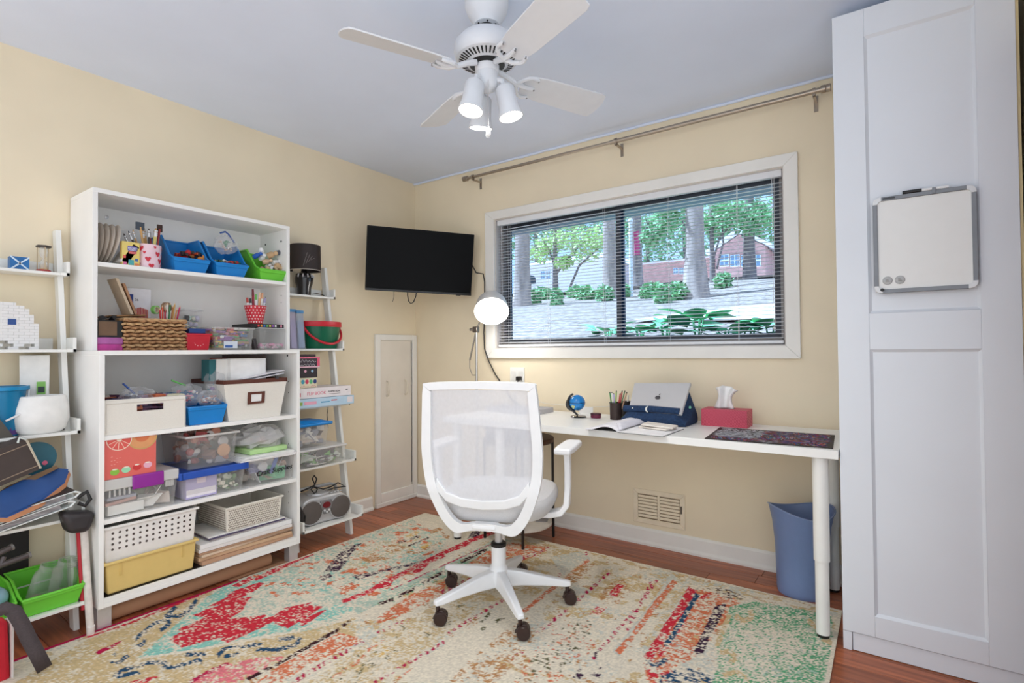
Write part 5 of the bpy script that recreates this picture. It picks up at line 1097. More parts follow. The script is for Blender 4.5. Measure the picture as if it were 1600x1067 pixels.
for j in range(6):
    for i in range(18):
        a = 2*math.pi*(i+.5*(j % 2))/18; z = .010+j*(hcup-.02)/5; r_c = .036+.020*z/hcup+.0008; s_ = .0046
        dd_.add([(pc_[0]+r_c*math.cos(a+du*s_/r_c), pc_[1]+r_c*math.sin(a+du*s_/r_c), z3+z+dv*s_) for du, dv in ((0, -1), (.9, .2), (.5, .8), (0, .4), (-.5, .8), (-.9, .2))], [tuple(range(6))])
dd_.build('heart_print', mat((246, 236, 232), .5), po)
for i, (u, v, cb_, cc_) in enumerate(((386, 465, (240, 240, 240), (190, 60, 50)), (391, 466, (238, 238, 240), (50, 50, 50)), (395, 452, (150, 30, 50), (120, 20, 40)), (400, 460, (240, 240, 240), (110, 180, 90)), (406, 457, (226, 170, 120), (236, 200, 170)), (410, 458, (240, 236, 232), (230, 170, 130)), (414, 466, (236, 236, 242), (170, 160, 200)))):
    p = on(u, v, 'x', .20); q_ = np.array([pc_[0]-.01+.004*i, pc_[1]+(p[1]-pc_[1])*.5, z3+.012]); t = thing('marker', ['white marker with red cap furthest left', 'white marker with black cap', 'dark red marker standing tallest', 'white marker with green cap', 'orange marker', 'white marker with peach cap', 'white marker with lilac cap furthest right'][i]+' in the red cup', 'marker', tuple(q_), 'markers in the red cup')
    mid_ = q_+(p-q_)*.8; MB().cyl(tuple(q_), tuple(mid_), .0062, n=10).build('barrel', mat(cb_, .4), t, smooth=True); MB().cyl(tuple(mid_), tuple(p), .0066, .0055, n=10).build('cap', mat(cc_, .4), t, smooth=True)
# ---- bookcase base, top compartment (z = .785)
z0 = .7855; xf = .395
ya, yb_ = BY0+T+.003, Y(290, 650, xf); zt_ = Z(230, 623, xf)
fb = thing('fabric_bin', 'off-white fabric bin with cut-out handle on the upper base shelf', 'bin', (.22, (ya+yb_)/2, z0))
hy0_, hy1_, hz0_, hz1_ = Y(214, 636, xf), Y(256, 636, xf), Z(214, 642, xf)-.002, Z(214, 633, xf)+.002
s = MB(); s.box(xf-.008, xf, ya, hy0_, z0, zt_).box(xf-.008, xf, hy1_, yb_, z0, zt_).box(xf-.008, xf, hy0_, hy1_, z0, hz0_).box(xf-.008, xf, hy0_, hy1_, hz1_, zt_)
s.build('front_panel', M_cream, fb)
s = MB(); s.box(.06, xf-.008, ya, ya+.008, z0, zt_).box(.06, xf-.008, yb_-.008, yb_, z0, zt_).box(.06, .068, ya+.008, yb_-.008, z0, zt_).box(.068, xf-.008, ya+.008, yb_-.008, z0, z0+.006); s.build('side_panels', M_cream, fb)
MB().tube([(xf-.004, ya+.004, zt_), (xf-.004, yb_-.004, zt_), (.064, yb_-.004, zt_), (.064, ya+.004, zt_)], .0055, 6, close=True).build('rim_binding', M_cream, fb, smooth=True)
MB().tube([(xf, ya+.006, z0+.006), (xf+.001, ya+.006, zt_-.012), (xf+.001, yb_-.006, zt_-.012), (xf, yb_-.006, z0+.006)], .0018, 6).build('seam', mat((214, 206, 196), .9), fb)
fill(fb, ya+.04, yb_-.04, .12, .32, z0+.06, zt_-.005, 60, [(120, 90, 120), (150, 110, 140), (230, 226, 220), (206, 120, 90), (90, 80, 110)], 21, .06, shapes='bfs')
c = on(205, 612, 'x', .30); bag('crumpled zip bag with blue strip at the left of the fabric bin', (.30, c[1]+.02, zt_+.012), .05, (1.2, 1.3, .75), 22, (60, 90, 160), [tuple(on(192, 599, 'x', .3)), tuple(on(200, 606, 'x', .3)), tuple(on(210, 615, 'x', .3))], fillpal=[(120, 120, 130), (226, 226, 230), (150, 160, 190)])
tag(MB(rotm('Z', 15, (.3, Y(240, 618, .3), 0))).box(.25, .33, Y(236, 618, .3), Y(256, 618, .3), zt_-.012, zt_+.012).build('felt_piece', mat((206, 110, 76), .9), bev=.004), 'orange felt piece showing over the fabric bin rim', 'felt')
tag(MB(rotm('Z', -8, (.3, Y(268, 616, .3), 0))).box(.26, .34, Y(258, 618, .3), Y(284, 618, .3), zt_-.012, zt_+.008).build('felt_piece', mat((226, 220, 190), .9), bev=.004), 'pale cream felt sheet at the fabric bin right corner', 'felt')
bb_ = stackbin('bright blue bin of wrapped sweets between fabric bin and label box', Y(294, 650, .388), Y(354, 645, .388), .10, .388, z0, .082, .135, M_blue, None, .014)
yc = (Y(294, 650, .388)+Y(354, 645, .388))/2
bag('clear bag of red and white sweets heaped in the blue bin', (.27, yc-.045, z0+.135), .062, (1.1, 1.1, .85), 31, (110, 190, 100), [tuple(on(268, 594, 'x', .27)), tuple(on(278, 598, 'x', .27)), tuple(on(290, 602, 'x', .27))], fillpal=[(226, 60, 80), (240, 238, 234), (236, 150, 170), (60, 120, 170), (240, 240, 236)])
bag('clear bag of wrapped sweets at the front of the blue bin', (.33, yc+.035, z0+.115), .048, (1.0, 1.25, .8), 32, fillpal=[(180, 90, 70), (238, 236, 230), (200, 160, 150), (236, 236, 236)])
bag('tall crumpled zip bag leaning on the brown-trimmed box', (.28, yc+.085, z0+.185), .055, (.8, .9, 1.25), 33, (170, 150, 190), [tuple(on(326, 583, 'x', .28)), tuple(on(338, 590, 'x', .28)), tuple(on(350, 602, 'x', .28))], fillpal=[(170, 130, 190), (60, 160, 170), (220, 210, 220), (90, 70, 80)])
# brown-trimmed canvas box
yt0, yt1, yo0, yo1 = Y(350, 598, .385), Y(447, 596, .385), Y(358, 650, .37), Y(437, 645, .37); zt_ = Z(400, 592, .385)
cx_ = thing('canvas_box', 'cream canvas box with brown rim and label holder', 'box', (.22, (yt0+yt1)/2, z0))
ztr = zt_-.018
MB().add([(.09, yo0, z0), (.368, yo0, z0), (.368, yo1, z0), (.09, yo1, z0), (.06, yt0, ztr), (.385, yt0, ztr), (.385, yt1, ztr), (.06, yt1, ztr)], [(3, 2, 1, 0)]+[(i, (i+1) % 4, 4+(i+1) % 4, 4+i) for i in range(4)]).build('body', M_cream, cx_, solid=.006)
s = MB()
for q in ((.06-.004, .385+.004, yt0-.004, yt0+.004), (.06-.004, .389, yt1-.004, yt1+.004), (.056, .064, yt0, yt1), (.381, .389, yt0, yt1)): s.box(*q, ztr-.002, zt_)
s.build('rim_trim', M_brown, cx_, bev=.001)
lf = (ztr-z0); pt = lambda u, v, d=.004: Vector(on(u, v, 'x', .379))+Vector((d, 0, 0))
la, lb_, lc2, ld2 = pt(386, 632), pt(412, 629), pt(413, 611), pt(386.5, 613); cen = (la+lb_+lc2+ld2)/4
inn_ = [cen+(p-cen)*.62 for p in (la, lb_, lc2, ld2)]; fx = Vector((.004, 0, 0)); oo = [la, lb_, lc2, ld2]
lh = MB(); vs = oo+inn_+[p+fx for p in oo]+[p+fx for p in inn_]; fs = []
for i in range(4): j = (i+1) % 4; fs += [(i, j, 4+j, 4+i), (8+i, 12+i, 12+j, 8+j), (i, 8+i, 8+j, j), (4+i, 4+j, 12+j, 12+i)]
lh.add(vs, fs).build('label_holder', M_brown, cx_); MB().add([p+fx*.4 for p in inn_], [(0, 1, 2, 3)]).build('blank_label', M_paper, cx_)
A = lambda u, v, x: tuple(on(u, v, 'x', x))
def slab(name, label, cat, u0, u1, vt, vb, x0, x1, m, rot=None, bev=.001):
    y0_, y1_ = Y(u0, vb, x1), Y(u1, vb, x1); z1_, z0_ = Z((u0+u1)/2, vt, x1), Z((u0+u1)/2, vb, x1)
    return tag(MB(rot).box(x0, x1, y0_, y1_, z0_, z1_).build(name, m, bev=bev), label, cat)
slab('file_stack', 'white folded paper bundle standing in the canvas box', 'paper', 338, 359, 561, 596, .20, .30, M_paper); slab('envelope_bundle', 'large white envelope bundle standing out of the canvas box', 'paper', 360, 416, 560, 596, .24, .33, mat((240, 238, 236), .7), bev=.004)
slab('dark_binder', 'dark binder top standing behind the white envelopes', 'binder', 356, 416, 554, 592, .14, .20, mat((92, 76, 70), .6)); slab('teal_book', 'narrow teal book at the left of the canvas box papers', 'book', 327, 337, 562, 596, .22, .30, mat((40, 104, 110), .6)); slab('red_book', 'cream and red book top beside the teal book', 'book', 338, 354, 559, 590, .12, .19, mat((190, 90, 80), .6))
for i, (dz, yw, lb) in enumerate(((.0, -14, 'lower white sheet lying askew over the canvas box'), (.014, -9, 'upper white sheet lying askew over the canvas box'))):
    p = on(408, 586-i*4, 'x', .34); tag(MB(Matrix.Translation((.34, p[1], zt_+.008+dz)) @ Matrix.Rotation(R_(yw), 4, 'Z') @ Matrix.Rotation(R_(10), 4, 'X')).box(-.10, .055, -.11, .10, -.0015, .0015).build('paper_sheet', mat((236, 234, 240), .7)), lb, 'paper')
cl = thing('binder_clip', 'black binder clip at the canvas box right corner', 'clip', (.385, Y(432, 585, .385), zt_-.004)); yk = Y(432, 585, .385)
MB().prism([(yk-.010, zt_-.004), (yk+.010, zt_-.004), (yk+.004, zt_+.012), (yk-.004, zt_+.012)], 'x', .380, .394).build('clip_body', mat((80, 80, 84), .4, .5), cl); MB().tube([(.392, yk-.006, zt_+.010), (.398, yk-.008, zt_+.026), (.398, yk+.008, zt_+.026), (.392, yk+.006, zt_+.010)], .0014, 6).build('clip_wire', M_metal, cl)
# ---- bookcase base, middle compartment (z = .444)
z0 = .4445; xf = .398
ya, yb_ = BY0+T+.002, Y(278, 790, xf); zl = Z(220, 757, xf); zt_ = Z(220, 742, xf)
lb1 = tub('latch_box', 'clear latch box with purple clip under the fruit-print box', 'storage box', ya, yb_, .07, xf-.006, z0, zl, M_clear, .008, 0)
lid(lb1, ya+.004, yb_+.002, .075, xf-.006, zl-.004, zt_-zl+.004, clear((238, 236, 232), .72, .35), .004)
py0, py1 = Y(207, 750, xf), Y(256, 750, xf)
MB().hexa([(xf-.004, py0, zl-.016), (xf+.006, py0, zl-.014), (xf+.006, py1, zl-.014), (xf-.004, py1, zl-.016)], [(xf-.010, py0, zt_+.003), (xf+.004, py0, zt_+.002), (xf+.004, py1, zt_+.002), (xf-.010, py1, zt_+.003)]).build('latch', mat((146, 40, 150), .35), lb1, bev=.004)
for i in range(5):
    for (q0, q1) in ((ya+.02, py0-.01), (py1+.01, yb_-.02)): yy_ = q0+(q1-q0)*i/4; MB().box(xf-.006, xf-.001, yy_-.003, yy_+.003, zl-.030, zl-.004).build('rib', clear((236, 234, 230), .5, .3), lb1)
MB().box(.12, xf-.022, ya+.02, ya+.15, z0+.006, z0+.045).build('white_carton', M_paper, lb1); MB(rotm('X', 6, (.2, ya+.08, z0))).box(.12, xf-.03, ya+.02, ya+.13, z0+.050, z0+.062).build('card_stack', mat((206, 160, 150), .7), lb1); MB().box(.12, xf-.03, ya+.02, ya+.125, z0+.066, z0+.078).build('card_stack', mat((180, 184, 200), .7), lb1)
fill(lb1, ya+.13, yb_-.02, .10, xf-.03, z0+.01, z0+.08, 24, [(232, 228, 224), (222, 206, 196), (206, 214, 190)], 41, .05, shapes='f')
fy0, fy1 = BY0+T+.002, Y(244, 710, .392); fz1 = Z(200, 684, .392)
fbx = thing('fruit_print_box', 'coral pink box printed with melon and grapefruit slices', 'box', (.25, (fy0+fy1)/2, zt_))
zf = zt_+.001; MB().box(.12, .392, fy0, fy1, zf, fz1).build('carton', mat((226, 106, 96), .55, var=.02), fbx, bev=.001); fw, fh = fy1-fy0, fz1-zf
def disc(par, yc_, zc_, r, x, col, a0=180, a1=360, ry=1, name='fruit_print'):
    n = 24; pts = [(x, yc_+r*math.cos(R_(a0+(a1-a0)*i/n)), zc_+r*ry*math.sin(R_(a0+(a1-a0)*i/n))) for i in range(n+1)]; MB().add(pts, [tuple(range(n+1))]).build(name, mat(col, .6), par)
disc(fbx, fy0+fw*.72, fz1-.002, fw*.30, .3924, (206, 160, 100), ry=.95); disc(fbx, fy0+fw*.72, fz1-.002, fw*.27, .3926, (222, 156, 104), ry=.92); disc(fbx, fy0+fw*.72, fz1-.002, fw*.14, .3928, (214, 120, 76), ry=.8)
disc(fbx, fy0+fw*.28, fz1-.002, fw*.24, .3930, (246, 228, 206)); disc(fbx, fy0+fw*.28, fz1-.002, fw*.225, .3932, (222, 92, 84)); disc(fbx, fy0+fw*.28, fz1-.002, fw*.05, .3938, (246, 228, 206))
for a in (205, 235, 265, 295, 325): q0 = (fy0+fw*.28, fz1-.002); ca, sa = math.cos(R_(a)), math.sin(R_(a)); MB().tube([(.3934, q0[0]+.012*ca, q0[1]+.012*sa), (.3934, q0[0]+fw*.22*ca, q0[1]+fw*.22*sa)], .0012, 4).build('fruit_print', mat((246, 228, 206), .6), fbx)
for i, col in enumerate(((140, 190, 70), (160, 222, 180), (206, 56, 56), (236, 178, 196))): disc(fbx, fy0+fw*(.20+.21*i), zf+fh*(.17+.02*i), fw*.085, .3926, col, 0, 360, .85, 'fruit_print'); disc(fbx, fy0+fw*(.20+.21*i), zf+fh*(.17+.02*i)+fw*.055, fw*.05, .3928, (246, 232, 216), 0, 360, .3, 'fruit_print')
for i in range(9): decal(fbx, fy0+fw*(.13+.05*(i % 4)), fy0+fw*(.16+.05*(i % 4)), zf+fh*(.36+.05*(i//2)), zf+fh*(.366+.05*(i//2)), .392, (246, 206, 190))
# blue-lidded clear box, clear tub on it
ya, yb_ = Y(283, 770, .396), Y(385, 750, .396); zl = Z(335, 738, .396); zb2 = zl+.022
bx_ = tub('lidded_box', 'clear box with blue lid packed with craft greenery', 'storage box', ya, yb_, .07, .388, z0, zl, M_clear, .012, 0)
s = MB(); o_ = .010
for q in ((.06, .402, ya-o_, ya+.008), (.06, .402, yb_-.008, yb_+o_), (.06, .078, ya, yb_), (.384, .402, ya, yb_)): s.box(*q, zl-.010, zb2)
s.box(.07, .39, ya, yb_, zl, zb2-.008); s.build('lid', mat((38, 84, 180), .4), bx_, bev=.003)
MB().box(.20, .378, ya+.028, ya+.165, z0+.004, z0+.115).build('craft_kit', mat((186, 176, 216), .6), bx_); MB().box(.378, .3785, ya+.03, ya+.16, z0+.012, z0+.045).build('kit_label', mat((236, 230, 236), .6), bx_); MB().box(.378, .3785, ya+.075, ya+.115, z0+.07, z0+.10).build('kit_label', mat((230, 214, 226), .6), bx_)
fill(bx_, ya+.17, yb_-.02, .10, .37, z0+.01, zl-.01, 150, [(110, 150, 100), (150, 176, 140), (232, 226, 206), (206, 214, 196)], 44, .03, shapes='sb'); fill(bx_, ya+.02, yb_-.03, .10, .37, z0+.118, zl-.01, 60, [(226, 210, 200), (232, 220, 200), (206, 180, 180)], 45, .03, shapes='sf')
ya2, yb2 = Y(292, 715, .36), Y(371, 705, .36); za2 = zb2-.004; zt2 = Z(335, 677, .36)
t2 = tub('clear_tub', 'open clear tub of craft spools on the blue-lidded box', 'tub', ya2, yb2, .08, .36, za2, zt2, M_clear, .012, .010, rm=clear((240, 238, 236), .6, .3))
fill(t2, ya2+.03, yb2-.03, .10, .33, za2+.01, zt2+.006, 60, [(190, 130, 110), (206, 200, 196), (150, 120, 110), (230, 220, 214), (170, 80, 80)], 46, .05, shapes='sb')
yk = Y(351, 703, .355); zk = Z(351, 703, .355); MB().lathe([(.026, 0), (.030, .004), (.030, .010), (.022, .012), (0, .010)], (.338, yk, zk), 'x', n=24).build('cork_spool', mat((206, 160, 124), .6), t2, smooth=True); MB().lathe([(.022, 0), (.026, .004), (.02, .012), (0, .013)], (.330, yk+.004, zk+.040), 'x', n=24).build('foil_cup', M_metal, t2, smooth=True)
# craft supplies bin with boards and a bag on top
ya, yb_ = Y(388, 755, .392), BY1-T-.004; zt_ = Z(430, 713, .396)-.006
cs_ = tub('labelled_bin', 'clear bin hand-lettered for craft supplies at the right end', 'bin', ya, yb_, .07, .392, z0, zt_, M_clear, .010, 0); fill(cs_, ya+.02, yb_-.02, .09, .375, z0+.01, zt_-.02, 90, [(222, 206, 190), (206, 206, 210), (190, 160, 150), (236, 232, 226), (120, 190, 150), (150, 150, 190)], 47, .06, shapes='fsb')
MB(rotm('X', -24, (.386, ya+.15, z0+.09))).box(.376, .379, ya+.135, ya+.155, z0+.04, z0+.13).build('blue_strip', mat((96, 120, 186), .5), cs_)
text('lettering', 'Craft Supplies', mat((20, 14, 24), .6), cs_, (.3985, ya+.036, z0+.050), (0, 1, .04), (-.06, 0, 1), .035, .0004, shear=.3, bold=.0005)
zw = zt_+.001
for i in range(4): tag(MB(rotm('Z', (-2, 1.5, -1, .5)[i], (.23, -1.42, 0))).box(.06, (.404, .41, .402, .407)[i], Y(378, 715, .4)+.004*i, BY1-T-.003-.004*i, zw+i*.0065, zw+i*.0065+.006).build('foam_board', mat((240-i, 238, 236), .7)), ['bottom sheet of the white foam boards on the craft bin', 'second sheet of the white foam boards on the craft bin', 'third sheet of the white foam boards on the craft bin', 'top sheet of the white foam boards under the plastic bag'][i], 'board', 'white foam boards')
zw += .0262; c = (.26, Y(410, 690, .30), zw+.068)
gb = bag('bulging plastic bag with green bottom on the foam boards', c, .072, (1.5, 1.75, .92), 51, name='plastic_bag', fillpal=[(222, 170, 170), (232, 228, 226), (206, 200, 200)], m=clear((238, 236, 236), .55, .2))
MB().box(.17, .372, c[1]-.105, c[1]+.10, zw, zw+.026).build('green_folder', mat((182, 218, 150), .6), gb, bev=.006)
# ---- bookcase base, bottom compartment (z = .130)
z0 = .1305; xf = .402
ya, yb_ = BY0+T+.002, Y(309, 865, xf); zt_ = Z(235, 862, xf)
yw = tub('yellow_bin', 'pale yellow rectangular bin at the bottom of the bookcase', 'bin', ya+.008, yb_-.004, .08, xf-.006, z0+.002, zt_, mat((226, 196, 122), .5, var=.02), .010, .009)
for y_ in (ya+.06, yb_-.06): MB().box(xf-.012, xf-.004, y_-.004, y_+.004, z0+.07, zt_-.008).build('rib', mat((216, 184, 110), .5), yw)
tag(MB().box(.06, xf-.004, ya, yb_+.04, z0-.0003, z0+.0015).build('dark_mat', M_dark), 'thin black mat under the yellow bin', 'mat')
ya2, yb2, za2 = BY0+T+.004, Y(308, 815, .392), zt_-.055; zt2 = Z(235, 809, .392)
pbk = tub('perforated_basket', 'white perforated plastic basket nested in the yellow bin', 'basket', ya2, yb2, .09, .388, za2, zt2, mat((236, 232, 228), .45), .012, .008)
hd = MB()
for j in range(4):
    for i in range(13):
        y_ = ya2+.032+(yb2-ya2-.06)*i/12; z_ = zt2-.030-j*.0225; hd.cyl((.388-.012*(zt2-z_)/(zt2-za2)+.0005, y_, z_), (.388-.012*(zt2-z_)/(zt2-za2)+.0028, y_, z_), .0048, n=10)
        hd.cyl((.0935, y_, z_), (.0958, y_, z_), .0048, n=10)
hd.build('perforations', mat((74, 62, 58), .8), pbk)['kind'] = 'stuff'
# paper stack and woven basket
ys0, ys1 = Y(309, 870, .39), BY1-T-.004; pc3 = [(190, 150, 120), (206, 170, 136), (222, 196, 170), (176, 140, 112), (232, 226, 222), (238, 236, 234), (170, 160, 160), (90, 80, 110), (236, 234, 230)]; zc_ = z0+.002
ths = [.018, .016, .012, .010, .016, .022, .006, .006, .008]; lbn = ['kraft folder lowest in', 'tan portfolio second from the bottom of', 'pale tan folder in', 'brown card layer in', 'white pad in the middle of', 'thick white sketch pad in', 'grey sheet layer near the top of', 'purple magazine in', 'white card directly under the basket on']
for i in range(9):
    w_in = .0 if i < 6 else .05
    tag(MB(rotm('Z', random.Random(i).uniform(-2.2, 2.2), (.24, (ys0+ys1)/2, 0))).box(.08+w_in*.6, .392-.004*(i % 3)-w_in*.3, ys0+.012+w_in, ys1-.012-w_in*.6, zc_, zc_+ths[i]-.001).build('paper_layer', mat(pc3[i], .8), bev=.001), lbn[i]+' the paper stack', 'paper', 'papers stacked in the bookcase'); zc_ += ths[i]
ya, yb_ = Y(353, 830, .378), Y(441, 800, .378); zt_ = Z(395, 784, .378)
wbk = tub('woven_basket', 'white woven-look plastic basket on top of the paper stack', 'basket', ya, yb_, .07, .380, zc_, zt_, mat((232, 226, 214), .5), .010, .005)
hd = MB(); nr, nc = 9, 26
for j in range(nr):
    for i in range(nc):
        y_ = ya+.016+(yb_-ya-.032)*(i+.5*(j % 2))/nc; z_ = zc_+.012+(zt_-zc_-.030)*j/(nr-1); xx = .380-.010*(zt_-z_)/(zt_-zc_); A_ = rotm('X', 45 if (i+j) % 2 else -45, (xx, y_, z_)); hd.M = A_; hd.box(xx+.0008, xx+.0026, y_-.0042, y_+.0042, z_-.0016, z_+.0016)
        hd.box(.0728, .0746, y_-.0042, y_+.0042, z_-.0016, z_+.0016)
for j in range(nr):
    for i in range(24): x_ = .09+.27*i/23; z_ = zc_+.012+(zt_-zc_-.030)*j/(nr-1); yy_ = ya+.010*(zt_-z_)/(zt_-zc_); hd.M = rotm('Y', 45, (x_, yy_, z_)); hd.box(x_-.004, x_+.004, yy_-.0026, yy_-.0008, z_-.0015, z_+.0015)
hd.M = None; hd.build('weave_openings', mat((120, 104, 92), .8), wbk)['kind'] = 'stuff'
# ---- rolls under the bookcase
p0, p1 = on(172, 960, 'z', .04), on(424, 882, 'z', .035)
kr = thing('kraft_roll', 'long brown kraft paper roll lying under the bookcase', 'paper roll', (.3, -1.75, 0)); MB().cyl((.325, -2.14, .036), (.325, -1.40, .036), .034, n=28).build('roll', M_kraft, kr, smooth=True); MB().cyl((.325, -1.4005, .036), (.325, -1.399, .036), .020, n=20).build('core_end', mat((120, 84, 62), .8), kr)
tag(MB().cyl((.245, -2.10, .022), (.245, -1.46, .022), .020, n=24).build('paper_roll', mat((222, 214, 208), .8), smooth=True), 'pale thin paper roll behind the kraft roll', 'paper roll')
tag(MB().grid(lambda u, v: (.20+.172*v, -1.62+u*.30, .003+.02*max(0, .25-v)**1+.002*math.sin(u*5)), 12, 8).build('kraft_sheet', M_kraft, solid=.001), 'loose kraft paper sheet on the floor under the bookcase right end', 'paper')

# ================================================================ right ladder shelf things
def px3(u, v, x): return Vector(on(u, v, 'x', x))
lx, ly = .075, -1.022; zS = TRZ[0]
tl = thing('table_lamp', 'small black table lamp with drum shade on the ladder top', 'lamp', (lx, ly, zS)); M_gl = mat((26, 22, 22), .25, coat=.4)
MB().lathe([(0, zS), (.040, zS), (.042, zS+.045), (.052, zS+.075), (.056, zS+.105), (.048, zS+.13), (.020, zS+.142), (.012, zS+.165)], (lx, ly, 0), n=24).build('base', M_gl, tl, smooth=True)
for k in range(5): a = R_(-70+k*30); MB().tube([(lx+.050*math.cos(a), ly+.050*math.sin(a), zS+.128), (lx+.055*math.cos(a), ly+.055*math.sin(a), zS+.118), (lx+.0565*math.cos(a), ly+.0565*math.sin(a), zS+.108)], .004, 6).build('glaze_stripe', mat((206, 206, 210), .4), tl, smooth=True)
MB().lathe([(.088, zS+.150), (.092, zS+.150), (.090, zS+.305), (.086, zS+.305)], (lx+.012, ly, 0), n=40, capa=False, capb=False).build('shade', mat((48, 38, 36), .6), tl, smooth=True); MB().lathe([(.0925, zS+.148), (.0935, zS+.152), (.088, zS+.153)], (lx+.012, ly, 0), n=40, capa=False, capb=False).build('shade_band', mat((180, 170, 160), .5), tl)
ln = MB()
for k in range(4): a0_ = R_(-40+k*9); ln.tube([(lx+.012+.0925*math.cos(a0_), ly+.0925*math.sin(a0_), zS+.17+.012*k), (lx+.012+.0925*math.cos(a0_+.25), ly+.0925*math.sin(a0_+.25), zS+.25-.01*k)], .0007, 4)
ln.build('shade_line_print', mat((170, 160, 156), .6), tl)
tag(MB().tube([(.075, -.965, zS+.012), (.06, -.92, zS+.022), (.05, -.875, zS+.018), (.045, -.84, zS+.008), (.035, -.816, zS-.01), (.03, -.806, 1.40), (.04, -.802, 1.33), (.04, -.806, 1.25), (.03, -.81, 1.15), (.06, -.815, .9), (.075, -.86, .72), (.10, -.87, .64)], .0022, 6).build('lamp_cord', M_dark, smooth=True), 'thin black cord running down behind the ladder shelf', 'cord')
zS = TRZ[1]; bkx = .115; bky = -.925
bu = thing('toy_bucket', 'green plastic bucket with red rim and handle', 'bucket', (bkx, bky, zS)); M_bkt = clear((0, 110, 76), .88, .3)
MB().lathe([(0, zS+.001), (.084, zS+.001), (.088, zS+.01), (.104, zS+.14), (.101, zS+.14), (.085, zS+.012), (0, zS+.006)], (bkx, bky, 0), n=36, capa=False, sx=.78, sy=1.18).build('body', M_bkt, bu, smooth=True)
MB().lathe([(.110, zS+.136), (.113, zS+.14), (.112, zS+.168), (.106, zS+.17), (.104, zS+.138)], (bkx, bky, 0), n=36, capa=False, capb=False, sx=.78, sy=1.18).build('rim', M_red, bu, smooth=True)
hp = [(bkx+.085*math.sin(t_)*1.05, bky-.128*math.cos(t_), zS+.135-.105*math.sin(t_)) for t_ in [math.pi*i/16 for i in range(17)]]; MB().tube(hp, .0075, 8).build('handle', M_red, bu, smooth=True)
for i, (u0, u1, vt, vb, x, col, lb, ins) in enumerate(((455, 466, 482, 545, .15, (214, 206, 226), 'clear packet with lilac card beside the hutch', (180, 170, 206)), (467, 478, 484, 545, .16, (206, 214, 226), 'clear packet with blue header beside the bucket', (120, 150, 200)))):
    t = thing('craft_packet', lb, 'packet', (x, Y(u0, vb, x), zS), 'craft packets on the ladder'); y0_, y1_ = Y(u0, 520, x), Y(u1, 520, x); zt_ = Z((u0+u1)/2, vt, x)
    MB(rotm('Y', -6, (x, 0, zS))).box(x-.02, x, y0_, y1_, zS, zt_).build('pouch', clear(col, .5, .15), t, bev=.006); MB(rotm('Y', -6, (x, 0, zS))).box(x-.012, x+.001, y0_, y1_, zt_-.018, zt_).build('header', mat((80, 140, 190), .5), t); MB(rotm('Y', -6, (x, 0, zS))).box(x-.016, x-.004, y0_+.006, y1_-.006, zS+.006, zt_-.06).build('card', mat(ins, .6, var=.3, scale=40), t)
# game boxes on the third tray
zS = TRZ[2]
def gbox(name, label, y0_, y1_, x0, x1, za, zb, col, rz=0): 
    t = thing(name, label, 'box', ((x0+x1)/2, (y0_+y1_)/2, za)); t['_r'] = 0; MB().box(x0, x1, y0_, y1_, za, zb).build('carton', mat(col, .5, var=.04), t, bev=.002); del t['_r']; return t
yL, yR = -1.222, -.842
g1 = gbox('game_box', 'flat pale blue game box at the bottom of the ladder stack', yL, yR+.004, .06, .315, zS+.001, zS+.052, (186, 212, 230))
decal(g1, yR-.045, yR-.008, zS+.012, zS+.045, .315, (232, 222, 224)); decal(g1, yL+.04, yL+.12, zS+.018, zS+.036, .315, (232, 170, 190)); decal(g1, yL+.15, yL+.21, zS+.024, zS+.030, .315, (70, 150, 190)); decal(g1, yL+.22, yL+.26, zS+.030, zS+.036, .315, (206, 80, 90)); decal(g1, yL+.01, yL+.03, zS+.016, zS+.036, .315, (150, 180, 90))
za = zS+.0535; g2 = gbox('game_box', 'white flip book animation kit on the ladder stack', yL, yR-.012, .08, .305, za, za+.058, (236, 228, 228))
text('lettering', 'FLIP BOOK', mat((222, 120, 140), .6), g2, (.3055, yL+.065, za+.018), (0, 1, 0), (0, 0, 1), .026); text('lettering', 'ANIMATION', mat((50, 44, 48), .6), g2, (.3055, yL+.205, za+.026), (0, 1, 0), (0, 0, 1), .015); decal(g2, yL+.21, yL+.29, za+.016, za+.0185, .3053, (150, 140, 140)); decal(g2, yL+.33, yL+.345, za+.034, za+.040, .3053, (60, 56, 56)); decal(g2, yL+.005, yL+.025, za+.012, za+.034, .3053, (200, 70, 80))
za += .0595; g3 = gbox('game_box', 'small bright yellow patterned box on the flip book kit', yL, -1.085, .10, .295, za, za+.058, (228, 220, 190))
for i, col in enumerate(((230, 210, 60), (70, 160, 180), (206, 60, 90), (90, 180, 120), (40, 60, 120))): disc(g3, yL+.02+.026*i, za+.036, .011, .2956, col, 0, 360, 1.2, 'print')
scribble(g3, yL+.006, -1.09, za+.005, .012, .2956, (206, 50, 100), 4)
za += .0595; g4 = gbox('game_box', 'black box with round dots in the ladder stack', yL, -1.078, .10, .29, za, za+.056, (46, 38, 42))
for i, col in enumerate(((120, 160, 200), (236, 180, 196), (150, 190, 214))): disc(g4, yL+.02+.045*i, za+.036, .008, .2906, col, 0, 360, 1, 'print')
za += .0575; g5 = gbox('game_box', 'black and pink lettered box near the top of the stack', yL, -1.066, .09, .295, za, za+.060, (56, 44, 54)); decal(g5, -1.084, -1.066, za+.006, za+.060, .295, (226, 90, 120)); decal(g5, yL, -1.066, za+.052, za+.060, .2952, (226, 110, 140)); decal(g5, yL, -1.066, za, za+.007, .2952, (236, 190, 206))
scribble(g5, yL+.012, -1.092, za+.030, .018, .2956, (236, 230, 234), 5); scribble(g5, yL+.012, -1.10, za+.010, .016, .2956, (236, 230, 234), 6)
za += .0615; tag(MB().box(.10, .285, yL, -1.085, za, za+.014).build('notebook', mat((70, 50, 54), .6), bev=.002), 'dark notebook on the very top of the box stack', 'book')
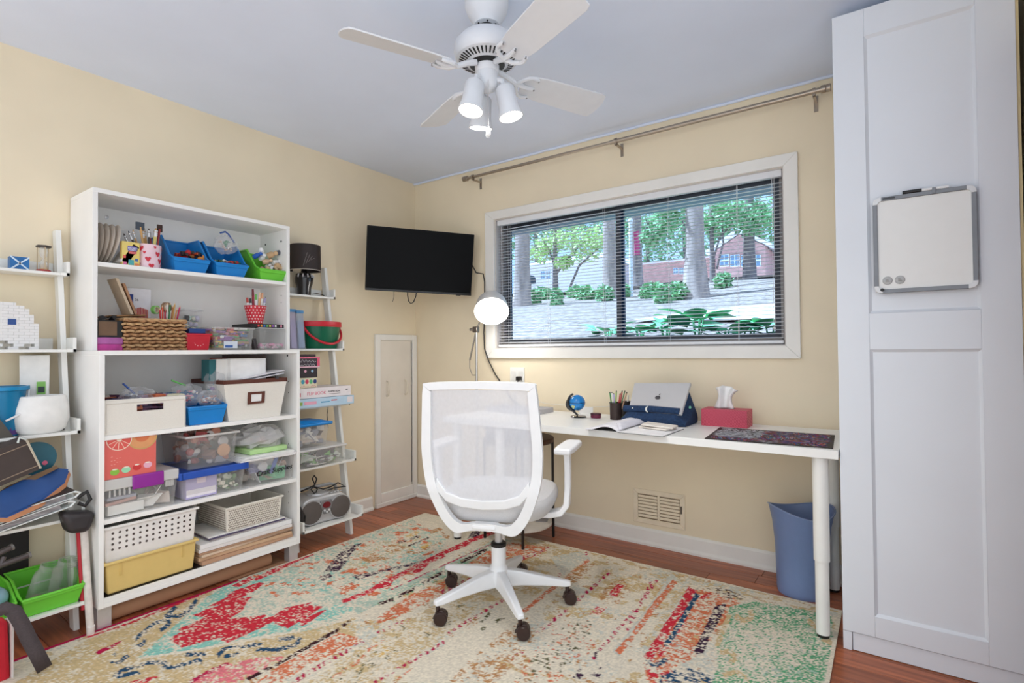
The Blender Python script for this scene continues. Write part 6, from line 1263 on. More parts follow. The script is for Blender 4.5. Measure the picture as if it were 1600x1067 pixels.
# fourth tray: clear tray bin, blue-lidded box on it
zS = TRZ[3]; tb1 = tub('clear_bin', 'wide clear bin with green contents on the fourth ladder tray', 'bin', -1.232, -.915, .10, .345, zS, zS+.098, M_clear, .016, 0); lid(tb1, -1.232, -.918, .10, .345, zS+.098, .012, clear((240, 238, 236), .75, .3), .004); fill(tb1, -1.21, -.94, .12, .325, zS+.01, zS+.085, 70, [(206, 214, 206), (150, 200, 130), (232, 230, 226), (130, 124, 130), (214, 222, 214)], 61, .06, shapes='fsb')
zB = zS+.111; tb2 = tub('lidded_box', 'small clear box with bright blue lid on the ladder shelf', 'storage box', -1.222, -1.010, .13, .305, zB, zB+.125, M_clear, .012, 0); MB().box(.115, .32, -1.228, -.992, zB+.122, zB+.140).build('lid', M_blue, tb2, bev=.007); MB().hexa([(.13, -1.21, zB+.139), (.305, -1.21, zB+.139), (.305, -1.01, zB+.139), (.13, -1.01, zB+.139)], [(.15, -1.20, zB+.156), (.285, -1.20, zB+.156), (.285, -1.04, zB+.150), (.15, -1.04, zB+.150)]).build('lid_dome', M_blue, tb2, bev=.005)
fill(tb2, -1.20, -1.03, .15, .285, zB+.01, zB+.11, 50, [(232, 228, 222), (222, 214, 206), (150, 150, 160), (206, 190, 180)], 62, .055, shapes='fsb')
# boombox on the bottom tray
zS = TRZ[4]; bmx = thing('boombox', 'silver portable radio with two dark speakers on the bottom tray', 'radio', (.25, -1.045, zS)); M_sil = mat((196, 196, 198), .35, .4, .03)
Bm = Matrix.Translation((.25, -1.048, zS)) @ Matrix.Rotation(R_(-6), 4, 'Z')
ol = [(-.150, .035), (-.135, .008), (-.10, .002), (.10, .002), (.135, .008), (.150, .035), (.150, .10), (.138, .135), (.10, .155), (-.10, .155), (-.138, .135), (-.150, .10)]
MB(Bm).prism(ol, 'x', -.095, .085).build('case', M_sil, bmx, bev=.014, seg=3)
for sgn in (-1, 1):
    MB(Bm).lathe([(.060, .082), (.062, .092), (.056, .100), (.03, .106), (0, .107)], (0, sgn*.090, .076), 'x', n=32, sx=1.05, sy=1.05).build('speaker_grille', mat((92, 84, 80), .6, bump=.4, bscale=500), bmx, smooth=True)
    MB(Bm).tube([(.092, sgn*.090+.066*math.cos(a), .076+.066*math.sin(a)) for a in [2*math.pi*i/32 for i in range(32)]], .004, 6, close=True).build('speaker_ring', M_sil, bmx, smooth=True)
MB(Bm).prism([(-.034, .130), (.034, .130), (.040, .10), (.016, .052), (-.016, .052), (-.040, .10)], 'x', .084, .098).build('control_panel', mat((130, 128, 130), .4, .3), bmx, bev=.004); MB(Bm).lathe([(.022, .096), (.022, .100), (0, .101)], (0, 0, .104), 'x', n=24, sx=1.1, sy=.8).build('display', mat((110, 24, 34), .2), bmx, smooth=True)
for q, z_ in ((-.014, .074), (.014, .074), (0, .064)): MB(Bm).lathe([(.006, .097), (.006, .102), (0, .103)], (0, q, z_), 'x', n=12).build('button', mat((220, 220, 222), .3), bmx, smooth=True)
MB(Bm).lathe([(.07, .150), (.066, .162), (.03, .168), (0, .169)], (-.01, 0, 0), n=32).build('disc_lid', M_sil, bmx, smooth=True)
for i in range(4): MB(Bm).box(.045, .06, .05+.02*i, .064+.02*i, .152, .160).build('key', M_sil, bmx, bev=.002)
MB(Bm).tube([(-.04, -.145, .12), (-.04, -.135, .172), (-.04, -.10, .185), (-.04, .10, .185), (-.04, .135, .172), (-.04, .145, .12)], .010, 8).build('carry_handle', mat((176, 176, 178), .4, .3), bmx, smooth=True)
w = lambda u, v, x=.27: tuple(on(u, v, 'x', x))
tag(MB().tube([w(470, 768), w(484, 762), w(492, 757), w(488, 748), w(491, 743), w(495, 748), w(492, 757), w(486, 765), w(492, 772), w(496, 764), w(488, 760), w(505, 764), w(518, 760), w(528, 754), w(540, 760), w(522, 762), w(505, 768), w(492, 770), w(486, 775), w(486, 790)], .0042, 6).build('coiled_cord', M_dark, smooth=True), 'black coiled power cord piled on the radio', 'cord')
bg2 = thing('cable_bag', 'crumpled black pouch left of the radio', 'bag', (.31, -1.215, zS)); MB().ball((.31, -1.212, zS+.062), .062, (.7, .30, 1), n=16, m=10, jit=.12, rnd=random.Random(3)).build('pouch', mat((40, 34, 34), .5), bg2, smooth=True); MB().tube([(.33, -1.205, zS+.10), (.345, -1.195, zS+.07), (.34, -1.2, zS+.03)], .004, 6).build('strap', M_dark, bg2)
# ================================================================ left ladder shelf things
zS = TRZ[0]
bxm = thing('gift_box', 'small blue box with pale cross pattern on the left ladder top', 'box', (.07, -2.36, zS)); y0_, y1_ = Y(16, 410, .09), Y(46, 410, .09); zt_ = Z(30, 401, .09)
MB().box(.05, .09, y0_, y1_, zS, zt_).build('carton', mat((28, 104, 168), .4, var=.2, scale=30), bxm, bev=.001)
for a, b in (((y0_, zS), (y1_, zt_)), ((y0_, zt_), (y1_, zS))): MB().add([(.0908, a[0], a[1]-.004), (.0908, b[0], b[1]-.004), (.0908, b[0], b[1]+.004), (.0908, a[0], a[1]+.004)], [(0, 1, 2, 3)]).build('cross_print', mat((206, 224, 240), .5), bxm)
hy_ = Y(68, 410, .08); hg = thing('hourglass', 'clear hourglass with dark top and red base', 'hourglass', (.08, hy_, zS)); zh = Z(68, 384, .08)
MB().lathe([(.024, zS), (.026, zS+.006), (.022, zS+.010), (0, zS+.010)], (.08, hy_, 0)).build('base', mat((170, 50, 50), .4), hg, smooth=True); MB().lathe([(.026, zh-.008), (.028, zh-.003), (.026, zh), (0, zh)], (.08, hy_, 0), n=6).build('cap', mat((50, 40, 36), .4), hg)
mm_ = (zS+zh)/2; MB().lathe([(.012, zS+.010), (.015, zS+.025), (.012, mm_-.012), (.003, mm_), (.012, mm_+.012), (.015, zh-.025), (.012, zh-.008)], (.08, hy_, 0), capa=False, capb=False).build('bulb', clear((240, 240, 238), .3, .05), hg, smooth=True)
MB().lathe([(.013, zS+.010), (.013, zS+.03), (0, zS+.035)], (.08, hy_, 0)).build('sand', mat((206, 180, 140), .9), hg, smooth=True)
for k in range(3): a = k*2.1; MB().cyl((.08+.021*math.cos(a), hy_+.021*math.sin(a), zS+.008), (.08+.021*math.cos(a), hy_+.021*math.sin(a), zh-.005), .0022, n=8).build('post', mat((190, 170, 140), .4), hg)
# white toy-brick model (stepped profile)
zS = TRZ[1]; xb1 = .165; cols = [(-30, 470), (0, 470), (26, 477), (39, 484), (47, 490), (54, 504), (61, 504)]
bm_ = thing('brick_model', 'white toy-brick model with stepped edge and small blue square', 'toy', (.12, -2.36, zS)); M_lego = mat((232, 230, 228), .35, var=.01)
us = [-40, 0, 25, 38, 46, 53, 61]; vt_ = [470, 470, 477, 484, 490, 504]
bh = .0118; ytop = lambda i: Z((us[i]+us[i+1])/2, vt_[i], xb1); nrow = int((Z(0, 470, xb1)-zS)/bh)
for r in range(nrow):
    z_ = zS+r*bh; segs = []
    uR = max([us[i+1] for i in range(6) if ytop(i) >= z_+bh*.6], default=None)
    if uR is None: continue
    ye = Y(uR, 520, xb1); yy_ = -2.52+(.016 if r % 2 else 0)
    while yy_ < ye-.004:
        y2_ = min(yy_+.032, ye); uc = (yy_+y2_)/2
        hole = (r < 3 and Y(3, 540, xb1) < uc < Y(18, 540, xb1)) or (r < 1 and Y(33, 540, xb1) < uc < Y(53, 540, xb1)) or (r == 1 and Y(40, 540, xb1) < uc < Y(46, 540, xb1))
        if not hole: MB().box(xb1-.048, xb1, yy_+.0003, y2_-.0003, z_, z_+bh-.0004).build('brick', M_lego, bm_)
        yy_ = y2_
MB().box(xb1-.0005, xb1+.002, Y(12, 502, xb1), Y(25, 502, xb1), Z(18, 507, xb1), Z(18, 498, xb1)).build('blue_tile', mat((40, 76, 140), .4), bm_)
# third tray: boxy white vase, round white pot, blue pail
zS = TRZ[2]
vx = .11; vy0, vy1 = Y(36, 590, .15), Y(87, 590, .15); zt_ = Z(60, 555, .15)
vs_ = thing('square_vase', 'tall square white vase with green price sticker', 'vase', (vx, (vy0+vy1)/2, zS)); vc = (vy0+vy1)/2; hw_ = (vy1-vy0)/2
MB(Matrix.Translation((.085, vc, 0)) @ Matrix.Rotation(R_(-14), 4, 'Z')).add([(sx*hw_*.86, sy*hw_*.80, zS) for sx, sy in ((-1, -1), (1, -1), (1, 1), (-1, 1))]+[(sx*hw_*.90, sy*hw_*.86, zt_) for sx, sy in ((-1, -1), (1, -1), (1, 1), (-1, 1))], [(3, 2, 1, 0)]+[(i, (i+1) % 4, 4+(i+1) % 4, 4+i) for i in range(4)]).build('body', mat((236, 234, 230), .4), vs_, solid=.008, bev=.006)
sm = Matrix.Translation((.085, vc, 0)) @ Matrix.Rotation(R_(-14), 4, 'Z'); xs_ = hw_*.885; MB(sm).box(xs_+.004, xs_+.0062, .006, hw_*.66, zS+.140, zS+.205).build('price_sticker', mat((130, 190, 90), .5), vs_); MB(sm).box(xs_+.0062, xs_+.0068, .010, hw_*.60, zS+.16, zS+.185).build('sticker_print', mat((44, 60, 60), .5), vs_); MB(sm).box(xs_+.0062, xs_+.0068, .030, hw_*.6, zS+.141, zS+.150).build('sticker_barcode', mat((230, 230, 230), .5), vs_)
pt_ = thing('round_pot', 'rounded white ceramic pot in front of the square vase', 'pot', (.19, Y(62, 670, .2), zS)); pc4 = (.195, Y(63, 650, .2))
MB().lathe([(0, zS+.001), (.062, zS+.001), (.078, zS+.016), (.088, zS+.06), (.086, zS+.10), (.076, zS+.148), (.070, zS+.152), (.066, zS+.148), (.076, zS+.09), (.07, zS+.03), (0, zS+.02)], (*pc4, 0), n=36, capa=False, sx=.8, sy=1.08).build('body', mat((238, 236, 232), .35), pt_, smooth=True)
bl2 = thing('toy_pail', 'translucent blue toy pail cut off by the left edge', 'bucket', (.18, Y(5, 640, .22), zS)); pc5 = (.17, Y(4, 620, .2)); zr_ = Z(10, 604, .2)
MB().lathe([(0, zS+.001), (.058, zS+.001), (.078, zr_), (.075, zr_), (.055, zS+.006), (0, zS+.006)], (*pc5, 0), n=32, capa=False).build('body', clear((0, 130, 180), .85, .25), bl2, smooth=True); MB().lathe([(.080, zr_-.016), (.086, zr_-.014), (.086, zr_), (.078, zr_)], (*pc5, 0), n=32, capa=False, capb=False).build('rim', mat((0, 136, 190), .35), bl2, smooth=True)
MB().tube([(pc5[0], pc5[1]+.084, zr_-.008), (pc5[0]+.04, pc5[1]+.074, zr_-.06), (pc5[0]+.07, pc5[1]+.04, zr_-.11), (pc5[0]+.075, pc5[1], zr_-.13)], .004, 6).build('handle', mat((236, 236, 236), .4), bl2, smooth=True); MB().lathe([(0, zS+.006), (.06, zS+.006), (.062, zS+.05), (0, zS+.06)], (*pc5, 0), n=20).build('contents', mat((90, 60, 130), .7), bl2, smooth=True)
# fourth tray: leaning heap of binders, boards and bags
zS = TRZ[3]; xf = .36
def lean(name, label, cat, c1, c2, th, x0, x1, m, bev=.002, group=None):   # slab whose front lower edge runs between two photograph points
    a = Vector(on(*c1, 'x', x1)); b = Vector(on(*c2, 'x', x1)); d = (b-a); L = d.length; d.normalize(); n_ = Vector((0, -d.z, d.y))
    vs = [];
    for x in (x0, x1):
        for s_, h_ in ((0, 0), (L, 0), (L, th), (0, th)): p = a+d*s_+n_*h_; vs.append((x, p.y, p.z))
    t = thing(name, label, cat, ((x0+x1)/2, a.y, min(a.z, b.z)), group)
    o = MB().add(vs, [(0, 1, 2, 3), (7, 6, 5, 4), (0, 4, 5, 1), (1, 5, 6, 2), (2, 6, 7, 3), (3, 7, 4, 0)])
    return t, o, a, d, n_, L
def leanb(name, label, cat, c1, c2, th, x0, x1, m, part='body', **k):
    t, o, a, d, n_, L = lean(name, label, cat, c1, c2, th, x0, x1, m); o.build(part, m, t, bev=.002, **k); return t, a, d, n_, L
M_bnd = mat((52, 44, 44), .55); M_wht = mat((226, 230, 228), .5)
E1, E2 = (-60, 852), (120, 786)
for i, (c1, c2) in enumerate((((-80, 862), (112, 792)), ((-80, 847), (120, 777)))):
    t, a, d, n_, L = leanb('ring_binder', ['dark ring binder with pale edges, lower of the leaning pair', 'dark ring binder with pale edges, upper of the leaning pair'][i], 'binder', c1, c2, .004, .14, .375, M_wht, 'lower_cover')
    mk_ = lambda h0, h1, x1=.375, L0=0, L1=None: [tuple((x, (a+d*s_+n_*h_).y, (a+d*s_+n_*h_).z)) for x in (.14, x1) for s_, h_ in ((L0, h0), (L1 or L, h0), (L1 or L, h1), (L0, h1))]
    F6 = [(0, 1, 2, 3), (7, 6, 5, 4), (0, 4, 5, 1), (1, 5, 6, 2), (2, 6, 7, 3), (3, 7, 4, 0)]
    MB().add(mk_(.006, .022, .365, 0, L-.03), F6).build('pages', mat((150, 144, 146), .7, var=.5, scale=60, stretch=(1, .2, 8)), t); MB().add(mk_(.024, .028), F6).build('upper_cover', M_wht, t, bev=.001); MB().add(mk_(.0285, .031), F6).build('cover_skin', M_bnd, t)
    sp = [Vector((.26, (a+d*(L-.004)+n_*h_).y, (a+d*(L-.004)+n_*h_).z)) for h_ in (.002, .026)]; e_ = a+d*(L+.014)+n_*.014
    MB().tube([(.372, sp[0].y, sp[0].z), (.372, e_.y, e_.z), (.372, sp[1].y, sp[1].z)], .005, 8).build('spine', M_wht, t, smooth=True)
cbag = thing('camera_bag', 'black soft camera pouch hanging under the binders', 'bag', (.36, Y(115, 820, .37), Z(115, 836, .37))); c = on(118, 816, 'x', .36)
cx5, cy5, cz5 = c
MB(rotm('X', -14, tuple(c))).hexa([(cx5-.05, cy5-.020, cz5-.042), (cx5+.03, cy5-.020, cz5-.042), (cx5+.03, cy5+.050, cz5-.036), (cx5-.05, cy5+.050, cz5-.036)], [(cx5-.055, cy5-.062, cz5+.040), (cx5+.025, cy5-.062, cz5+.040), (cx5+.025, cy5+.056, cz5+.044), (cx5-.055, cy5+.056, cz5+.044)]).build('pouch', mat((44, 38, 40), .45, bump=.6, bscale=40), cbag, bev=.022, seg=4)
MB().tube([A(120, 778, .37), A(136, 768, .375), A(141, 780, .38), A(133, 790, .38), A(122, 786, .37)], .008, 6).build('strap', mat((28, 26, 26), .6), cbag, smooth=True)
# blue wooden board
bd = thing('blue_board', 'blue octagonal wooden board lying tilted on the binders', 'board', (.28, -2.30, .62)); pl3 = [(-60, 805), (10, 806), (62, 782), (100, 752), (107, 733), (88, 731), (55, 740), (0, 768), (-60, 790)]
P3 = [Vector(on(u, v, 'x', .40-.16*max(0, (800-v))/80)) for u, v in pl3]; dn = Vector((.012, .004, -.022))
MB().add([tuple(p) for p in P3]+[tuple(p+dn*.3) for p in P3], [tuple(range(9)), tuple(range(17, 8, -1))]).build('top_face', mat((36, 78, 140), .45, var=.15, scale=8), bd, recalc=False)
MB().add([tuple(p+dn*.3) for p in P3]+[tuple(p+dn) for p in P3], [(i, (i+1) % 9, 9+(i+1) % 9, 9+i) for i in range(9)]+[tuple(range(17, 8, -1))]).build('wood_edge', mat((186, 124, 82), .5), bd)
tag(MB().add([A(-40, 798, .30), A(10, 760, .30), A(88, 727, .30), A(92, 731, .30), A(20, 768, .30), A(-40, 806, .30)]+[A(-40, 798, .2), A(10, 760, .2), A(88, 727, .2), A(92, 731, .2), A(20, 768, .2), A(-40, 806, .2)], [(0, 1, 2, 3, 4, 5), (11, 10, 9, 8, 7, 6)]+[(i, (i+1) % 6, 6+(i+1) % 6, 6+i) for i in range(6)]).build('clipboard', mat((120, 92, 64), .6)), 'thin brown clipboard between the brown case and blue board', 'clipboard')
# brown case and olive panel
t, a, d, n_, L = leanb('zip_case', 'dark brown zipped case resting on the left ladder', 'case', (-70, 790), (66, 732), .13, .20, .355, mat((66, 54, 50), .6, bump=.2), 'body'); MB().tube([tuple(Vector((.358, (a+d*(L-.004)+n_*h_).y, (a+d*(L-.004)+n_*h_).z))) for h_ in (.004, .06, .125)], .004, 6).build('zip', mat((190, 180, 160), .5), t, smooth=True)
for h_ in (.018, .108): p = a+n_*h_; q_ = a+d*L+n_*h_; MB().tube([(.3565, p.y, p.z), (.3565, q_.y, q_.z)], .0018, 6).build('piping', mat((150, 130, 110), .6), t)
MB().tube([(.362, (a+d*(L-.03)+n_*.128).y, (a+d*(L-.03)+n_*.128).z), (.366, (a+d*(L-.02)+n_*.145).y, (a+d*(L-.02)+n_*.145).z), (.362, (a+d*(L-.005)+n_*.128).y, (a+d*(L-.005)+n_*.128).z)], .004, 6).build('ring', mat((206, 214, 210), .4), t, smooth=True)
tag(MB().add([A(-60, 640, .26), A(0, 655, .26), A(26, 688, .26), A(-60, 730, .26)]+[A(-60, 640, .24), A(0, 655, .24), A(26, 688, .24), A(-60, 730, .24)], [(0, 1, 2, 3), (7, 6, 5, 4)]+[(i, (i+1) % 4, 4+(i+1) % 4, 4+i) for i in range(4)]).build('grey_folder', mat((84, 80, 72), .6)), 'grey folder leaning behind the brown case', 'folder')
pd = thing('paddle', 'round teal paddle with a pink dot behind the brown case', 'paddle', (.2, Y(58, 720, .2), Z(58, 735, .2))); c = on(56, 716, 'x', .18); MB().lathe([(.066, 0), (.066, .006)], tuple(c), 'x', n=36).build('blade', mat((44, 110, 128), .4), pd, smooth=True); c2 = on(70, 723, 'x', .187); MB().lathe([(.009, 0), (.009, .002)], tuple(c2), 'x', n=16).build('dot', mat((240, 120, 150), .4), pd)
# bottom tray: two green bins, jars, ball
zS = TRZ[4]
gb1 = stackbin('lime green bin holding glass jars on the bottom left tray', Y(35, 940, .378), Y(133, 925, .378)-.004, .13, .378, zS+.001, .070, .112, M_lime, 'green bins on the bottom tray'); gy0, gy1 = Y(35, 940, .378), Y(133, 925, .378)
gb2 = stackbin('lime green bin with a blue ball at the left frame edge', gy0-.155, gy0-.016, .13, .372, zS+.001, .070, .112, M_lime, 'green bins on the bottom tray')
M_jar = jarglass()
for i, (u, v, tl_, lb) in enumerate(((62, 905, -14, 'clear glass jar tilted at the left in the green bin'), (97, 890, -8, 'clear glass jar at the right in the green bin'))):
    c = on(u, v, 'x', .27); Aj = Matrix.Translation((.27, c[1], zS+.020)) @ Matrix.Rotation(R_(tl_), 4, 'X') @ Matrix.Rotation(R_(10), 4, 'Y'); jr = thing('glass_jar', lb, 'jar', (.27, c[1], zS+.012), 'glass jars')
    MB(Aj).lathe([(0, .0), (.040, 0), (.047, .008), (.048, .09), (.044, .108), (.036, .118), (.036, .140), (.033, .140), (.033, .118), (.044, .09), (.043, .010), (0, .006)], n=28, capa=False).build('glass', M_jar, jr, smooth=True)
    for h_ in (.122, .130, .138): MB(Aj).tube([(.0365*math.cos(a), .0365*math.sin(a), h_) for a in [2*math.pi*k/28 for k in range(28)]], .0016, 6, close=True).build('thread', M_jar, jr, smooth=True)
    MB(Aj).lathe([(0, .004), (.038, .004), (.038, .008), (0, .008)], n=24).build('base_ring', mat((130, 100, 76), .5), jr, smooth=True)
c = on(10, 920, 'x', .30); bal = thing('toy_ball', 'blue and clear ball lying in the left green bin', 'ball', (.28, gy0-.07, zS+.02)); MB().ball((.28, gy0-.068, zS+.072), .050, n=24, m=16).build('shell', mat((40, 110, 190), .3), bal, smooth=True); MB().ball((.292, gy0-.066, zS+.080), .046, n=24, m=16).build('window', clear((170, 210, 220), .7, .1), bal, smooth=True)
tp = thing('tripod', 'grey folded tripod legs poking over the green bins', 'tripod', (.3, -2.36, .36)); M_trp = mat((88, 80, 80), .4, .3)
for (a, b) in (((-60, 905), (43, 868)), ((-60, 892), (16, 856))): MB().tube([A(*a, .37), A(*b, .33)], .011, 10).build('leg', M_trp, tp, smooth=True); p = Vector(A(*b, .33)); q0 = Vector(A(*a, .37)); dd2 = (p-q0).normalized(); MB().cyl(p, p+dd2*.008, .0125, n=12).build('foot', mat((120, 116, 112), .5), tp, smooth=True)
MB().tube([A(0, 885, .35), A(6, 870, .34)], .008, 8).build('brace', M_trp, tp)
tag(MB().box(.02, .03, -2.62, Y(45, 870, .03), .155, Z(30, 828, .03)).build('black_panel', mat((34, 28, 28), .6)), 'flat black panel standing against the wall behind the jars', 'panel')
# wrapping paper roll standing beside the bookcase foot
wp = thing('gift_wrap_roll', 'white wrapping paper roll standing beside the bookcase', 'paper roll', (.40, -2.205, 0)); MB().cyl((.41, -2.192, .004), (.315, -2.192, .47), .013, n=18).build('roll', mat((226, 216, 208), .75, var=.12, scale=30), wp, smooth=True); MB().cyl((.372, -2.203, .10), (.300, -2.203, .45), .010, n=14).build('red_roll', mat((190, 36, 50), .6), wp, smooth=True)
MB().lathe([(.004, .0), (.012, .018), (.0135, .04)], (.411, -2.192, .001), n=14).build('taped_end', mat((236, 230, 226), .6), wp, smooth=True)
# red bag and its dark strap on the floor
rbg = thing('tote_bag', 'red fabric tote bag on the floor at lower left', 'bag', (.52, -2.50, 0)); 
fr_ = [(-120, 965), (20, 958), (28, 1010), (20, 1067), (-120, 1080)]
MB().hexa([(.44, -2.70, .0), (.53, -2.70, .0), (.53, -2.452, .0), (.44, -2.452, .0)], [(.45, -2.70, .19), (.52, -2.70, .19), (.52, -2.458, .205), (.45, -2.458, .205)]).build('body', mat((196, 26, 44), .8, bump=.2), rbg, bev=.012); MB().box(.45, .534, -2.452, -2.446, .0, .19).build('edge_piping', mat((220, 210, 206), .6), rbg)
sp_ = [A(-10, 958, .54), A(8, 950, .55), A(22, 955, .56), A(34, 975, .57), A(45, 998, .58), A(56, 1018, .59), A(70, 1045, .60)]
def ribbon(pts, w_, m_, name, par): 
    o = MB(); vs = []; fs = []
    for i, p in enumerate(pts):
        p = Vector(p); q0 = Vector(pts[max(0, i-1)]); q1 = Vector(pts[min(len(pts)-1, i+1)]); dd = (q1-q0).normalized(); s_ = dd.cross(Vector((1, 0, 0))).normalized()
        p.z = max(p.z, .012)
        vs += [p+s_*w_/2, p-s_*w_/2]
    for i in range(len(pts)-1): fs.append((2*i, 2*i+1, 2*i+3, 2*i+2))
    return o.add([tuple(v) for v in vs], fs).build(name, m_, par, smooth=True, solid=.006)
ribbon(sp_, .042, mat((74, 64, 66), .8, var=.15, scale=200, bump=.4, bscale=400), 'strap', rbg)

# ================================================================ on the desk
z0 = DZ
D = lambda u, v: on(u, v, 'z', DZ)
gp = D(904, 652); gc = Vector(on(902, 629, 'y', gp[1])); gl = thing('globe', 'small blue desk globe on a curved black stand', 'globe', (gp[0], gp[1], z0)); Rg = .045
MB().lathe([(0, z0), (.040, z0), (.041, z0+.004), (.036, z0+.009), (0, z0+.010)], (gp[0], gp[1], 0), sx=1.15).build('base', M_gl, gl, smooth=True)
gl_m = mat((24, 130, 204), .25, coat=.3, var=.05); MB().ball(gc, Rg, n=32, m=20).build('sphere', gl_m, gl, smooth=True); MB().lathe([(Rg+.0008, -.0015), (Rg+.0012, 0), (Rg+.0008, .0015)], tuple(gc), n=40, capa=False, capb=False).build('equator_line', mat((20, 50, 80), .4), gl)
va = Rv*(-.6)+np.array([0, 0, -.6]); va = Vector(va/np.linalg.norm(va)); lnd = MB(); q = gc+(Vector(CAM)-gc).normalized()*.030+va*.024
lnd.ball(gc+va*.004+(Vector(CAM)-gc).normalized()*.004, Rg*.985, n=24, m=16); 
lc_m = MB(); n1 = (va*.78+(Vector(CAM)-gc).normalized()*.62).normalized(); s1 = n1.orthogonal().normalized(); s2 = n1.cross(s1)
pts = [(gc+(n1+s1*.28*math.cos(a)*(1+.3*math.sin(3*a))+s2*.28*math.sin(a)*(1+.3*math.cos(2*a))).normalized()*(Rg+.0006)) for a in [2*math.pi*i/24 for i in range(24)]]
lc_m.add([tuple(p) for p in pts]+[tuple(gc+n1*(Rg+.0008))], [(i, (i+1) % 24, 24) for i in range(24)]).build('continent', mat((206, 214, 150), .4), gl, smooth=True)
ar = [gc+Vector(Rv)*(Rg+.010)*math.cos(a)+Vector((0, 0, 1))*(Rg+.010)*math.sin(a) for a in [R_(115+i*12) for i in range(12)]]
MB().tube([tuple(p) for p in ar]+[(gp[0]-.004, gp[1], z0+.012)], .006, 8).build('meridian_arm', M_gl, gl, smooth=True)
cdv = gc-Vector(Rv)*.036+Vector((0, .02, -.010)); MB(Matrix.Translation(cdv) @ Vector((0, 0, 1)).rotation_difference((Vector(CAM)-cdv).normalized()).to_matrix().to_4x4()).lathe([(.040, -.006), (.041, 0), (.036, .004), (0, .005)], n=28).build('star_disc', mat((44, 40, 46), .4), gl, smooth=True)
cd_ = D(889, 650); tag(MB().box(cd_[0]-.012, cd_[0]+.080, -.080, -.078, z0, z0+.042).build('white_card', M_paper), 'blank white card propped behind the globe', 'card')
mp_ = D(931, 653); mr_ = thing('maroon_tin', 'small round maroon tin beside the globe', 'tin', (mp_[0], mp_[1], z0)); MB().lathe([(0, z0), (.026, z0), (.028, z0+.006), (.028, z0+.020), (0, z0+.020)], (mp_[0], mp_[1], 0), sx=1.1, sy=.8).build('body', mat((110, 30, 62), .35), mr_, smooth=True); MB().lathe([(.029, z0+.019), (.029, z0+.026), (.026, z0+.028), (0, z0+.028)], (mp_[0], mp_[1], 0), sx=1.1, sy=.8).build('lid', mat((70, 24, 40), .35), mr_, smooth=True)
cp_ = D(963, 655); cy_ = cp_[1]; pcu = thing('pencil_cup', 'dark brown mesh pencil cup full of pens', 'cup', (cp_[0], cy_, z0)); hC = .092
MB().lathe([(0, z0), (.034, z0), (.036, z0+hC), (.034, z0+hC), (.032, z0+.004), (0, z0+.004)], (cp_[0], cy_, 0), capa=False).build('body', mat((66, 52, 48), .4, .3), pcu, smooth=True); MB().tube([(cp_[0]+.0365*math.cos(a), cy_+.0365*math.sin(a), z0+hC) for a in [2*math.pi*i/28 for i in range(28)]], .002, 6, close=True).build('rim', M_dark, pcu, smooth=True)
for i, (u, v, col, lb) in enumerate(((953, 614, (60, 140, 70), 'green-capped pen furthest left'), (956, 614, (236, 236, 232), 'white pen'), (959, 616, (190, 180, 220), 'lilac pen'), (963, 612, (110, 170, 60), 'green pen standing upright'), (969, 616, (190, 30, 40), 'short red pen'), (972, 612, (170, 40, 50), 'red pen'), (976, 612, (90, 120, 80), 'olive pen leaning right'), (979, 614, (190, 150, 120), 'tan pencil furthest right'))):
    p = on(u, v, 'y', cy_); t = thing('pen', lb+' in the pencil cup', 'pen', (cp_[0]+(i-3.5)*.005, cy_, z0+.006), 'pens in the pencil cup'); b0 = Vector((cp_[0]+(i-3.5)*.0045, cy_+.01*((i % 3)-1), z0+.008)); p = Vector(p); MB().cyl(b0, p, .0036, n=8).build('barrel', mat(col, .4), t, smooth=True); MB().cyl(p, p+(p-b0).normalized()*.006, .0034, .002, n=8).build('tip', M_dark, t)
p2 = D(985, 650); pc2 = thing('pencil_cup', 'second dark pen cup half hidden behind the laptop', 'cup', (p2[0], -.10, z0)); MB().lathe([(0, z0), (.028, z0), (.034, z0+.09), (.032, z0+.09), (0, z0+.006)], (p2[0], -.10, 0), capa=False).build('body', mat((50, 40, 38), .4), pc2, smooth=True); MB().tube([(p2[0], -.10, z0+.02), (p2[0]+.012, -.10, z0+.125)], .004, 8).build('pen', M_white, pc2)
gs = D(972, 653); tag(MB().tube([(gs[0]-.01, gs[1]-.03, z0+.006), (gs[0]+.02, gs[1]-.022, z0+.008), (gs[0]+.05, gs[1]-.026, z0+.006), (gs[0]+.068, gs[1]-.016, z0+.007)], .0055, 8).build('green_clip', mat((110, 206, 70), .35), smooth=True), 'lime green plastic clip lying before the pencil cup', 'clip')
# navy lap pillow with laptop
lpw = thing('lap_pillow', 'navy blue plush pillow with moon print under the laptop', 'pillow', (2.02, -.20, z0)); M_navy = mat((34, 58, 92), .95, var=.25, scale=90, bump=.8, bscale=220)
pxa, pxb = float(D(984, 655)[0])+.01, 2.192
def pill(u, v):
    a = v*2*math.pi; t_ = min(u, 1-u)*7; k = min(1, t_)**.5 if t_ < 1 else 1; k = max(k, .35)
    prof = [(-.345, .0), (-.352, .03), (-.335, .058), (-.318, .064), (-.300, .072), (-.235, .135), (-.185, .185), (-.16, .195), (-.135, .180), (-.11, .12), (-.10, .05), (-.11, .0)]
    f_ = v*12 % 12; i0 = int(f_) % 12; i1 = (i0+1) % 12; w_ = f_-int(f_); y_ = prof[i0][0]*(1-w_)+prof[i1][0]*w_; z_ = prof[i0][1]*(1-w_)+prof[i1][1]*w_
    return (pxa+(pxb-pxa)*u, -.22+(y_+.22)*(.75+.25*k), z0+.002+z_*k)
pm = MB().grid(pill, 20, 24); W_ = 21; pm.f += [tuple(j*W_ for j in range(24)), tuple(j*W_+20 for j in range(23, -1, -1))]; pm.build('cushion', M_navy, lpw, smooth=True)
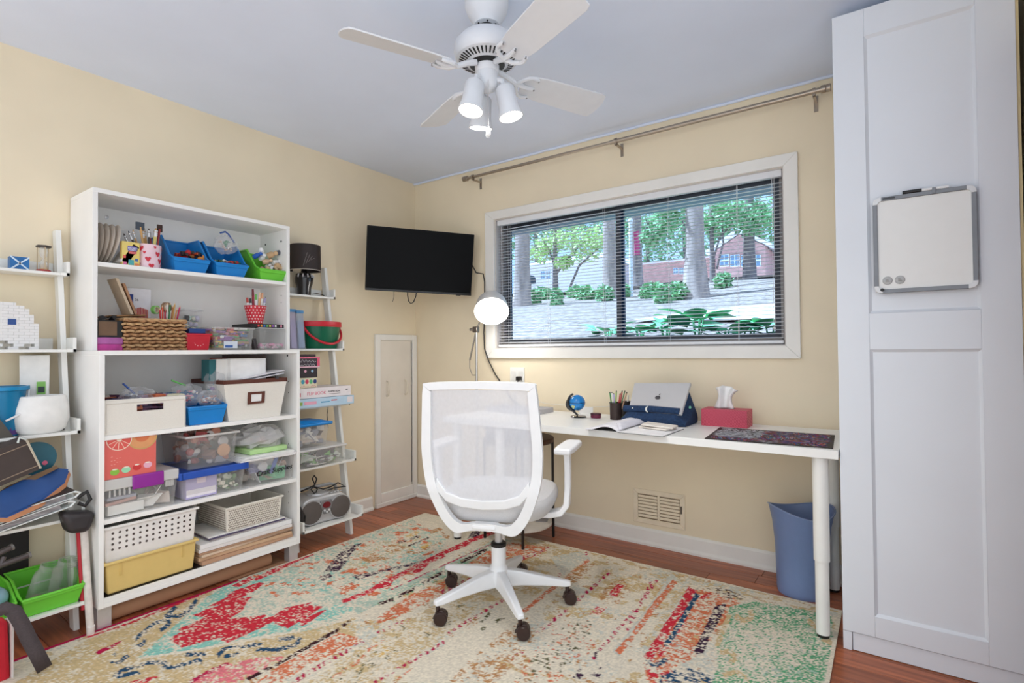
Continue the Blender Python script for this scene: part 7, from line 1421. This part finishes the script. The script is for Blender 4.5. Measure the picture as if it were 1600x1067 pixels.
MB().tube([(pxa+.02, -.322, z0+.075), ((pxa+pxb)/2, -.328, z0+.080), (pxb-.03, -.322, z0+.075)], .017, 10).build('front_roll', M_navy, lpw, smooth=True)
mo = []
for i in range(13): a = R_(100+i*13.3); mo.append((.016*math.cos(a), .016*math.sin(a)))
for i in range(13): a = R_(260-i*13.3); mo.append((.004+.014*math.cos(a)*.75, .0155*math.sin(a)))
xm_ = (pxa+pxb)/2-.012
MB().add([(xm_+q_[0], -.3462+.0*q_[1], z0+.080+q_[1]) for q_ in mo], [tuple(range(26))]).build('moon_print', mat((230, 232, 226), .6), lpw); MB().ball((xm_-.085, -.343, z0+.082), .004, n=8, m=6).build('star_print', mat((230, 232, 226), .6), lpw); MB().ball((pxb-.004, -.24, z0+.09), .007).build('star_print', mat((130, 206, 170), .6), lpw)
lt = thing('laptop', 'silver laptop leaning closed on the navy pillow', 'laptop', (2.02, -.25, z0+.06))
c4 = [(983, 647), (1066, 650), (1081, 601), (993, 601)]; yv = [-.312, -.322, -.185, -.185]
cL = [Vector(on(u, v, 'y', y_)) for (u, v), y_ in zip(c4, yv)]; nL = (cL[1]-cL[0]).cross(cL[3]-cL[0]).normalized(); nL = nL if nL.y < 0 else -nL
cL = [p+nL*.018 for p in cL]
def quadbox(cs, th, n_): return MB().add([tuple(p) for p in cs]+[tuple(p-n_*th) for p in cs], [(0, 1, 2, 3), (7, 6, 5, 4)]+[(i, (i+1) % 4, 4+(i+1) % 4, 4+i) for i in range(4)])
M_lap = mat((206, 204, 204), .38, .35, .01); quadbox(cL, .008, nL).build('lid', M_lap, lt, bev=.003); quadbox([p-nL*.009 for p in cL], .008, nL).build('base', M_lap, lt, bev=.003)
cc3 = (cL[0]+cL[1]+cL[2]+cL[3])/4+nL*.0006; ex = (cL[1]-cL[0]).normalized(); ey = nL.cross(ex).normalized(); ey = ey if ey.z > 0 else -ey
ap = []
for i in range(28): a = 2*math.pi*i/28; rr = .0135*(1+.10*math.cos(2*a)-.10*max(0, math.sin(a))**6-.08*max(0, -math.sin(a))**6-.25*math.exp(-((a-.35)/.28)**2)); ap.append(tuple(cc3+ex*rr*math.cos(a)+ey*rr*math.sin(a)))
MB().add(ap, [tuple(range(28))]).build('fruit_logo', mat((70, 68, 70), .3), lt); lfp = [(.002, .016), (.008, .018), (.010, .026), (.004, .024)]; MB().add([tuple(cc3+ex*a+ey*b) for a, b in lfp], [(0, 1, 2, 3)]).build('fruit_logo_leaf', mat((70, 68, 70), .3), lt)
# open notebook
nb = thing('open_notebook', 'open white notebook with curling pages on the desk', 'book', (2.0, -.52, z0))
B0, B1, B2, B3 = [Vector(D(*q_)) for q_ in ((965, 676), (1036, 683), (1068, 671), (1008, 661))]; lift = Vector((0, 0, .006))
MB().add([tuple(p) for p in (B0, B1, B2, B3)]+[tuple(p+lift) for p in (B0, B1, B2, B3)], [(3, 2, 1, 0), (4, 5, 6, 7)]+[(i, (i+1) % 4, 4+(i+1) % 4, 4+i) for i in range(4)]).build('right_pages', mat((238, 236, 236), .8), nb); MB().tube([tuple(B0+Vector((0, 0, .002))), tuple(B1+Vector((0, 0, .002))), tuple(B2+Vector((0, 0, .002)))], .0018, 6).build('cover_edge', mat((110, 112, 112), .6), nb)
Lf, Lb = Vector(D(914, 672)), Vector(D(965, 658)); 
def page(u, v):
    base = (B0*(1-v)+B3*v); outp = (Lf*(1-v)+Lb*v); p = base*(1-u)+outp*u; h_ = .026*math.sin(math.pi*min(1, u*1.25))**.8*(1-u*.55) if u < .8 else .026*0+.010*(1-u)*5*.3; return (p.x, p.y, z0+.004+max(0, h_)+.010*v*(1-u))
MB().grid(page, 18, 8).build('left_pages', mat((234, 232, 236), .8), nb, smooth=True, solid=.004); MB().grid(lambda u, v: tuple(Vector(page(u, v))-Vector((0, 0, .0035 if u > .1 else .002))), 18, 8).build('left_cover', mat((70, 66, 66), .6), nb, smooth=True)
cu_ = [Vector(on(u, v, 'z', z0+.012)) for u, v in ((968, 672), (1008, 660), (1006, 652), (960, 664))]
MB().grid(lambda u, v: tuple((cu_[0]*(1-u)+cu_[1]*u)*(1-v)+(cu_[3]*(1-u)+cu_[2]*u)*v+Vector((0, 0, .018*math.sin(math.pi*v)))), 8, 8).build('curled_page', mat((226, 224, 232), .8), nb, smooth=True, solid=.0015)
for i, (q_, lb) in enumerate((((1004, 672), 'lower cream memo pad on the open notebook'), ((1010, 668), 'upper cream memo pad on the open notebook'))):
    p = D(1030, 672); tag(MB(Matrix.Translation((p[0]-.01+.012*i, p[1], z0+.0075+i*.011)) @ Matrix.Rotation(R_(-12+14*i), 4, 'Z') @ Matrix.Rotation(R_(3*i), 4, 'Y')).box(-.075, .075, -.045, .045, 0, .009).build('memo_pad', mat((228, 220, 210), .8), bev=.003), lb, 'paper')
# tissue box
tx0, tx1, ty0, ty1 = 2.236, 2.452, -.215, -.09; zt_ = float(on(1090, 638, 'y', ty0)[2]); tbx = thing('tissue_box', 'crimson patterned tissue box with a tissue pulled up', 'tissue box', ((tx0+tx1)/2, (ty0+ty1)/2, z0))
m = bpy.data.materials.new('tissue_print'); m.use_nodes = True; t_n = m.node_tree; b = t_n.nodes['Principled BSDF']; tc = N(t_n, 'ShaderNodeTexCoord'); mpn = N(t_n, 'ShaderNodeMapping'); mpn.inputs['Rotation'].default_value = (0, R_(45), 0); wv = N(t_n, 'ShaderNodeTexWave'); wv.inputs['Scale'].default_value = 60; rr_ = N(t_n, 'ShaderNodeValToRGB'); rr_.color_ramp.elements[0].color = (*lin((176, 30, 62)), 1); rr_.color_ramp.elements[1].color = (*lin((214, 96, 116)), 1)
t_n.links.new(tc.outputs['Object'], mpn.inputs[0]); t_n.links.new(mpn.outputs[0], wv.inputs[0]); t_n.links.new(wv.outputs['Fac'], rr_.inputs[0]); t_n.links.new(rr_.outputs[0], b.inputs[0]); b.inputs['Roughness'].default_value = .5
MB().box(tx0, tx1, ty0, ty1, z0, zt_).build('carton', m, tbx, bev=.0015); MB().lathe([(.055, 0), (.055, .0006)], ((tx0+tx1)/2-.01, (ty0+ty1)/2, zt_), sy=.4).build('opening', mat((120, 40, 56), .7), tbx)
tcx, tcy = (tx0+tx1)/2-.012, (ty0+ty1)/2; 
def tiss(u, v): a = u*2-1; wz = .050*(1-.35*math.sin(v*2.6))*(1+.45*max(0, v-.6)); return (tcx+a*wz+.022*v*v*(1 if a > 0 else .2), tcy+.018*math.sin(a*5+1)*(.6+.6*v), zt_+.001+.115*v*(1-.16*abs(a+.2)*v)+.0)
MB().grid(tiss, 20, 12).build('tissue', mat((240, 239, 237), .9), tbx, smooth=True, solid=.0012)
# patterned black desk mat
mcs = [Vector(D(*q_)) for q_ in ((1098, 687), (1306, 702), (1305, 680), (1125, 668))]; mcs = [Vector((2.365, -.628, 0)), Vector((2.835, -.598, 0)), Vector((2.815, -.235, 0)), Vector((2.335, -.250, 0))]
dm = thing('desk_mat', 'black desk mat with dense white and coloured doodle print', 'mat', (2.59, -.43, z0)); 
MB().add([(p.x, p.y, z0+.0002) for p in mcs]+[(p.x, p.y, z0+.003) for p in mcs], [(3, 2, 1, 0), (4, 5, 6, 7)]+[(i, (i+1) % 4, 4+(i+1) % 4, 4+i) for i in range(4)]).build('pad', mat((34, 24, 24), .6), dm)
rr4 = random.Random(12); bil = lambda u, v: (mcs[0]*(1-u)+mcs[1]*u)*(1-v)+(mcs[3]*(1-u)+mcs[2]*u)*v; grp = {}
for k in range(1700):
    u, v = .04+.92*rr4.random(), .06+.88*rr4.random(); white = (u < .42 and v > .25) or rr4.random() < .12
    col = (226, 228, 236) if white else rr4.choice([(206, 60, 50), (60, 90, 180), (150, 60, 150), (40, 140, 150), (220, 130, 60), (206, 80, 110), (70, 120, 200), (120, 40, 60)])
    p = bil(u, v); ang = .9*math.sin(u*9)+1.3*math.cos(v*7)+rr4.random()*.6; L_ = .008+.014*rr4.random(); dx, dy = math.cos(ang)*L_, math.sin(ang)*L_; w_ = .0016+.0016*rr4.random(); nx2, ny2 = -math.sin(ang)*w_, math.cos(ang)*w_; bx2 = .006*math.sin(ang*3)
    grp.setdefault(col, MB()).add([(p.x-dx-nx2*.3, p.y-dy-ny2*.3, z0+.0034), (p.x-nx2+bx2*.3, p.y-ny2, z0+.0034), (p.x+dx, p.y+dy, z0+.0034), (p.x+nx2+bx2*.3, p.y+ny2, z0+.0034)], [(0, 1, 2, 3)])
for col, mb in grp.items(): mb.build('doodle_print', mat(col, .6), dm)['kind'] = 'stuff'
# tray seen through the chair back, white cord along the wall
tr = thing('desk_tray', 'shallow clear tray on the left end of the desk', 'tray', (1.12, -.16, z0)); ty_ = [D(756, 651), D(826, 654)]
MB().box(.92, 1.30, -.30, -.10, z0, z0+.004).build('bottom', M_clear, tr); s = MB(); s.box(.92, 1.30, -.302, -.298, z0, z0+.030).box(.92, 1.30, -.102, -.098, z0, z0+.03).box(.918, .922, -.30, -.10, z0, z0+.03).box(1.298, 1.302, -.30, -.10, z0, z0+.03); s.build('walls', clear((214, 212, 216), .6, .2), tr)
tag(MB().tube([(1.0, -.03, .93), (1.08, -.02, .80), (1.2, -.02, .775), (1.5, -.018, .768), (1.75, -.018, .79), (1.9, -.02, .81)], .0018, 6).build('string_cord', mat((226, 222, 214), .5), smooth=True), 'thin white cord strung along the wall above the desk', 'cord')
